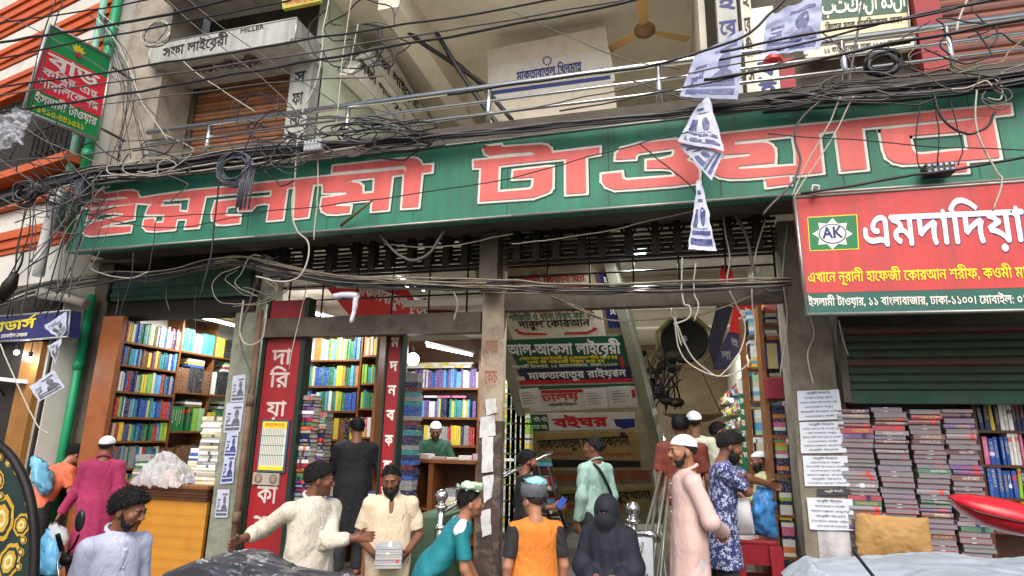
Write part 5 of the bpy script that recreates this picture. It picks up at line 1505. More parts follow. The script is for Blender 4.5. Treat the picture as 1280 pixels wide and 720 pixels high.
    def hand(sd):
        sh, el, wr = arms[sd]
        sg = 1 if sd == 'R' else -1
        d = (wr-el); d /= np.linalg.norm(d)
        c = curl[0 if sd == 'R' else 1]
        inward = V(-sg, .15, 0); n_ = inward-d*float(inward @ d)
        if np.linalg.norm(n_) < .2: n_ = V(0, 0, -1)-d*float(d @ V(0, 0, -1))
        n_ /= np.linalg.norm(n_)                      # palm faces the body
        s_ = np.cross(d, n_); 
        if s_ @ V(0, 1, .3) < 0: s_ = -s_             # thumb side points forward
        for i, (o_, L1, L2) in enumerate(((.030, .036, .036), (.010, .041, .040), (-.010, .038, .037), (-.028, .030, .028))):
            kn = wr+d*.082+s_*o_
            Fb.cone(wr+d*.005+s_*o_*.55, kn, .0155, .0115, .014)
            a1 = R(c*(.7+.12*i)); d1 = d*math.cos(a1)+n_*math.sin(a1); m_ = kn+d1*L1
            a2 = a1+R(c*1.1); d2 = d*math.cos(a2)+n_*math.sin(a2)
            Fb.cone(kn, m_, .0098, .0088, .004); Fb.cone(m_, m_+d2*L2, .0088, .0072, .004)
        t0 = wr+d*.022+s_*.022; dt = d*.62+s_*.66+n_*.35; dt /= np.linalg.norm(dt); t1 = t0+dt*.045
        Fb.cone(t0, t1, .0145, .0115, .010); dt2 = d*.85+s_*.25+n_*.45; dt2 /= np.linalg.norm(dt2); Fb.cone(t1, t1+dt2*.036, .0108, .0085, .005)
        return wr+d*.07
    hands = {sd: hand(sd) for sd in 'RL'}
    hc = J['head']
    def H_(x, y_, z): return hc+(HR @ V(x, y_, z)).astype(np.float32)
    A_ = HR.T
    Fb.ell(H_(0, -.014, .034), (.075, .094, .082), A_, .015); Fb.ell(H_(0, .022, -.028), (.060, .070, .082), A_, .025)
    Fb.ell(H_(0, .040, -.072), (.045, .045, .036), A_, .02)
    for s_ in (1, -1):
        Fb.ell(H_(s_*.077, -.010, -.006), (.011, .021, .032), A_, .006)
        Fb.ell(H_(s_*.046, .060, -.014), (.021, .022, .020), A_, .02)
    Fb.cone(H_(-.034, .081, .030), H_(.034, .081, .030), .011, .011, .012)
    for s_ in (1, -1): Fb.ell(H_(s_*.031, .099, .010), (.019, .014, .013), A_, .008, 's')
    for s_ in (1, -1): Fb.ell(H_(s_*.031, .077, .010), (.017, .014, .013), A_, .004)
    Fb.cone(H_(0, .088, .014), H_(0, .108, -.020), .0085, .0125, .008)
    for s_ in (1, -1): Fb.ell(H_(s_*.012, .098, -.025), (.009, .010, .008), A_, .006)
    Fb.cone(H_(-.019, .088, -.050), H_(.019, .088, -.050), .0075, .0075, .006); Fb.cone(H_(-.016, .087, -.061), H_(.016, .087, -.061), .008, .008, .005)
    Fb.ell(H_(0, .078, -.090), (.022, .020, .018), A_, .015)
    sk = skin_mat('skin_%d_%d_%d' % skin, skin)
    o, pl = sdf_obj('body', Fb, sk, root, place, 1)
    # natural colouring: lips, brows' shadowless tone and stubble are real differences of skin colour
    q = (pl-hc) @ HR
    tone = np.ones((len(pl), 4), np.float32)
    lips = (np.abs(q[:, 0]) < .024) & (q[:, 1] > .08) & (q[:, 2] < -.042) & (q[:, 2] > -.070)
    tone[lips, :3] = (.80, .58, .56)
    stub = (q[:, 1] > -.01) & (q[:, 2] < -.036) & (q[:, 2] > -.13) & ~lips
    if beard is not None: tone[stub, :3] = (.66, .64, .64)
    at = o.data.color_attributes.new('tone', 'FLOAT_COLOR', 'POINT'); at.data.foreach_set('color', tone.ravel())
    # eyes
    facing_cam = True
    for s_ in (1, -1):
        e_ = MB(); c_ = V(s_*.031, .0885, .009)
        for rr_, dc, mi in (((.0115, .0042, .0052), V(0, 0, 0), 0), ((.0058, .0032, .0058), V(0, .0026, 0), 1)):
            e0 = MB().ball((0, 0, 0), 1, 6)
            vv = np.array(e0.v)*np.array(rr_)+(c_+dc)
            e_.raw([tuple(p) for p in place((vv @ HR.T)+hc)], e0.f, mi, True)
        l0 = MB().tube([tuple(c_+V(-.014, .001, .003)), tuple(c_+V(0, .0038, .0072)), tuple(c_+V(.014, .0, .003))], .0019, 5)
        e_.raw([tuple(p) for p in place((np.array(l0.v) @ HR.T)+hc)], l0.f, 1, True)
        obj('eye', e_, [M_eye, M_iris], root)
    # ------------------------------------------------ hair, brows, beard, cap
    hl, hh = hc-.24, hc+.22
    if hair:
        Fh = Field(hl, hh, h*.8)
        th = {'short': .010, 'thick': .019, 'cropped': .004, 'wavy': .024}[hair]
        Fh.ell(H_(0, -.016, .036), (.076+th, .096+th, .083+th), A_, .01)
        if hair in ('thick', 'wavy'): Fh.ell(H_(0, .045, .085), (.062, .045, .030), A_, .02)
        Fh.warp(lambda X, Y, Z: (.0018 if hair != 'cropped' else .0012)*(np.sin(95*X+31*Z+3*np.sin(40*Y))*np.sin(88*Y-27*X+2*np.sin(50*Z))+.7*np.sin(160*Z+60*X)*np.sin(140*X+55*Y)))
        n_ = HR @ V(0, .58, -.815); Fh.warp(lambda X, Y, Z: .0*X)
        Fh.cut(H_(0, .0, .036 if hair == 'short' else .030), n_)
        Fh.cut(H_(0, .083, .0), HR @ V(0, .97, -.25))
        for s_ in (1, -1): Fh.ell(H_(s_*.085, -.002, -.012), (.022, .026, .036), A_, .004, 's')
        if cap: Fh.cut(H_(0, 0, .052), HR @ V(0, -.18, .98))
        hm_ = M_hair if hair != 'cropped' else mat('cropped_hair', (44, 38, 34), .7, .4, 80)
        ho, hp2 = sdf_obj('hair', Fh, hm_, root, place, 1)
        if not cap and hair != 'cropped':
            # tufts that break the outline
            me = ho.data; bm = bmesh.new(); bm.from_mesh(me); bm.normal_update(); bm.verts.ensure_lookup_table()
            vs = [(v.co.copy(), v.normal.copy()) for v in bm.verts]
            ln = {'short': .014, 'thick': .020, 'wavy': .026}[hair]*S
            upw = Vector((B @ (HR @ V(0, .25, 1))).tolist())
            for q_ in range(2400):
                co_, no_ = vs[rs.randint(len(vs))]
                tng = -upw+no_*upw.dot(no_); tng = tng.normalized() if tng.length > .05 else no_.orthogonal()
                tng = (tng+Vector(rs.normal(0, .5 if hair == 'wavy' else .28, 3).tolist())).normalized()
                d_ = (no_*(rs.uniform(.15, .7) if hair == 'wavy' else rs.uniform(.05, .5))+tng).normalized(); sd_ = d_.cross(no_).normalized()*.0024*S
                l_ = ln*rs.uniform(.5, 1.2); m1 = co_+d_*l_*.55+no_*.003; m2 = co_+d_*l_-no_*l_*.22+Vector((0, 0, -.2*l_))
                w0 = [bm.verts.new(p_) for p_ in (co_-sd_-no_*.002, co_+sd_-no_*.002, m1+sd_*.8, m1-sd_*.8, m2)]
                bm.faces.new(w0[:4]); bm.faces.new((w0[3], w0[2], w0[4]))
            bm.to_mesh(me); bm.free()
    if brow:
        e_ = MB()
        for s_ in (1, -1):
            l0 = MB().tube([(s_*.012, .0905, .026), (s_*.030, .0915, .0315), (s_*.047, .079, .026)], [.0042, .0046, .002], 6)
            e_.raw([tuple(p) for p in place((np.array(l0.v) @ HR.T)+hc)], l0.f, 0, True)
        obj('eyebrow', e_, M_hair, root)
    if beard and beard != 'stubble':
        Fd = Field(hl, hh, h*.8)
        L_ = {'short': .006, 'full': .016, 'long': .022}[beard]
        Fd.ell(H_(0, .034, -.066), (.050+L_, .052+L_*.8, .044+L_), A_, .01)
        for s_ in (1, -1): Fd.cone(H_(s_*.068, .006, -.006), H_(s_*.052, .03, -.065), .008, .012+L_*.4, .012)
        if beard == 'long': Fd.cone(H_(0, .055, -.10), H_(0, .052, -.165), .046, .020, .02)
        if beard == 'full': Fd.cone(H_(0, .05, -.095), H_(0, .05, -.125), .045, .028, .02)
        Fd.cone(H_(-.026, .086, -.043), H_(0, .100, -.036), .0065, .008, .006); Fd.cone(H_(.026, .086, -.043), H_(0, .100, -.036), .0065, .008, .006)
        Fd.ell(H_(0, .102, -.0555), (.022, .022, .0105), A_, .004, 's')
        Fd.ell(H_(0, .075, .012), (.085, .066, .056), A_, .006, 's')
        Fd.warp(lambda X, Y, Z: .0028*np.sin(150*X+50*Z)*np.sin(140*Z-40*Y))
        sdf_obj('beard', Fd, M_hair if beard != 'full2' else M_beardg, root, place, 1)
    if cap:
        Fc = Field(hl, hh, h*.7)
        Fc.ell(H_(0, -.016, .040), (.086, .106, .092 if cap != 'flat' else .078), A_, .01)
        Fc.cut(H_(0, 0, .044), HR @ V(0, .18, -.98))
        sdf_obj('cap', Fc, M_cap if cap != 'dark' else M_hair, root, place, 1)
    # ------------------------------------------------ clothes
    kind, cm = top
    fo = lambda X, Y, Z, a=.0070, ph=seed*1.7: folds*a*((.45-np.abs(np.sin(17*X+6*Z+1.9*np.sin(9*Y+5*Z+ph)+ph)))*np.clip(.9+np.sin(11*Y-7*Z+1.7*np.sin(9*X+ph)), 0, 2)+.6*(.4-np.abs(np.sin(26*Z+13*X+2.4*np.sin(8*X+5*Z+ph))))*np.clip(np.sin(15*X-9*Y+5*Z+ph)+.3, 0, 1.3))
    if kind == 'burqa':
        Fs = Field(lo-.1, hi+.12, h)
        Fs.ell(hc+V(0, -.005, .02), (.108, .128, .128), A_, .02)
        Fs.cone(hc+V(0, -.01, -.02), V(0, 0, 1.30), .100, .165, .05, M=[[1, 0, 0], [0, 1.15, 0], [0, 0, 1]])
        Fs.cone(V(0, 0, 1.32), V(0, .02, .85), .175, .215, .08, M=[[1, 0, 0], [0, 1.3, 0], [0, 0, 1]])
        Fs.cone(V(0, .02, .9), V(0, .02, .1), .215, .31, .06, M=[[1, 0, 0], [0, 1.2, 0], [0, 0, 1]])
        for sd in 'RL': Fs.cone(arms[sd][0], arms[sd][1], .08, .08, .06); Fs.cone(arms[sd][1], arms[sd][2], .09, .07, .05)
        Fs.warp(lambda X, Y, Z: .012*np.clip((1.5-Z)*1.6, 0, 1)*np.sin(11*np.arctan2(Y+.02, X)+1.6*np.sin(5*Z)+.8)+fo(X, Y, Z, .003))
        Fs.cut((0, 0, .03), (0, 0, -1))
        Fs.ell(H_(0, .122, .013), (.050, .033, .0115), A_, .006, 's')
        sdf_obj('abaya', Fs, cm, root, place, 2)
        Fv = Field(hl, hh, h*.8); Fv.ell(H_(0, .03, -.06), (.098, .116, .085), A_, .01); Fv.cone(H_(0, .05, -.09), H_(0, .015, -.28), .088, .10, .03)
        Fv.cut(H_(0, 0, -.001), HR @ V(0, 0, 1)); sdf_obj('face_veil', Fv, cloth('veil_black', (20, 23, 32), .8, .1, .3), root, place, 1)
        return root, place, local, hands, J
    Fs = Field(lo, hi, h)
    ez = .018 if kind == 'kurta' else .014
    Fs.cone(J['waist'], J['chest'], .150*wide+ez, .166*wide+ez*.6, .04, M=Mq); Fs.cone(pel, J['waist'], .158*wide+ez*1.3, .150*wide+ez, .05, M=Mq)
    Fs.cone(J['shL'], J['shR'], .050, .050, .05); Fs.cone(J['upper'], J['neck']+(T @ V(0, 0, -.005)).astype(np.float32), .100, .064, .05)
    for sd in 'RL': Fs.cone(J['neck']+(T @ V(0, -.01, -.03)).astype(np.float32), J['sh'+sd], .052, .046, .04)
    hemz = hem if hem is not None else {'kurta': .42, 'shirt': .80, 'tshirt': .84, 'long': .55}[kind]
    if lean[0] > 15: Fs.cone(pel, V(0, -.01, hemz-.1), .155*wide+ez, .165*wide, .05, M=squash)
    else: Fs.cone(pel, V(0, .01, hemz-.12), .165*wide+ez, (.215 if kind in ('kurta', 'long') else .172)*wide+ez*.5, .05, M=[[1, 0, 0], [0, 1.4, 0], [0, 0, 1]])
    Fs.warp(lambda X, Y, Z: (.010*np.clip((1.12-Z)*1.5, 0, 1)*np.sin(8*np.arctan2(Y, X)+1.3*np.sin(5*Z+seed)+seed) if kind in ('kurta', 'long') else 0)+fo(X, Y, Z))
    Fs.cut((0, 0, hemz), (0, 0, -1))
    # sleeves
    for sd in 'RL':
        sh, el, wr = arms[sd]
        Fl = Field(np.minimum(np.minimum(sh, el), wr)-.12, np.maximum(np.maximum(sh, el), wr)+.12, h)
        Fl.cone(sh+(el-sh)*.04, el, .060, .053+ez*.3, .03)
        if kind == 'tshirt' or sleeve < .5:
            e_ = sh+(el-sh)*.78; d = (el-sh)/np.linalg.norm(el-sh); Fl.cut(e_, d)
        else:
            f = sleeve if sleeve < .99 else .97
            Fl.cone(el, el+(wr-el)*f*1.1, .054+ez*.3, .040+ez*.4, .03)
            e_ = el+(wr-el)*f; d = (wr-el)/np.linalg.norm(wr-el)
            # only cut past the elbow
            g = Fl.sub(np.minimum(e_, wr)-.12, np.maximum(e_, wr)+.12)
            if g is not None:
                sl, X, Y, Z = g
                near = (X-e_[0])**2+(Y-e_[1])**2+(Z-e_[2])**2 < .12**2
                cu = (X-e_[0])*d[0]+(Y-e_[1])*d[1]+(Z-e_[2])*d[2]
                Fl.f[sl] = np.where(near, np.maximum(Fl.f[sl], cu), Fl.f[sl])
            if sleeve < .9:   # rolled cuff
                Fl.cone(e_-d*.035, e_-d*.004, .054, .052, .004)
        dd = el-sh
        Fl.warp(lambda X, Y, Z: fo(X, Y, Z, .0080, seed+2.))
        if sleeve_mat is not None:
            sdf_obj('sleeve', Fl, sleeve_mat, root, place, 2); continue
        g0 = np.round((Fl.lo-Fs.lo)/h).astype(int)
        # resample onto the shirt's grid (same pitch, nearest cell)
        a0 = np.maximum(g0, 0); a1 = np.minimum(g0+Fl.n, Fs.n)
        if (a1 > a0).all():
            ts = tuple(slice(i, j) for i, j in zip(a0, a1)); ss = tuple(slice(i-k_, j-k_) for i, j, k_ in zip(a0, a1, g0))
            A2, B2 = Fs.f[ts], Fl.f[ss]; k_ = .03; hh_ = np.clip(.5+.5*(A2-B2)/k_, 0, 1)
            Fs.f[ts] = A2*(1-hh_)+B2*hh_-k_*hh_*(1-hh_)
    # neckline: the cloth stops round the neck
    nk = J['neck']+(T @ V(0, .0, .02)).astype(np.float32); nn_ = T @ V(0, -.42, .91)
    g = Fs.sub(nk-.11, nk+.11); sl, X, Y, Z = g
    near = (X-nk[0])**2+(Y-nk[1])**2 < .085**2
    Fs.f[sl] = np.where(near, np.maximum(Fs.f[sl], (X-nk[0])*nn_[0]+(Y-nk[1])*nn_[1]+(Z-nk[2])*nn_[2]), Fs.f[sl])
    if collar:
        for i in range(14):
            a = 2*math.pi*i/14; a2 = 2*math.pi*(i+1)/14
            rr = lambda q: nk+(T @ V(.066*math.sin(q), .070*math.cos(q)+.002, .012-.030*math.cos(q))).astype(np.float32)
            if collar == 'open' and (i in (0, 13)): continue
            Fs.cone(rr(a), rr(a2), .0125, .0125, .006)
        if collar in ('shirt', 'open'):
            for s_ in (1, -1): Fs.cone(nk+(T @ V(s_*.035, .072, -.016)).astype(np.float32), nk+(T @ V(s_*.062, .088, -.062)).astype(np.float32), .013, .007, .008)
    if collar == 'open': Fs.ell(nk+(T @ V(.0, .125, -.075)).astype(np.float32), (.022, .06, .085), T.T, .01, 's')
    o, _p = sdf_obj({'kurta': 'kurta', 'shirt': 'shirt', 'tshirt': 't_shirt', 'long': 'long_shirt'}[kind], Fs, cm, root, place, 2)
    if panel is not None:
        Fp = Field(lo, hi, h)
        for sd in 'RL':
            sh, el, wr = arms[sd]
            Fp.cone(J['neck']*.45+sh*.55, sh, .062, .062, .03); Fp.cone(sh, sh+(el-sh)*.55, .066, .058, .02)
        Fp.cut(J['upper'], T @ V(0, 1, .0)); sdf_obj('shoulder_panel', Fp, panel, root, place, 2)
    if collar in ('shirt', 'stand', 'open') and lean[0] < 15:
        # buttoned placket laid on the front of the cloth
        b_ = MB(); bt_ = MB(); last = None
        z0 = float(nk[2])-(.20 if collar == 'open' else .06); zb = hemz+.02 if collar != 'stand' else 1.05
        zz = np.arange(z0, zb, -.02)
        prv = None; fl_ = Fs.f
        for i, z in enumerate(zz):
            k2 = int(round((z-Fs.lo[2])/h)); row = []
            for x in (-.014, .014):
                k0 = int(round((x+float(J['chest'][0])*min(1, max(0, (z-.95)/.33))-Fs.lo[0])/h)); c_ = fl_[k0, :, k2]; ins = np.where(c_ < 0)[0]
                row.append(None if len(ins) == 0 else (x, Fs.lo[1]+h*ins[-1]+.5*h+.003, z))
            if None in row: prv = None; continue
            if prv is not None:
                w_ = place(np.array([prv[0], prv[1], row[1], row[0]])); b_.face([tuple(p) for p in w_], 0, True)
            if i % 5 == 2:
                c_ = place(np.array([[0, row[0][1]+.003, z]]))[0]; bt_.ball(tuple(c_), .006, 5)
            prv = row
        if b_.v: obj('placket', b_, cm, root)
        if bt_.v: obj('buttons', bt_, mat('shirt_button', (220, 214, 200), .3, .05), root)
    if bottom is not None:
        Ft = Field((-.3, -.36, 0), (.3, .42, 1.02), h)
        for hp_, kn, an in LEG: Ft.cone(hp_, kn, .098, .080, .03); Ft.cone(kn, an, .080, .068, .03)
        Ft.cone(V(0, 0, .92), V(0, 0, .97), .15, .145, .04, M=squash)
        Ft.warp(lambda X, Y, Z: fo(X, Y, Z, .005, 5+seed))
        Ft.cut((0, 0, .07), (0, 0, -1)); Ft.cut((0, 0, .985), (0, 0, 1))
        sdf_obj('trousers', Ft, bottom, root, place, 2)
    return root, place, local, hands, J
def pa(e, ey, w, wy): return (('e', e, ey), ('w', w, wy))
SK1, SK2, SK3, SK4 = (136, 90, 66), (118, 77, 56), (160, 112, 84), (166, 118, 92)
T_dark = cloth('dark_trousers', (36, 38, 44)); T_blue = cloth('navy_trousers', (36, 44, 70)); T_tan = cloth('tan_trousers', (120, 104, 84))
PEOPLE = {}
def P(key, *a, **k): PEOPLE[key] = person(*a, **k)
P('walker', 'young man in a pale lavender stand-collar shirt walking past close to the camera', (165, 615), -2.6, 0, 30, SK1, ('kurta', cloth('lavender_cotton', (196, 202, 226))), T_dark, head=(-26, 14, 0), hair='wavy', beard='short', h=.006, collar='stand', seed=1, wide=.93, legs='walk')
P('magenta', 'man in magenta kurta and white cap with his back turned, carrying plastic bags', (136, 546), -.35, .35, 172, SK1, ('kurta', cloth('magenta_cotton', (158, 44, 88))), T_blue, hair='short', cap='round', seed=2, head=(14, 4, 0), L_arm=pa((92, 625), -.45, (70, 650), -.55), collar='stand', h=.008, folds=.8)
P('boy', 'boy in an orange T-shirt leaning forward beside the man in magenta', (97, 557), -.1, .35, 118, SK3, ('tshirt', cloth('orange_tshirt', (224, 116, 84))), T_dark, lean=(30, 0), head=(14, 16, 0), hair='thick', seed=3, h=.009, R_arm=((.04, .03, -.26), (0, .1, -.2)), brow=True)
P('patterned', 'man in a cream patterned shirt reaching out both arms, holding a grey tarpaulin', (402, 580), -1.5, .06, 36, SK2, ('shirt', cloth('cream_print', (206, 200, 184), pattern=(60, .56), pcol=(176, 166, 146))), T_dark, head=(-54, 8, 0), wide=1.1, hair='thick', beard='stubble', seed=4, h=.0065, R_arm=pa((330, 662), -1.65, (288, 680), -2.0), L_arm=pa((412, 678), -1.55, (440, 673), -1.5), sleeve=.55, collar='shirt', hem=.78)
P('bearded', 'bearded man in a cream open-necked shirt holding a bundle of books at his waist', (490, 583), -.75, .06, 4, SK2, ('shirt', cloth('cream_cotton', (218, 200, 172))), T_tan, head=(10, 16, 3), hair='short', beard='long', seed=5, h=.0065, R_arm=((.085, -.02, -.27), (-.13, .19, -.11)), L_arm=((-.085, -.02, -.27), (.12, .19, -.115)), sleeve=.45, collar='open', hem=.74, curl=(35, 35), wide=1.05)
P('black', 'man in a long black kurta with his back turned at the middle bookcase', (447, 523), .55, .5, 176, SK2, ('kurta', cloth('black_cotton', (13, 15, 22))), T_dark, hair='short', seed=6, head=(-18, 6, 0), wide=1.12, L_arm=((-.10, .05, -.26), (.12, .18, .02)), R_arm=((.10, .05, -.26), (-.10, .2, .0)), h=.009)
P('keeper', 'shopkeeper in dark green shirt and white cap looking down behind the desk', (545, 528), 2.3, .5, 0, SK1, ('shirt', cloth('green_cotton', (44, 82, 62))), T_dark, head=(0, 24, 0), hair='short', beard='short', cap='round', seed=7, h=.010, R_arm=((.10, .05, -.25), (-.10, .2, -.02)), L_arm=((-.10, .05, -.25), (.10, .2, -.02)))
P('teal', 'porter in a teal sports shirt bending under a pale green head bundle', (589, 611), -.95, .06, 98, SK3, ('tshirt', cloth('teal_jersey', (20, 118, 128), .7, .1, .3)), T_dark, lean=(36, 4), head=(0, -12, 0), hair='short', seed=8, h=.007, R_arm=((.05, .03, -.27), (0, .12, -.22)), L_arm=((-.05, .06, -.26), (.02, .12, -.2)), beard='stubble', panel=cloth('white_panel', (222, 226, 226)))
P('orange', 'porter in an orange and black T-shirt seen from behind, plastic bundle on his head', (667, 609), -.95, .06, -166, SK4, ('tshirt', cloth('orange_jersey', (216, 126, 48), .8)), T_dark, head=(-22, 6, 0), hair='cropped', seed=9, h=.007, wide=1.08, sleeve_mat=cloth('black_sleeve', (40, 38, 40)))
P('phone', 'young man in a black shirt beside the stair railing holding out a phone', (660, 564), .5, .35, 104, SK1, ('shirt', cloth('black_tee', (28, 28, 30))), T_dark, head=(0, 4, 0), hair='thick', beard='short', seed=10, h=.009, R_arm=pa((672, 642), .4, (694, 634), .27), sleeve=.5)
P('mint', 'man in a pale mint long-sleeved shirt with a black shoulder strap facing the stair signs', (741, 547), .85, .35, -138, SK2, ('shirt', cloth('mint_cotton', (138, 170, 160))), T_dark, head=(-34, 0, 0), hair='short', seed=11, h=.009, collar='shirt', hem=.86)
P('niqab', 'woman in a dark navy burqa with covered face standing near the steel post', (758, 621), -.8, .06, -8, SK3, ('burqa', cloth('navy_abaya', (25, 29, 42), .75, .1, .35)), None, head=(6, 8, 0), hair=None, seed=12, h=.009, R_arm=((.06, .03, -.26), (-.12, .18, -.06)), L_arm=((-.06, .03, -.26), (.12, .18, -.06)))
P('pink', 'man in a pale pink kurta and white cap in profile, hands clasped behind him', (852, 545), -.8, .30, -80, SK3, ('kurta', cloth('pink_cotton', (206, 176, 168), .75, .06, .35)), cloth('pale_trousers', (190, 180, 176)), head=(-14, 4, 0), hair='short', beard='short', cap='round', seed=13, h=.0065, L_arm=((-.06, -.10, -.26), (.20, -.13, -.09)), R_arm=((.06, -.12, -.25), (-.16, -.09, -.10)), collar='stand')
P('maroon', 'man in a rust red shirt seen from behind in the passage behind the pink kurta', (850, 519), 1.2, .42, 178, SK2, ('tshirt', cloth('rust_cotton', (116, 52, 40))), T_tan, hair='short', seed=14, h=.010, wide=1.1)
P('elder', 'man in a pale cream shirt and white cap walking away down the passage', (867, 515), 2.1, .42, 176, SK2, ('kurta', cloth('cream_kurta', (196, 192, 170))), T_tan, hair='short', cap='round', seed=15, h=.011)
P('floral', 'bearded man in a long blue floral shirt reaching over the passage bookstall', (912, 541), -.1, .35, 98, SK2, ('long', cloth('blue_floral', (42, 50, 98), .75, .1, .3, (24, .62), (168, 176, 204))), T_dark, head=(0, 16, 0), hair='thick', beard='full', seed=16, h=.0075, R_arm=pa((918, 600), -.25, (934, 614), -.2), L_arm=pa((936, 598), .2, (956, 604), .3), sleeve=.42, hem=.62, lean=(6, 0))
P('seller', 'seated bookseller in a pale yellow shirt and white cap at the passage stall', (948, 564), 1.05, .5, -75, SK1, ('shirt', cloth('pale_yellow', (204, 200, 150))), T_tan, head=(0, 10, 0), hair='short', beard='full', cap='flat', seed=17, h=.010, R_arm=((.06, .06, -.24), (-.05, .22, .02)), L_arm=((-.06, .06, -.24), (.05, .22, .02)))
P('far', 'man in black standing in the shadow of the passage under the green stall sign', (899, 528), 2.4, .35, 95, SK2, ('shirt', cloth('black_tee', (28, 28, 30))), T_dark, hair='short', beard='stubble', seed=18, h=.012)
# ================================================================== THINGS ROUND THE BUILDING
from mathutils import noise as mn
def crumple(fn, nu, nv, amp, sc=9.0, seed=0, n=None):
    """wrap a surface function so that the sheet is creased"""
    def g(u, v):
        p = Vector(fn(u, v)); q = p*sc+Vector((seed*7.3, seed*3.1, 0))
        d = mn.turbulence_vector(q, 3, True, amplitude_scale=.55, frequency_scale=2.1)
        return p+d*amp
    return g
def wrinkle(fn, amp, sc=4.0, seed=0, up=Vector((0, 0, 1))):
    """sharp-ridged folds, as stiff sheeting makes"""
    def g(u, v):
        p = Vector(fn(u, v)); q = p*sc+Vector((seed*5.1, seed*2.3, 0)); q = Vector((q.x+.5*q.y, q.y*1.7-.3*q.x, q.z))
        r_ = mn.ridged_multi_fractal(q, .9, 2.2, 4, 1.0, 2.0)
        d = mn.noise_vector(q*.8)
        return p+up*amp*(r_-1.0)+Vector((d.x, d.y, 0))*amp*.6
    return g
def smooth_path(pts, k=6):
    pts = [Vector(p) for p in pts]
    if len(pts) < 3: return [pts[0].lerp(pts[1], i/8) for i in range(9)]
    P_ = [pts[0]*2-pts[1]]+pts+[pts[-1]*2-pts[-2]]; out = []
    for i in range(1, len(P_)-2):
        a, b_, c, d = P_[i-1:i+3]
        for j in range(k):
            t = j/k; out.append(.5*((2*b_)+(c-a)*t+(2*a-5*b_+4*c-d)*t*t+(3*b_-a-3*c+d)*t**3))
    out.append(pts[-1]); return out
# ---- upstairs railing
rl = thing('railing', 'stainless steel tube railing along the upstairs balcony edge', 'railing', (-2, -.58, 4.98))
RLY = -.55
xl, xr = U(185, 165, y=RLY).x, 5.0
zt = U(640, 105, y=RLY).z
obj('top_rail', MB().tube([(xl, RLY, zt), (xr, RLY, zt)], .032, 10), M_chrome, rl)
for dz in (.16, .30):
    obj('mid_rail', MB().tube([(xl, RLY, zt-dz), (xr, RLY, zt-dz)], .017, 8), M_chrome, rl)
for px in (268, 437, 611, 824, 1060, 1197):
    x = U(px, 120, y=RLY).x; obj('post', MB().tube([(x, RLY, 4.98), (x, RLY, zt-.02)], .027, 8), M_chrome, rl)
# ---- ceiling fans
M_fan = mat('tan_fan_blade', (196, 160, 104), .5, .2, 5, .4, (96, 72, 44))
def ceil_fan(label, p, ztop, r, rot):
    t = thing('ceiling_fan', label, 'fan', p)
    obj('rod', MB().tube([(p.x, p.y, p.z+.08), (p.x, p.y, ztop)], .014, 8).lathe([(.014, .30), (.05, .16), (.06, .08), (.02, .07)], p, 12), M_steel, t)
    obj('motor', MB().lathe([(.001, -.09), (.06, -.085), (.085, -.05), (.13, -.03), (.135, .03), (.10, .06), (.03, .075), (.001, .076)], p, 20), mat('fan_motor', (120, 92, 56), .4, .2), t)
    for k in range(3):
        a = R(rot+120*k); d = Vector((math.cos(a), math.sin(a), 0)); s_ = Vector((-d.y, d.x, 0))
        b = MB(); prof = [(.13, .035), (.22, .06), (.4, .068), (r-.03, .075), (r, .05)]
        top_ = [p+d*q+s_*w+Vector((0, 0, .012)) for q, w in prof]; bot = [p+d*q-s_*w-Vector((0, 0, .012)) for q, w in prof]
        th = Vector((0, 0, -.006)); n = len(prof)
        b.raw(top_+bot+[q+th for q in top_+bot], [(i, i+1, n+i+1, n+i) for i in range(n-1)]+[(2*n+i, 3*n+i, 3*n+i+1, 2*n+i+1) for i in range(n-1)]+[(i, 2*n+i, 2*n+i+1, i+1) for i in range(n-1)]+[(n+i, n+i+1, 3*n+i+1, 3*n+i) for i in range(n-1)]+[(n-1, 3*n-1, 4*n-1, 2*n-1)])
        obj('blade', b, M_fan, t)
    return t
ceil_fan('tan three-bladed ceiling fan hanging over the balcony right of the pale publisher board', U(806, 38, y=1.3), 7.70, .64, 30)
ceil_fan('cream ceiling fan over the upstairs passage by the grey light boxes', U(533, 67, y=2.0), 7.70, .6, 75)
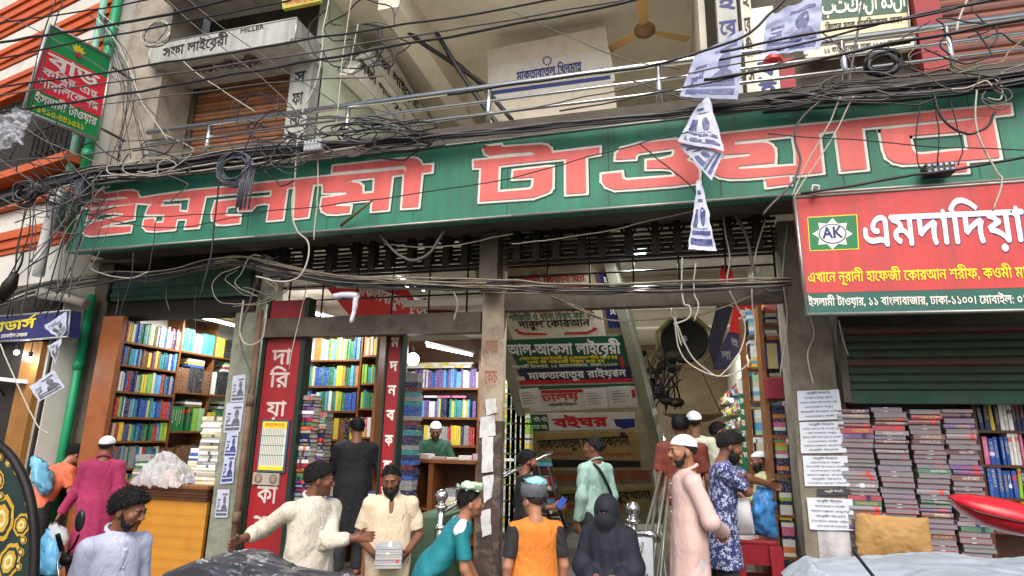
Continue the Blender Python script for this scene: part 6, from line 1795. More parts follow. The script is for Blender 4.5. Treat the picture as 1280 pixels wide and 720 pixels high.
# ---- laminated election posters hung on wires
M_lam = mat('laminate', (186, 192, 212), .25, .08, 8, bump=.1, trans=0.0, alpha=.93)
M_blu = mat('poster_blue_ink', (54, 64, 124), .4, .25, 14, .3, (190, 194, 210), dscale=14)
M_blk = mat('poster_grey_ink', (92, 92, 98), .5, .25, 14, .3, (190, 190, 194), dscale=14)
def poster(label, q, y, ink, seed, amp=.02, dy=(0, 0, 0, 0), portrait=True, cat='poster', name='hanging_poster'):
    """q = picture corners (top left, top right, bottom right, bottom left)"""
    W4 = [U(px, py, y=y+d) for (px, py), d in zip(q, dy)]
    def bil(u, v, o=0.0): return (W4[0]*(1-u)+W4[1]*u)*(1-v)+(W4[3]*(1-u)+W4[2]*u)*v
    t = thing(name, label, cat, (W4[2]+W4[3])/2)
    f = crumple(bil, 0, 0, amp, 7, seed)
    nn = (W4[1]-W4[0]).cross(W4[3]-W4[0]).normalized()
    if nn.y > 0: nn = -nn
    b = MB().sheet(f, 18, 18)
    b.sheet(lambda u, v: f(u, v)-nn*.0015, 18, 18)
    obj('sheet', b, M_lam if not (portrait and ink is M_blu and name == 'hanging_poster') else mat('laminate_blue', (138, 148, 184), .3, .2, 9, bump=.1, alpha=.95), t)
    b = MB()
    def patch(u0, v0, u1, v1, lift=.003, n=6): b.sheet(lambda u, v: f(u0+(u1-u0)*u, v0+(v1-v0)*v)+nn*lift, n, n)
    def blob(cu, cv, ru, rv, lift=.0045, n=16, mi=0, half=False):
        vs = [f(cu, cv)+nn*lift]+[f(cu+ru*math.cos(a), cv+rv*math.sin(a))+nn*lift for a in np.linspace(math.pi if half else 0, 2*math.pi, n+1)]
        b.raw(vs, [(0, i+1, i+2) for i in range(n)], mi, True)
    patch(.08, .84, .92, .93); patch(.08, .73, .92, .79)
    if portrait:
        patch(.46, .14, .90, .20)
        blob(.68, .38, .12, .15); blob(.68, .72, .22, .20, half=True)
        for k in range(4):      # the ladder symbol
            patch(.12+.05*k, .62-.05*k, .16+.05*k, .72-.05*k, n=2)
        patch(.10, .58, .32, .62, n=2); patch(.12, .34, .34, .40, n=3); patch(.1, .46, .3, .49, n=2)
    else:
        patch(.12, .42, .34, .68); blob(.62, .52, .13, .14); patch(.14, .16, .5, .21, n=4); patch(.3, .27, .74, .31, n=4)
        for k in range(9): patch(.14+.08*k, .685, .19+.08*k, .71, n=2)
    obj('print', b, ink, t)
    return t
poster('blue printed laminated poster with a portrait and ladder symbol hung over the balcony railing', [(868, 70), (929, 37), (922, 125), (849, 121)], -1.15, M_blu, 1, .010)
poster('blue printed laminated poster sagging from the wire at the top near the Arabic sign', [(957, 22), (1026, -8), (1024, 62), (951, 70)], -1.2, M_blu, 2, .022)
poster('folded white and blue laminated poster dangling in front of the long green sign', [(872, 130), (884, 120), (905, 190), (846, 178)], -1.2, M_blu, 3, .02, dy=(0, .05, 0, 0), portrait=False)
poster('folded lower corner of a blue poster turned over below the dangling one', [(846, 180), (872, 182), (904, 192), (889, 226)], -1.16, M_blu, 4, .012, portrait=False)
poster('long folded white and blue poster hanging lowest in front of the dark gate', [(870, 226), (876, 226), (894, 315), (859, 312)], -1.1, M_blu, 5, .018, portrait=False)
poster('small black and white portrait poster hanging by the neighbour shop, tilted', [(35, 484), (66, 463), (80, 484), (48, 503)], -1.2, M_blk, 6, .012)
poster('small grey poster folded into a triangle by the blue neighbour sign', [(52, 409), (82, 390), (81, 414), (72, 424)], -1.2, M_blk, 7, .02, portrait=False)
poster('smallest grey poster scrap dangling under the triangular one', [(58, 433), (75, 424), (73, 436), (67, 455)], -1.2, M_blk, 8, .015, portrait=False)
b = MB().sheet(wrinkle(lambda u, v: U(-8+(48-14*v*v)*u, 141+46*v-9*u*v+4*math.sin(7*u), y=-1.9), .05, 9, 9, Vector((0, -1, .3))), 50, 50)
tag(obj('plastic_sheet', b, mat('clear_film', (190, 194, 204), .2, .1, 9, alpha=.45)), 'crumpled clear plastic sheet caught on wires below the red and green sign', 'plastic')
b = MB().tube(smooth_path([U(417, 371, y=-.45), U(430, 369, y=-.45), U(447, 370, y=-.45)]), .035, 6).tube(smooth_path([U(445, 370, y=-.45), U(442, 388, y=-.45), U(438, 404, y=-.45)]), [.03]*6+[.022]*6+[.012], 6)
b.v = [tuple(Vector(p)+mn.turbulence_vector(Vector(p)*14, 2, True)*.012) for p in b.v]
tag(obj('plastic_strip', b, mat('white_film', (208, 206, 220), .35, .1, 9)), 'torn white plastic strip bent over the cable above the steel cross beam', 'plastic')
# ---- boxes on the wires
def wire_box(label, px, py, y, w, h, d, m, grid=False, name='junction_box', tilt=0):
    c = U(px, py, y=y); t = thing(name, label, 'box', c)
    Mx = Matrix.Translation(c) @ Matrix.Rotation(R(tilt), 4, 'Y')
    obj('case', MB().box(-w/2, w/2, -d/2, d/2, -h/2, h/2, 0, Mx, bev=.012), m, t)
    b = MB()
    if grid:
        for i in range(5):
            for j in range(2): b.box(-w/2+.01+i*w/5, -w/2+w/5-.008+i*w/5, -d/2-.006, -d/2+.001, -h/2+.012+j*h/2, -h/2+h/2-.01+j*h/2, 0, Mx)
    else: b.box(-w*.35, w*.35, -d/2-.008, -d/2+.001, -h*.3, h*.3, 0, Mx)
    obj('cover', b, mat('box_cover', (70, 78, 88), .4, .2) if not grid else mat('box_cells', (176, 182, 190), .4, .2), t)
    return t
wire_box('black floodlight box clipped on the green sign above the red shop sign', 1172, 213, -.86, .19, .085, .12, mat('box_black', (34, 38, 44), .4, .2), True)
wire_box('pale gridded network switch box hanging at the top edge of the green sign', 397, 186, -.95, .20, .12, .18, mat('box_pale', (150, 150, 150), .5, .2), True)
wire_box('dark meter box tangled in cables at the top corner of the long sign', 105, 240, -1.0, .13, .28, .13, mat('box_dark', (46, 48, 56), .45, .2), tilt=-10)
wire_box('small white security camera on top of the red shop sign', 1018, 238, -.9, .055, .06, .1, M_plast, name='security_camera', tilt=12)
c = U(9, 357, y=-1.6)
t = thing('street_lamp', 'black lamp head hanging on the wires at the picture edge below the orange band', 'lamp', c)
obj('head', MB().tube([c+Vector((-.04, 0, -.14)), c+Vector((.03, 0, .0)), c+Vector((.08, 0, .12))], [.05, .065, .03], 10), M_black, t)
obj('hook', MB().tube(smooth_path([c+Vector((.08, 0, .12)), c+Vector((.12, 0, .22)), c+Vector((.11, 0, .35))]), .01, 6), M_black, t)
a, e = U(426, 282, y=-.80), U(466, 250, y=-.92)
tag(obj('bamboo_stick', MB().tube([a, a.lerp(e, .5), e], [.016, .014, .011], 7), mat('old_bamboo', (108, 100, 62), .6, .3, 10)), 'old bamboo stick leaning out from the green sign below its fourth letter', 'stick')
c = U(966, 78, y=-.35)
t = thing('plastic_bowl', 'glossy red upturned plastic bowl sitting behind the railing under the poster', 'bowl', c)
obj('dome', MB().ball(c+Vector((0, 0, .02)), (.08, .08, .06), 8), mat('glossy_red', (196, 26, 40), .15, .1, coat=.5), t)
obj('rim', MB().tube([c+Vector((.082*math.cos(a_), .082*math.sin(a_), .0)) for a_ in np.linspace(0, 2*math.pi, 17)], .012, 6), mat('glossy_red', (196, 26, 40)), t)
# ---- notices on the papered column and posters on the flaking pillar
M_ntc = mat('notice_blue_white', (206, 212, 222), .7, .06, 6, .2, (160, 160, 160))
for k, (q, nl, lab) in enumerate((([(996, 489), (1048, 487), (1053, 524), (998, 526)], 6, 'topmost'), ([(999, 528), (1054, 527), (1058, 566), (1001, 567)], 7, 'second from the top'), ([(1003, 570), (1059, 570), (1062, 608), (1006, 608)], 7, 'third from the top, densely printed'), ([(1021, 611), (1062, 611), (1064, 619), (1022, 620)], 1, 'narrow torn strip'), ([(1008, 622), (1065, 624), (1068, 664), (1012, 662)], 6, 'lowest'))):
    y = -.012-.002*k
    w = [U(px, py, y=y) for px, py in q]
    t = thing('paper_notice', f'pale blue printed paper notice on the grimy column, {lab}', 'notice', (w[2]+w[3])/2)
    obj('sheet', MB().sheet(crumple(lambda u, v: (w[0]*(1-u)+w[1]*u)*(1-v)+(w[3]*(1-u)+w[2]*u)*v-Vector((0, .003, 0)), 0, 0, .004, 6, k), 8, 8), M_ntc if k != 3 else mat('notice_dark', (60, 62, 70), .7), t)
    b = MB()
    for j in range(nl):
        f_ = (j+.7)/(nl+.4); l = w[0].lerp(w[3], f_); r_ = w[1].lerp(w[2], f_); h = (w[0]-w[3]).length/(nl+.4)*(.5 if j else .6)
        ts = ['জরুরী বিজ্ঞপ্তি', 'দোকান ভাড়া হইবে', 'সকল প্রকার বই পাওয়া যায়', 'যোগাযোগ করুন', 'ইসলামী টাওয়ার ঢাকা', 'বাংলাবাজার মার্কেট', 'আদেশক্রমে কর্তৃপক্ষ'][(j+k) % 7 if j else 0]
        ins = .22 if j == 0 else .07+.1*((j*3+k) % 2)
        write(b, ts, l.lerp(r_, ins), l.lerp(r_, 1-ins), (0, 0, 1), h*.58, SN, .009, 0, .004)
    obj('lettering', b, mat('notice_ink', (74, 78, 98), .6, .1) if k != 3 else S_white, t)
obj('paint_patch', MB().box(1.05, 1.29, -.006, -.001, .9, 1.28), mat('white_patch', (196, 196, 200), .7, .3, 6, .8, (84, 76, 60), dscale=5), bl)
for k, (q, ink) in enumerate((([(291, 470), (307, 468), (305, 502), (288, 503)], M_blk), ([(283, 504), (305, 503), (300, 540), (279, 541)], M_blk), ([(284, 541), (298, 540), (295, 572), (279, 572)], M_blu), ([(281, 568), (294, 566), (291, 604), (275, 605)], M_blu), ([(272, 612), (287, 612), (284, 647), (268, 647)], M_blk))):
    poster(f'small {"grey" if ink is M_blk else "blue"} portrait handbill pasted on the flaking pillar, {ORD[k]} from the top', q, -.03-.002*k, ink, 10+k, .002, name='handbill')
b = MB()
for k, q in enumerate(([(603, 596), (616, 594), (614, 622), (604, 630)], [(599, 640), (612, 636), (613, 668), (602, 672)], [(606, 500), (619, 498), (620, 516), (607, 520)], [(600, 522), (617, 519), (619, 545), (598, 548)], [(602, 548), (616, 546), (615, 590), (601, 592)])):
    w = [U(px, py, y=-.045-.004*k) for px, py in q]; b.sheet(crumple(lambda u, v: (w[0]*(1-u)+w[1]*u)*(1-v)+(w[3]*(1-u)+w[2]*u)*v, 0, 0, .012, 9, k), 8, 8)
tag(obj('torn_handbill', b, mat('torn_paper', (206, 206, 206), .7, .25, 12, .5, (110, 110, 116), dscale=8)), 'torn white handbills peeling from the middle pillar', 'handbill')
# rusty post beside the red board
t = pipe('rusty_pipe', 'rust-stained bare pipe standing between the flaking pillar and the red board', -4.50, -.06, .2, 3.3, .035, mat('rusty_pipe', (120, 96, 78), .7, .4, 8, .8, (74, 42, 28), dscale=6), (1.1, 2.3))
# ---- kraft parcel
w = [U(1067, 643, y=-.1), U(1160, 648, y=-.1), U(1166, 697, y=-.1), U(1070, 697, y=-.1)]
t = thing('paper_parcel', 'crumpled brown kraft paper parcel in front of the wrapped stacks', 'parcel', (w[2]+w[3])/2)
b = MB().sheet(crumple(lambda u, v: (w[0]*(1-u)+w[1]*u)*(1-v)+(w[3]*(1-u)+w[2]*u)*v+Vector((0, -.10*math.sin(math.pi*min(1, max(0, u)))**.5*math.sin(math.pi*min(.98, v*.8+.12))**.5, 0)), 0, 0, .022, 7, 3), 40, 34)
obj('wrapping', b, mat('kraft_paper', (176, 138, 84), .75, .15, 6, .2, (120, 88, 52)), t)
obj('contents', MB().box(w[3].x+.03, w[2].x-.03, -.09, .02, w[3].z-.25, w[0].z-.04), mat('kraft_paper', (176, 138, 84)), t)
# ---- foreground carts under tarpaulins
def tarp_cart(label, px0, px1, topf, y, m, seed, name='covered_cart', depth=.8):
    x0, x1 = U(px0, 700, y=y).x, U(px1, 700, y=y).x
    t = thing(name, label, 'cart', ((x0+x1)/2, y, 0))
    def f(u, v):
        px = px0+(px1-px0)*u; z = U(px, topf(u), y=y+depth).z
        if v < .35: return Vector((x0+(x1-x0)*u, y-.10*(1-v/.35)**2-.02, z-.42*(1-v/.35)))
        k = (v-.35)/.65; return Vector((x0+(x1-x0)*u, y+depth*k, z))
    obj('tarpaulin', MB().sheet(wrinkle(f, .020 if x1-x0 > 1.5 else .024, 2.1, seed), 130, 80), m, t)
    zb = U((px0+px1)/2, 712, y=y+depth).z-.25
    obj('bed', MB().box(x0+.06, x1-.06, y+.05, y+depth-.05, zb-.06, zb), M_woodd, t)
    for xx in (x0+.2, x1-.2):
        obj('wheel', MB().lathe([(.30, -.02), (.33, -.02), (.33, .02), (.30, .02), (.30, -.02)], (0, 0, 0), 24, 0, Matrix.Translation((xx, y+.4, .33)) @ Matrix.Rotation(R(90), 4, 'X')), M_black, t)
    for xx in (x0+.08, x1-.12):
        obj('leg', MB().box(xx, xx+.05, y+.1, y+.15, 0, zb-.06), M_woodd, t)
    return t
tarp_cart('handcart under a wrinkled silvery white tarpaulin in front of the wrapped stacks', 1003, 1420, lambda u: 719-22*min(1, u*9)+2.5*math.sin(9*u)+3*u, -2.3, mat('silver_tarp', (170, 182, 190), .3, .15, 4, .3, (120, 126, 130), bump=.6, bscale=9), 3)
tarp_cart('handcart under a dark grey tarpaulin held by the man in the patterned shirt', 206, 392, lambda u: 694-13*math.sin(math.pi*min(1, u*1.55+.1))*(u < .6)+(26*(u-.22) if u > .22 else 0), -2.55, mat('grey_tarp', (58, 61, 68), .28, .25, 4, .3, (40, 42, 46), bump=.6, bscale=9), 5, depth=.5)
b = MB().tube(smooth_path([U(1066, 688, y=-2.36), U(1078, 703, y=-2.40), U(1093, 722, y=-2.45)]), .008, 6)
tag(obj('cart_rope', b, M_black), 'black elastic rope tied across the silvery tarpaulin', 'rope')
# ---- red cowl jutting in
t = thing('vehicle_cowl', 'glossy red moulded vehicle cowl jutting in over the silvery tarpaulin', 'vehicle', (1.3, -3, 0))
cy_ = -3.0; sec = [(1187, 621, 624), (1192, 618, 634), (1203, 617, 644), (1222, 618, 656), (1245, 621, 664), (1268, 626, 669), (1300, 634, 674), (1345, 646, 682), (1400, 660, 694)]
rings = []
for px, a_, c_ in sec:
    p0, p1 = U(px, a_, y=cy_), U(px, c_, y=cy_); mid_ = (p0+p1)/2; hz_ = (p0.z-p1.z)/2; wy = .02+hz_*1.3
    rings.append([mid_+Vector((0, wy*math.cos(q), hz_*(math.sin(q) if math.sin(q) > -.1 else math.sin(q)))) for q in np.linspace(0, 2*math.pi, 20, endpoint=False)])
b = MB(); n = 20
b.raw([p for r_ in rings for p in r_], [(i*n+k, i*n+(k+1) % n, (i+1)*n+(k+1) % n, (i+1)*n+k) for i in range(len(rings)-1) for k in range(n)]+[tuple(range(n))], 0, True)
obj('shell', b, mat('red_gloss', (190, 22, 40), .3, .12, coat=.25), t)
b = MB(); b.tube([U(px, c_-(c_-a_)*.42, y=cy_-.02-((U(px, a_, y=cy_).z-U(px, c_, y=cy_).z)/2)*1.28) for px, a_, c_ in sec[2:]], .006, 5)
obj('seam', b, mat('red_seam', (90, 14, 20), .4), t)
obj('stem', MB().tube([U(1390, 690, y=cy_), U(1395, 720, y=cy_)*1.0, Vector((1.62, cy_, .35))], .04, 8), M_black, t)
obj('wheel', MB().lathe([(.24, -.05), (.30, -.05), (.32, 0), (.30, .05), (.24, .05), (.24, -.05)], (0, 0, 0), 24, 0, Matrix.Translation((1.62, cy_, .33)) @ Matrix.Rotation(R(90), 4, 'X')), M_black, t)
# ---- painted rickshaw hood
HY = -3.35
t = thing('rickshaw', 'rickshaw hood of dark green cloth with painted gold medallions at the picture edge', 'rickshaw', (-3.5, HY, 0))
out = [(-60, 540), (-25, 543), (0, 555), (18, 572), (31, 595), (40, 622), (45, 655), (46, 690), (44, 740), (-60, 740)]
w = [U(*p, y=HY) for p in out]
obj('hood', MB().prism(w, Vector((-.85, .55, -.05))), mat('rickshaw_green', (34, 52, 50), .45, .25, 6, .3, (20, 26, 26)), t)
b = MB().tube(smooth_path([p+Vector((0, -.01, 0)) for p in w[1:9]]), .022, 6)
obj('hood_rim', b, M_black, t)
hpl = (Vector((0, HY, 0)), SN)
b = MB()
def medal(cx, cy2, rx, ry, rot=0):
    def el(f, off, mi, n=22):
        pts = []
        for i in range(n):
            a = 2*math.pi*i/n; wob = 1+.06*math.sin(8*a); x, y2 = rx*f*wob*math.cos(a), ry*f*wob*math.sin(a)
            pts.append((cx+x*math.cos(rot)-y2*math.sin(rot), cy2+x*math.sin(rot)+y2*math.cos(rot)))
        flat_poly(b, pts, hpl, off, mi)
    el(1, .003, 0); el(.78, .004, 1); el(.6, .005, 0); el(.38, .006, 2); el(.18, .007, 0)
medal(3, 648, 15, 30, .15); medal(28, 656, 10, 15, .3); medal(12, 702, 13, 25, .35); medal(0, 600, 6, 12, 0)
for cx, cy2 in ((1, 571), (11, 579), (22, 589), (30, 601), (34, 614), (36, 629), (27, 690), (30, 675), (24, 708), (2, 620)): medal(cx, cy2, 4.2, 5.2)
obj('painted_medallions', b, [mat('gold_paint', (190, 152, 54), .4, .25, 20), mat('rickshaw_green', (34, 52, 50)), mat('pale_gold', (214, 200, 150), .5, .2)], t)
obj('seat', MB().box(w[-1].x-.75, w[-2].x-.45, HY+.15, HY+.6, .75, .95, bev=.04), mat('rickshaw_seat', (110, 24, 30), .4), t)
for xx in (HY+.05, HY+.85):
    obj('wheel', MB().lathe([(.36, -.02), (.40, -.02), (.40, .02), (.36, .02), (.36, -.02)], (0, 0, 0), 28, 0, Matrix.Translation((-3.95, xx, .4)) @ Matrix.Rotation(R(90), 4, 'X')), M_black, t)
# ---- motorbike bars with mirror
MY = -2.7
t = thing('motorbike', 'black motorbike handlebar with an oval mirror beside the magenta kurta', 'motorbike', (U(85, 700, y=MY).x, MY, 0))
p = [U(100, 651, y=MY), U(99, 668, y=MY), U(92, 683, y=MY), U(84, 692, y=MY)]
obj('mirror_stem', MB().tube(smooth_path(p[1:]+[U(80, 705, y=MY)]), .007, 6), M_black, t)
obj('mirror', MB().ball(p[0], (.034, .02, .064), 9), mat('mirror_shell', (36, 42, 46), .3, .15), t)
obj('handlebar', MB().tube(smooth_path([U(72, 668, y=MY-.05), U(78, 690, y=MY), U(84, 705, y=MY), U(88, 735, y=MY+.05)]), .014, 8), M_black, t)
obj('clutch_lever', MB().tube(smooth_path([U(76, 690, y=MY-.04), U(72, 705, y=MY-.08), U(74, 722, y=MY-.1)]), .006, 6), M_chrome, t)
for dx in (0, 3, 6): obj('cable', MB().tube(smooth_path([U(80+dx, 700, y=MY), U(84+dx, 712, y=MY-.03), U(80+dx, 735, y=MY)]), .004, 5), M_black, t)
obj('instrument_cluster', MB().ball(U(84, 700, y=MY), (.05, .04, .035), 8), M_black, t)
fx = U(84, 735, y=MY)
obj('headlight', MB().ball((fx.x+.05, MY-.05, fx.z-.12), (.09, .07, .09), 8), M_black, t)
obj('fork', MB().tube([(fx.x, MY, fx.z-.05), (fx.x+.12, MY-.1, .32)], .025, 8), M_chrome, t)
obj('wheel', MB().lathe([(.25, -.04), (.30, -.04), (.31, 0), (.30, .04), (.25, .04), (.25, -.04)], (0, 0, 0), 24, 0, Matrix.Translation((fx.x+.12, MY-.1, .31)) @ Matrix.Rotation(R(70), 4, 'X')), M_black, t)
# ---- bags
def bag(label, pts, y, d, m, seed, amp=.02, name='plastic_bag', handle=None, cat='bag', boxy=1.0):
    """a soft bag: picture outline given as left/right edges down its height"""
    t = thing(name, label, cat, U((pts[-1][0]+pts[-1][1])/2, pts[-1][2], y=y))
    pp = []
    for (a, b_, c), (a2, b2, c2) in zip(pts[:-1], pts[1:]): pp += [(a+(a2-a)*f, b_+(b2-b_)*f, c+(c2-c)*f) for f in (0, .33, .66)]
    pp.append(pts[-1]); rows = [(U(a, c, y=y), U(b_, c, y=y)) for a, b_, c in pp]; n = 28; vs = []
    for i, (l, r_) in enumerate(rows):
        c = (l+r_)/2; hw = (r_-l).length/2; f_ = math.sin(math.pi*min(.93, max(.12, (i+.6)/len(rows))))
        for k in range(n):
            a = 2*math.pi*k/n; sg_ = lambda q: math.copysign(abs(q)**boxy, q); p_ = c+(r_-l).normalized()*hw*sg_(math.cos(a))+Vector((0, d*f_*sg_(math.sin(a)), 0))
            vs.append(p_+mn.turbulence_vector(p_*11+Vector((seed, 0, 0)), 3, True)*amp)
    b = MB().raw(vs, [(i*n+k, i*n+(k+1) % n, (i+1)*n+(k+1) % n, (i+1)*n+k) for i in range(len(rows)-1) for k in range(n)]+[tuple(range(n)), tuple(len(vs)-n+k for k in range(n))], 0, True)
    obj('body', b, m, t)
    if handle:
        obj('handle', MB().tube(smooth_path([U(px, py, y=y-.02) for px, py in handle]), .006, 5), M_black, t)
    return t
M_clr = mat('clear_polythene', (214, 217, 220), .16, .08, 10, bump=.5, bscale=22, alpha=.5)
M_cyan = mat('cyan_polythene', (84, 150, 190), .3, .2, 9, bump=.3, bscale=25)
b = MB()
ctr = U(206, 588, y=.08)
tb_ = thing('plastic_bag', 'crumpled clear plastic bag lying on the varnished counter', 'bag', U(206, 604, y=.08))
prof = [(178, 602), (190, 580), (200, 569), (215, 566), (228, 572), (237, 584), (243, 605)]
def fbag(u, v):
    x = 178+64*u; i = min(5, int(u*6)); f_ = u*6-i; ty = prof[i][1]*(1-f_)+prof[i+1][1]*f_
    p_ = U(x, ty+(606-ty)*(1-math.sin(math.pi*min(1, v*1.0))**.6), y=.08); p_.y += .22*(v-.5)*2; return p_
obj('body', MB().sheet(wrinkle(fbag, .055, 7, 4, Vector((0, -.6, .8))), 70, 60), M_clr, tb_)
obj('contents', MB().box(ctr.x+.0, ctr.x+.16, .06, .2, CT+.001, CT+.13), mat('biscuit_box', (200, 120, 50), .5, .3, 20), tb_)
bag('clear plastic bag held by the man in magenta', [(62, 70, 655), (60, 80, 663), (62, 82, 675), (66, 80, 682)], -.65, .07, M_clr, 2, .02, handle=[(64, 656), (70, 650), (74, 657)])
bag('blue printed plastic bag hanging under the clear one', [(52, 64, 665), (50, 70, 676), (47, 72, 695), (44, 70, 715), (46, 66, 722)], -.7, .08, M_cyan, 3, .06)
bag('blue plastic sheet bundle behind the rickshaw hood', [(36, 44, 574), (37, 52, 584), (40, 56, 600), (44, 57, 612), (46, 52, 622)], -.5, .10, mat('sky_polythene', (110, 172, 204), .3, .2, 9, bump=.3, bscale=25), 5, .06)
bag('white shopping bag with black cord handles beside the blue floral shirt', [(908, 936, 624), (907, 938, 640), (908, 941, 655), (910, 943, 670)], .25, .09, mat('white_bag', (190, 192, 196), .45, .08, 8), 6, .012, boxy=.35, handle=[(921, 665), (922, 625), (924, 618), (927, 626), (927, 640)])
bag('crinkled translucent blue polythene bag on the red stool', [(944, 962, 614), (938, 964, 628), (936, 966, 645), (940, 968, 662), (944, 968, 674)], .35, .12, mat('blue_polythene', (70, 140, 206), .22, .25, 12, bump=.5, bscale=22, alpha=.8), 7, .075)
def stool(label, px0, px1, pyt, y, m, zf):
    a, c = U(px0, pyt, y=y), U(px1, pyt, y=y); t = thing('stool', label, 'stool', ((a.x+c.x)/2, y+.15, zf))
    w2 = (c.x-a.x)/2; cx, cy2, zt_ = (a.x+c.x)/2, y+w2, a.z
    obj('seat', MB().box(cx-w2, cx+w2, cy2-w2, cy2+w2, zt_-.035, zt_, bev=.012), m, t)
    b = MB()
    for sx in (-1, 1): b.box(cx+sx*w2*.95-.008, cx+sx*w2*.95+.008, cy2-w2*.86, cy2+w2*.86, zt_-.20, zt_-.036)
    for sy in (-1, 1): b.box(cx-w2*.86, cx+w2*.86, cy2+sy*w2*.95-.008, cy2+sy*w2*.95+.008, zt_-.20, zt_-.036)
    obj('apron', b, m, t)
    for sx in (-1, 1):
        for sy in (-1, 1):
            q0 = Vector((cx+sx*w2*.88, cy2+sy*w2*.88, zt_-.037)); q1 = Vector((cx+sx*w2*1.12, cy2+sy*w2*1.12, zf))
            d = .052; vs = [q+Vector((ex*d, ey*d, 0)) for q in (q0, q1) for ex, ey in ((-1, -1), (1, -1), (1, 1), (-1, 1))]
            obj('leg', MB().raw(vs, [(0, 1, 5, 4), (1, 2, 6, 5), (2, 3, 7, 6), (3, 0, 4, 7), (0, 3, 2, 1), (4, 5, 6, 7)]), m, t)
    for dz in (.32,):
        b = MB()
        for sy in (-1, 1): b.box(cx-w2*.95, cx+w2*.95, cy2+sy*w2-.01, cy2+sy*w2+.01, zt_-dz-.05, zt_-dz)
        obj('stretcher', b, m, t)
    return t
stool('tall dark red plastic stool below the blue polythene bag', 921, 971, 674, .25, mat('red_plastic', (128, 22, 34), .35, .1), .35)
stool('green plastic stool behind the long floral shirt', 906, 918, 678, .55, mat('green_plastic', (30, 110, 90), .35, .1), .35)
# ---- stair posts and handrails
def newel(label, px, pyball, pybot, y):
    c = U(px, pyball, y=y); t = thing('railing_post', label, 'post', Vector((c.x, y, .35)))
    obj('ball', MB().ball(c, .062, 8), M_chrome, t)
    obj('post', MB().tube([(c.x, y, .35), (c.x, y, c.z-.05)], .036, 10).lathe([(.036, 0), (.062, .012), (.062, .03), (.036, .045)], (c.x, y, c.z-.12), 14).lathe([(.036, 0), (.055, .012), (.055, .03), (.036, .045)], (c.x, y, c.z-.30), 14), M_chrome, t)
    return c, t
c1, t1 = newel('stainless newel post with a ball top beside the middle pillar', 552, 620, 700, -.15)
c2, t2 = newel('stainless newel post with a ball top right of the navy burqa'.replace('right of', 'just behind'), 791, 636, 700, -.15)
obj('handrail', MB().tube(smooth_path([c1+Vector((0, 0, -.15)), U(590, 618, y=.1), U(640, 590, y=.4), U(690, 566, y=.8)]), .024, 8), M_chrome, t1)
obj('handrail', MB().tube(smooth_path([c2+Vector((.02, 0, -.2)), c2+Vector((.16, -.02, -.2)), c2+Vector((.20, .05, -.25))]), .03, 8), M_chrome, t2)
b = MB()
obj('paper_sheet', MB().box(c2.x+.02, c2.x+.16, -.19, -.185, c2.z-.55, c2.z-.22), M_ntc, t2)
t = thing('step_block', 'green painted concrete step between the desk and the newel post', 'step', (-2.5, .0, .2))
obj('block', MB().box(U(512, 660, y=-.1).x, U(548, 660, y=-.1).x, -.12, .6, .35, U(530, 646, y=-.1).z, bev=.01), mat('green_step', (70, 96, 72), .7, .3, 5, .7, (60, 54, 44)), t)
# ---- leaning steel bars and the hand truck
for k, (a_, c_, y0, y1) in enumerate((((826, 590), (806, 668), .6, -.1), ((822, 600), (812, 690), .7, 0), ((833, 596), (815, 712), .5, -.1), ((838, 600), (822, 716), .6, 0), ((829, 610), (800, 704), .8, .1), ((835, 622), (826, 718), .4, -.1), ((818, 588), (830, 700), .9, .2))):
    p0, p1 = U(*a_, y=y0), U(*c_, y=y1)
    d = (p1-p0).normalized(); p1 = p1+d*max(0, (p1.z-.36)/max(.1, -d.z))
    tag(obj('steel_bar', MB().tube([p0, p1], .013, 6), mat('grey_bar', (128, 128, 118), .4, .3, 9, .5, metal=.5)), 'thin grey steel bar leaning in the bundle by the stair foot', 'bar', 'steel bars leaning by the stair foot')
t = thing('hand_truck', 'black steel hand truck leaning beside the man holding a phone', 'hand truck', (-1.2, .3, .35))
HTY = .55
for (a_, c_) in (((672, 582), (690, 662)), ((684, 582), (706, 660))):
    obj('rail', MB().tube([U(*a_, y=HTY), U(*c_, y=HTY)], .016, 7), M_black, t)
for k in range(4): obj('rung', MB().tube([U(675+4.3*k, 596+17*k, y=HTY), U(688+5*k, 596+17*k, y=HTY)], .011, 6), M_steel, t)
obj('toe_plate', MB().box(U(690, 660, y=HTY).x, U(715, 660, y=HTY).x, HTY-.2, HTY, .352, .37), M_steel, t)
for px in (692, 704):
    q_ = U(px, 662, y=HTY); obj('leg', MB().tube([q_, Vector((q_.x+.03, HTY+.02, .36))], .016, 6), M_black, t)
# ---- held and carried things
root, place, local, hands, J = PEOPLE['bearded']
hc_ = [Vector(place(np.array([h_]))[0].tolist()) for h_ in hands.values()]
mc = (hc_[0]+hc_[1])/2
zz = mc.z-.055
fc = (CAM-mc); ra = math.atan2(fc.y, fc.x)+math.pi/2
for k in range(9):
    o = bpy.data.objects.new('book', BOOKS[k % 2]); COL.objects.link(o)
    th = .019
    o.matrix_world = Matrix.Translation((mc.x+.02*fc.normalized().x+random.uniform(-.004, .004), mc.y-.05, zz)) @ Matrix.Rotation(ra+random.uniform(-.04, .04), 4, 'Z') @ Matrix.Translation((0, 0, th/2)) @ Matrix.Rotation(R(90), 4, 'Y') @ Matrix.Translation((0, 0, -.105)) @ Matrix.Diagonal((th, .15, .21, 1))
    o.color = (.40, .42, .45, 1); tag(o, f'thin white book, {ORD[k]} from the bottom of the bundle held by the bearded man', 'book', 'books held by the bearded man'); zz += th+.0012
root, place, local, hands, J = PEOPLE['phone']
q_ = Vector(place(np.array([hands['R']]))[0].tolist())
t = thing('phone', 'blue lit mobile phone in the hand of the man in black', 'phone', q_)
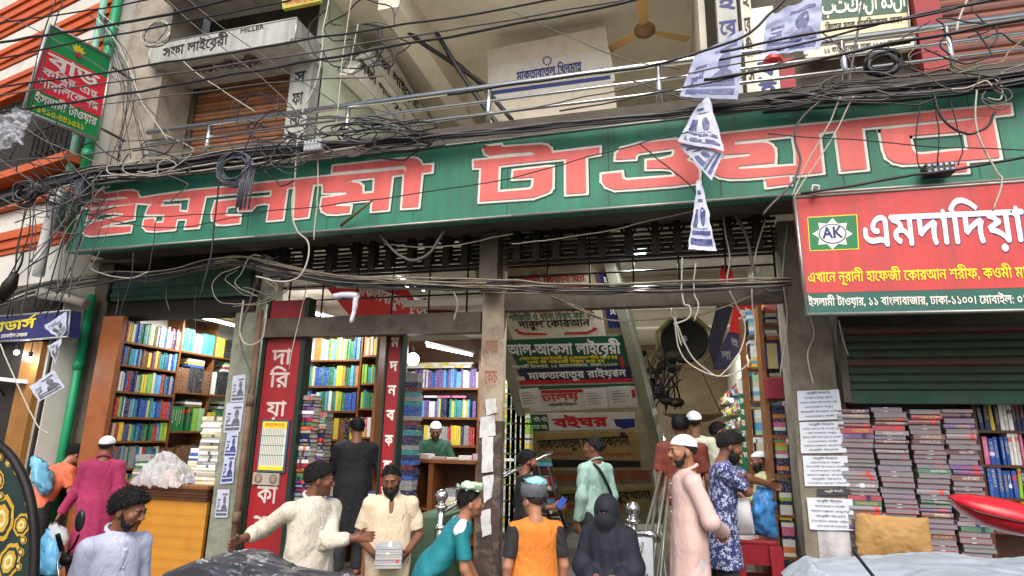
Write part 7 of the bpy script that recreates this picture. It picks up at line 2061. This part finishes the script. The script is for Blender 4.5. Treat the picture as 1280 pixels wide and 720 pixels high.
Mx = Matrix.Translation(q_+Vector((.03, -.02, .04))) @ Matrix.Rotation(R(35), 4, 'Y')
obj('case', MB().box(-.03, .03, -.005, .005, -.06, .06, 0, Mx, bev=.003), M_black, t)
obj('screen', MB().box(-.027, .027, -.0065, -.0052, -.054, .054, 0, Mx), mat('phone_screen', (40, 80, 170), .5, .3, 40, emit=.15), t)
def bundle(key, label, m, rx, rz, seed, dz=0.0, ring=False, dx=0):
    root, place, local, hands, J = PEOPLE[key]
    c = Vector(place(np.array([J['head']+V(0, -.01, .105)]))[0].tolist())+Vector((dx, 0, dz))
    t = thing('head_bundle', label, 'bundle', c)
    b = MB().ball(c+Vector((0, 0, rz*.6)), (rx, rx, rz), 12)
    b.v = [tuple(Vector(p)+mn.turbulence_vector(Vector(p)*17+Vector((seed, 0, 0)), 4, True)*.028) for p in b.v]
    obj('wrapping', b, m, t)
    rs_ = random.Random(seed); b = MB()
    for k in range(34):     # crinkled loose ends
        a_ = rs_.uniform(0, 6.28); p = c+Vector((rx*.9*math.cos(a_), rx*.9*math.sin(a_), rz*rs_.uniform(.1, 1.2))); d = Vector((math.cos(a_), math.sin(a_), rs_.uniform(-.3, .8)))*rs_.uniform(.015, .045); s_ = Vector((-math.sin(a_), math.cos(a_), rs_.uniform(-.5, .5)))*rs_.uniform(.01, .02)
        b.face([p-s_, p+s_, p+d+s_*.3]); 
    obj('loose_ends', b, m, t)
    return t, c
bundle('teal', 'pale green crinkled cloth pad on the head of the porter in teal', mat('pale_green_cloth', (186, 214, 186), .6, .15, 12), .098, .035, 1)
t, c = bundle('orange', 'pale cyan crumpled plastic bundle on the head of the porter in orange', mat('cyan_film', (150, 206, 216), .3, .2, 12), .088, .042, 4, .012)
b = MB().lathe([(.094, -.065), (.104, -.04), (.106, -.005), (.100, .02), (.08, .03)], c, 22)
obj('head_band', b, mat('grey_band', (94, 98, 104), .7, .3, 14, bump=.4, bscale=40), t)
root, place, local, hands, J = PEOPLE['mint']
b = MB(); sl = [V(-.10, .03, 1.44), V(-.06, -.10, 1.40), V(.02, -.148, 1.25), (.10), (.0)][:3]+[V(.10, -.150, 1.10), V(.16, -.10, .98)]
pth = smooth_path([Vector(place(np.array([p]))[0].tolist()) for p in sl])
b.tube(pth, .016, 6)
tag(obj('shoulder_strap', b, M_black), 'black bag strap crossing the back of the mint shirt', 'strap')
# ---- passage overhead: fan drum, dish, tangled fixtures
c = U(855, 424, y=3.6)
t = thing('exhaust_fan', 'big dark octagonal exhaust fan drum under the passage ceiling', 'fan', c)
MxF = Matrix.Translation(c) @ Matrix.Rotation(R(-63), 4, 'X')
obj('drum', MB().lathe([(.34, -.12), (.36, .0), (.34, .02), (.02, .05)], (0, 0, 0), 24, 0, MxF), mat('drum_grey', (48, 45, 41), .5, .3, 6, .6), t)
obj('hub', MB().lathe([(.001, -.06), (.045, -.05), (.05, .06)], (0, 0, 0), 12, 0, MxF), M_plast, t)
b = MB()
for k in range(8):
    a0, a1 = R(45*k+22), R(45*k+67)
    if k in (5,): continue
    p0, p1 = [MxF @ Vector((.42*math.cos(q), .42*math.sin(q), -.14)) for q in (a0, a1)]; b.tube([p0, p1], .028, 6)
obj('frame', b, mat('cream_frame', (180, 160, 116), .6, .2, 5, .5), t)
t = thing('hanging_dish', 'wide shallow tan dish hanging over the heads in the passage', 'dish', U(866, 520, y=3.2))
c = U(866, 520, y=3.2)
obj('bowl', MB().lathe([(.02, -.10), (.22, -.07), (.40, .01), (.42, .03), (.38, .02), (.2, -.05), (.02, -.08)], c, 24), mat('tan_bowl', (130, 108, 66), .5, .3, 6, .5), t)
obj('chain', MB().tube([c+Vector((.38, 0, .02)), c+Vector((0, 0, 1.0)), c+Vector((-.38, 0, .02))], .008, 5), M_black, t)
t = thing('fixture_cluster', 'jumbled dark fan motors and lamp fittings hanging under the passage ceiling', 'fixtures', U(815, 480, y=2.9))
rs_ = random.Random(5)
for k in range(20):
    p = U(812+rs_.uniform(-14, 34), 478+rs_.uniform(-36, 34), y=2.9+rs_.uniform(0, .8))
    obj('fitting', MB().ball(p, (rs_.uniform(.05, .12), .08, rs_.uniform(.04, .09)), 7), (M_black, M_steel, M_black)[k % 3], t)
for k in range(26):
    p = U(812+rs_.uniform(-14, 40), 450+rs_.uniform(-10, 26), y=2.9+rs_.uniform(0, .8)); q_ = U(812+rs_.uniform(-14, 40), 490+rs_.uniform(-10, 26), y=2.9+rs_.uniform(0, .8))
    obj('bracket', MB().tube(smooth_path([p, (p+q_)/2+Vector((rs_.uniform(-.1, .1), 0, -.05)), q_]), .012, 5), (M_black, M_steel)[k % 2], t)
# ---- neighbour's doorway bits
bulb('small bright bulb inside the neighbour shop under the blue sign', LU(55, 451)+NL*.15, .035, 5)
bulb('soft bulb deeper in the neighbour shop doorway', LU(35, 442)+NL*.12, .03, 3)
t = thing('shelf_board', 'white board jutting across the neighbour shop doorway', 'shelf', LU(20, 474)+NL*.2)
obj('board', MB().prism([LU(0, 471)+NL*.2, LU(45, 476)+NL*.2, LU(45, 480)+NL*.2, LU(0, 475)+NL*.2], -NL*.12), M_plast, t)
obj('bracket', MB().tube([LU(10, 475)+NL*.15, LU(10, 495)+NL*.04], .01, 5), M_black, t)
# ================================================================== CABLES
C_blk = mat('cable_black', (34, 35, 40), .45, .2, 20)
C_gry = mat('cable_grey', (88, 86, 86), .5, .2, 20)
C_wht = mat('cable_white', (184, 178, 164), .5, .15, 20, .3, (120, 112, 98), dscale=6)
C_tan = mat('cable_tan', (138, 128, 112), .6, .3, 20, .5, (60, 54, 46), dscale=9)
CM = {'tan': C_tan, 'black': C_blk, 'grey': C_gry, 'white': C_wht}
NW = [0]
rw = random.Random(11)
def cable(pts, y, col, r, where, y2=None, jit=0.0):
    n = len(pts)
    w = []
    for i, (px, py) in enumerate(pts):
        yy = y if y2 is None else y+(y2-y)*i/(n-1)
        w.append(U(px+rw.uniform(-jit, jit), py+rw.uniform(-jit, jit), y=yy))
    sp_ = smooth_path(w, 6); k_ = Vector((NW[0]*3.7, 0, 0))
    sp_ = [p+mn.noise_vector(p*2.6+k_)*.016+mn.noise_vector(p*9+k_)*.006 for p in sp_]
    o = obj('cable', MB().tube(sp_, r, 5), CM[col]); NW[0] += 1
    tag(o, f'{"thick" if r > .0105 else "thin"} {col} cable {where}', 'cable', 'overhead cables')
    return o
W1 = 'strung across the upper storey from the picture edge'
for pts, c, r in (([(-20, 31), (90, 16), (210, -4)], 'black', .008), ([(-20, 56), (100, 37), (235, 12), (310, -6)], 'black', .014), ([(-20, 76), (130, 46), (320, 10), (380, -4)], 'black', .009),
                  ([(-20, 112), (150, 88), (320, 60), (480, 35), (640, 9), (700, -2)], 'black', .010), ([(-20, 121), (160, 100), (320, 76), (480, 50), (640, 24), (790, -2)], 'grey', .008), ([(-20, 144), (150, 118), (320, 88), (480, 60), (640, 31), (800, -2)], 'black', .012),
                  ([(-20, 150), (150, 128), (330, 105), (480, 95)], 'grey', .006), ([(-20, 205), (150, 188), (290, 168), (420, 150)], 'grey', .008)):
    cable(pts, -1.75, c, r, W1)
for pts, c, r in (([(560, 118), (640, 106), (760, 90), (845, 75), (930, 44), (962, 16), (985, -5)], 'black', .011), ([(900, 64), (960, 52), (1100, 28), (1250, -2)], 'black', .011), ([(900, 76), (960, 64), (1090, 33), (1180, 14), (1240, -4)], 'black', .009), ([(880, 100), (960, 88), (1110, 56), (1300, 22)], 'black', .013), ([(700, 140), (860, 108), (1000, 78), (1140, 52)], 'black', .007), ([(500, 160), (700, 128), (860, 92), (960, 74)], 'grey', .006),
                  ([(-20, 12), (60, 45), (160, 110), (220, 175)], 'grey', .006), ([(70, -5), (45, 80), (30, 160), (20, 215)], 'black', .006), ([(80, -5), (60, 60), (40, 130), (12, 200)], 'black', .006), ([(200, -5), (260, 45), (340, 110), (400, 170)], 'grey', .006), ([(230, -5), (300, 50), (420, 130)], 'grey', .005), ([(120, 22), (150, 60), (175, 120), (210, 175)], 'white', .006), ([(125, 18), (160, 40), (205, 55), (250, 95), (320, 140)], 'white', .005)):
    cable(pts, -1.6, c, r, 'crossing in front of the upstairs railing')
# the bundle that runs along the top of the green sign
spine = [(-30, 262), (60, 236), (120, 222), (180, 218), (250, 208), (330, 196), (450, 180), (560, 171), (700, 158), (850, 143), (960, 130), (1060, 120), (1180, 110), (1310, 92)]
def along(i0, i1, k, y, c, r, w, spread):
    off = rw.uniform(-spread, spread); pts = []
    for (px, py) in spine[i0:i1]:
        s_ = 1.0 if (px < 430 or px > 940) else .42
        pts.append((px+rw.uniform(-6, 6), py+(off+rw.uniform(-3.0, 3.0))*s_-(4 if px > 940 or px < 430 else 2)))
    cable(pts, y, c, r, w)
for k in range(16): along(0, 14, k, -.84-rw.uniform(0, .12), rw.choice(['black', 'black', 'black', 'grey']), rw.choice([.007, .009, .012]), 'in the bundle along the top of the green sign', 9)
for k in range(16): along(10, 14, k, -.84-rw.uniform(0, .15), rw.choice(['black', 'black', 'grey', 'grey']), rw.choice([.006, .008, .011]), 'in the tangle above the last letters of the green sign', 14)
for k in range(14): along(1, 7, k, -.84-rw.uniform(0, .15), rw.choice(['black', 'black', 'grey', 'white']), rw.choice([.006, .008, .010]), 'in the tangle above the first letters of the green sign', 13)
# grey bundle under the sign
low = [(-20, 388), (50, 362), (130, 349), (200, 343), (262, 330), (300, 326), (340, 335), (420, 350), (520, 355), (610, 357), (720, 361), (860, 360), (985, 352)]
for k in range(22):
    o_ = rw.uniform(-7, 7); i0 = rw.choice([0, 0, 0, 2, 4]); i1 = rw.choice([13, 13, 10, 13])
    cable([(px+rw.uniform(-6, 6), py+o_+rw.uniform(-3, 3)) for px, py in low[i0:i1]], -.42-rw.uniform(0, .1), rw.choice(['tan', 'grey', 'tan', 'black', 'tan', 'black']), rw.choice([.004, .006, .009]), 'in the grimy bundle looped under the green sign')
cable([(600, 365), (700, 368), (860, 364), (990, 354)], -.2, 'tan', .010, 'lying along the hall cross beam')
cable([(690, 372), (722, 384), (755, 400), (835, 398), (880, 392), (985, 352)], -.12, 'tan', .009, 'dropping below the hall cross beam and back up')
cable([(690, 371), (724, 386), (752, 399)], -.14, 'tan', .009, 'doubled beside the one that drops below the hall beam')
# the messy corner over the neighbour
for k in range(26):
    a_ = (rw.uniform(95, 150), rw.uniform(205, 262)); e_ = (rw.uniform(-15, 70), rw.uniform(130, 390)); m_ = ((a_[0]+e_[0])/2+rw.uniform(-20, 20), (a_[1]+e_[1])/2+rw.uniform(0, 34))
    cable([a_, m_, e_], -1.05, rw.choice(['black', 'black', 'grey', 'grey', 'tan']), rw.choice([.004, .005, .007]), 'fanning out from the corner over the neighbour shop', y2=-1.5)
for k in range(12):
    x = rw.uniform(25, 110); cable([(x+rw.uniform(0, 26), 235+rw.uniform(-20, 20)), (x+rw.uniform(-10, 10), 300), (x-rw.uniform(0, 40), 380+rw.uniform(-15, 25))], -1.0, rw.choice(['black', 'grey', 'black']), rw.choice([.005, .007]), 'hanging down over the orange and white bands')
for k in range(10):
    cable([(118+rw.uniform(-6, 12), 15+rw.uniform(-4, 8)), (150+rw.uniform(-15, 20), 90+rw.uniform(-10, 20)), (150+rw.uniform(-30, 60), 205+rw.uniform(-10, 10))], -.9, rw.choice(['black', 'grey', 'black']), .004, 'falling down the corner pillar beside the hanging sign')
# knots of slack
def knot(px, py, rx, ry, n, y, where, cols, loops=1.6, r=(.005, .009)):
    for k in range(n):
        a0 = rw.uniform(0, 6.28); pts = []; f = rw.uniform(.35, 1)
        ox, oy = rw.uniform(-rx, rx)*.45, rw.uniform(-ry, ry)*.45
        q_ = [px+ox, py+oy]; hd = a0
        for j in range(rw.randint(5, 11)):
            hd += rw.uniform(-.4, 1.5)*(1 if k % 2 else -1); st_ = rw.uniform(.4, 1.0)
            q_ = [q_[0]+rx*st_*math.cos(hd), q_[1]+ry*st_*math.sin(hd)]
            q_ = [px+(q_[0]-px)*.88, py+(q_[1]-py)*.88]
            pts.append(tuple(q_))
        cable(pts, y-rw.uniform(0, .15), rw.choice(cols), rw.uniform(*r), where)
knot(355, 168, 28, 24, 14, -.95, 'knotted at the end of the rusty upstairs shutter', ['black', 'grey', 'black', 'black'], r=(.004, .008))
knot(470, 168, 50, 14, 20, -.9, 'heaped on the green sign edge below the light boxes', ['black', 'black', 'grey'], r=(.005, .010))
knot(440, 30, 34, 28, 9, -.3, 'tangled under the second floor slab by the grey light box', ['black', 'black', 'grey'])
knot(1200, 62, 40, 22, 9, -.95, 'knotted in front of the brown upstairs shutter', ['black', 'grey', 'tan', 'black'], r=(.004, .008))
knot(1100, 105, 60, 12, 10, -.92, 'heaped over the coil on the address board', ['black', 'grey', 'black'], r=(.004, .008))
knot(1235, 108, 22, 14, 4, -.95, 'curled at the end of the green sign', ['white', 'white', 'grey'])
knot(175, 200, 44, 18, 10, -.95, 'heaped above the first letter of the green sign', ['black', 'black', 'grey', 'white'])
knot(36, 250, 20, 17, 5, -1.15, 'coiled at the neighbour windowsill', ['black', 'black', 'grey'], 2.4)
knot(318, 338, 26, 22, 5, -.5, 'dangling at the top of the flaking pillar', ['tan', 'grey', 'tan'], r=(.004, .007))
def coil(label, px, py, rx, y, n, m, turns, rr=.008, tail=0):
    c = U(px, py, y=y); r0 = (U(px+rx, py, y=y)-c).length
    t = thing('cable_coil', label, 'cable coil', c-Vector((0, 0, r0)))
    for k in range(n):
        q = rw.uniform(.78, 1.08); o_ = Vector((rw.uniform(-.03, .03), rw.uniform(-.06, 0), rw.uniform(-.03, .03)))
        b = MB().tube([c+o_+Vector((r0*q*math.cos(a), .015*math.sin(3*a+k), r0*q*.82*math.sin(a))) for a in np.linspace(0, 2*math.pi, 25)], rr, 5)
        obj('loop', b, m if k % 4 else C_gry, t)
    for k in range(tail):
        x = c.x+r0*.55+k*.022; obj('tail', MB().tube([(x, y-.03-.01*(k % 3), c.z-.02), (x+.01, y-.06, c.z-.2), (x+rw.uniform(-.01, .02), y-.05, c.z-.42-rw.uniform(0, .05))], rr, 5), m if k % 3 else C_gry, t)
    return t
coil('big coil of slate cable with hanging tails over the green sign\'s third letter', 295, 213, 20, -.95, 14, mat('cable_slate', (74, 80, 92), .45, .2, 20), 1, .009, 8)
coil('round coil of black wire hung in front of the cream address board', 1100, 82, 21, -.9, 12, C_blk, 1, .009)
coil('white cable coil hooked on the corner of the long grey light box', 198, 46, 16, -.6, 6, C_wht, 1, .007)
coil('black cable coil on the neighbour windowsill band', 36, 243, 13, -1.2, 8, C_blk, 1, .008)
# single drops
for pts, y, c, r, w in (
    ([(410, -5), (404, 45), (398, 92), (376, 148), (369, 215), (366, 262), (371, 288), (385, 303), (383, 330), (372, 348), (352, 353), (320, 345)], -.95, 'white', .008, 'dropping past the fourth letter and curling under the sign'),
    ([(398, 190), (397, 240), (396, 262), (393, 300)], -.9, 'white', .007, 'hanging from the gridded box over the green sign'),
    ([(440, -5), (430, 60), (425, 110), (420, 165)], -.9, 'white', .006, 'falling beside the grey pillar sign'),
    ([(448, 30), (438, 80), (432, 100)], -.5, 'white', .006, 'looped near the green upstairs wall'),
    ([(273, 215), (270, 262), (262, 325), (250, 375)], -.9, 'black', .009, 'hanging from the big coil down to the shutter housing'),
    ([(167, 315), (164, 345), (150, 395)], -.85, 'black', .006, 'hanging over the green shutter housing'),
    ([(194, 275), (188, 330), (180, 360)], -.85, 'black', .005, 'hanging under the first letters'),
    ([(113, 325), (118, 338), (160, 348), (185, 340)], -.6, 'white', .008, 'looping up under the sign corner'),
    ([(475, 292), (493, 314), (515, 325), (538, 316), (557, 288)], -.6, 'grey', .015, 'sagging in a U under the middle of the sign'),
    ([(640, 292), (560, 308), (480, 306)], -.5, 'white', .006, 'stretched over the folded gate'),
    ([(640, 305), (700, 298), (760, 288), (880, 262)], -.5, 'white', .006, 'rising across the folded gate'),
    ([(-10, 258), (160, 270), (320, 265), (480, 248), (640, 222), (760, 190), (860, 165)], -1.25, 'black', .005, 'drawn across the letters of the green sign'),
    ([(80, 262), (200, 285), (330, 266)], -1.2, 'black', .005, 'sagging over the first letters of the green sign'),
    ([(800, 180), (830, 205), (862, 232), (880, 262)], -1.0, 'black', .006, 'slanting over the round fifth letter'),
    ([(960, 168), (1080, 176), (1180, 184), (1300, 190)], -1.0, 'black', .005, 'running level across the last letters'),
    ([(1000, 242), (1130, 221), (1195, 211), (1300, 192)], -.95, 'black', .011, 'rising from the red sign to the floodlight box'),
    ([(1030, 121), (1001, 150), (995, 172), (1000, 200), (990, 226), (968, 252), (955, 268)], -.98, 'grey', .010, 'bowing over the sixth letter of the green sign'),
    ([(1049, 121), (1032, 160), (1005, 210), (992, 245)], -.98, 'white', .006, 'slanting down to the corner of the red sign'),
    ([(1067, 121), (1046, 165), (1012, 218), (993, 247)], -.98, 'white', .006, 'doubled beside the one slanting to the red sign corner'),
    ([(1222, 112), (1219, 150), (1226, 178), (1245, 214), (1252, 226), (1242, 262)], -.98, 'white', .007, 'wandering down past the last letter onto the red sign'),
    ([(1165, 118), (1180, 150), (1210, 168), (1236, 158), (1245, 140)], -.98, 'black', .010, 'hanging in a bow from the tangle over the last letter'),
    ([(1152, 118), (1146, 190), (1150, 212), (1165, 213)], -.95, 'black', .005, 'dropping to one side of the floodlight box'),
    ([(1166, 118), (1174, 165), (1172, 208)], -.95, 'black', .005, 'dropping straight into the floodlight box'),
    ([(1185, 120), (1202, 180), (1196, 208)], -.95, 'black', .005, 'dropping to the far side of the floodlight box'),
    ([(853, 322), (853, 376), (861, 384), (860, 398), (842, 405)], -.5, 'white', .008, 'ending in a hook over the hall entrance'),
    ([(870, 328), (868, 365), (874, 380), (869, 400)], -.5, 'white', .007, 'hanging straight below the lowest poster'),
    ([(905, 272), (911, 320), (908, 350), (920, 380), (930, 405), (925, 438), (905, 464), (892, 468), (865, 445), (848, 412), (838, 392), (842, 388), (846, 412), (852, 432)], -.3, 'white', .0065, 'swinging in a long loop in the hall entrance'),
    ([(843, 395), (850, 440), (878, 464), (910, 469), (936, 452), (943, 428), (942, 385)], -.3, 'white', .0065, 'making the second long loop in the hall entrance'),
    ([(957, 274), (945, 320), (941, 360), (942, 395)], -.3, 'white', .007, 'hanging straight at the passage side of the entrance'),
    ([(920, 268), (934, 300), (944, 340), (956, 362), (978, 365)], -.3, 'grey', .016, 'bending down to the end of the hall beam'),
    ([(985, 280), (978, 340), (984, 400), (975, 470)], -.12, 'white', .006, 'hanging beside the grimy column'),
    ([(1012, 396), (1018, 420), (1010, 445), (1016, 480)], -.1, 'white', .006, 'wavering down the grimy column'),
    ([(1050, 400), (1052, 420), (1060, 444)], -.05, 'white', .006, 'dangling over the maroon shutter'),
    ([(322, 345), (312, 380), (300, 425), (315, 470), (312, 490)], -.2, 'grey', .011, 'hanging in a long bend on the flaking pillar'),
    ([(305, 375), (302, 420), (312, 432), (330, 420), (335, 380)], -.2, 'white', .010, 'looped in a U on the flaking pillar'),
    ([(150, 345), (148, 375), (146, 395)], -.3, 'grey', .006, 'hanging before the first bookcase'),
    ([(210, 345), (208, 370), (213, 388)], -.3, 'grey', .006, 'hanging before the slatted shop ceiling'),
    ([(247, 342), (244, 385), (247, 440)], -.3, 'black', .005, 'hanging thin before the deep bookcase'),
    ([(385, 350), (372, 410), (362, 462)], -.2, 'white', .005, 'dropping over the red shop board'),
    ([(567, 365), (572, 380), (568, 400)], -.2, 'white', .009, 'knotted over the steel cross beam'),
    ([(0, 430), (18, 470), (45, 530), (60, 542)], -1.0, 'white', .007, 'looping down past the neighbour doorway'),
    ([(970, 0), (1000, 20), (1050, 60), (1072, 95)], -.6, 'grey', .007, 'slanting down past the Arabic sign'),
    ([(1080, -5), (1072, 40), (1062, 90), (1058, 112)], -.7, 'grey', .010, 'running down to the coil on the address board'),
    ([(1210, -5), (1200, 20), (1195, 40)], -.7, 'white', .010, 'hooked on the railing by the brown shutter'),
    ([(790, 100), (880, 128), (930, 95), (1010, 70)], -.8, 'grey', .006, 'sagging behind the dangling posters'),
    ([(640, 15), (700, 42), (780, 74), (850, 86)], -1.0, 'grey', .005, 'slanting in front of the pale publisher board')):
    cable(pts, y, c, r, w)
for pts, lab in (([(545, 40, 1.0), (572, 85, 1.0), (610, 140, 1.0), (650, 190, 1.0)], 'slung under the upstairs ceiling beside the cream fan'), ([(560, 70, 1.3), (600, 105, 1.3), (640, 150, 1.3)], 'doubled below the one slung beside the cream fan'), ([(480, 10, .6), (520, 48, .9), (560, 75, 1.2), (612, 110, 1.3)], 'sagging from the maroon board to the pale publisher board')):
    w = [U(a, c, y=y) for a, c, y in pts]
    o = obj('cable', MB().tube(smooth_path(w, 6), .032, 7), C_blk); tag(o, 'fat black cable '+lab, 'cable', 'overhead cables')
print('CABLES', NW[0])
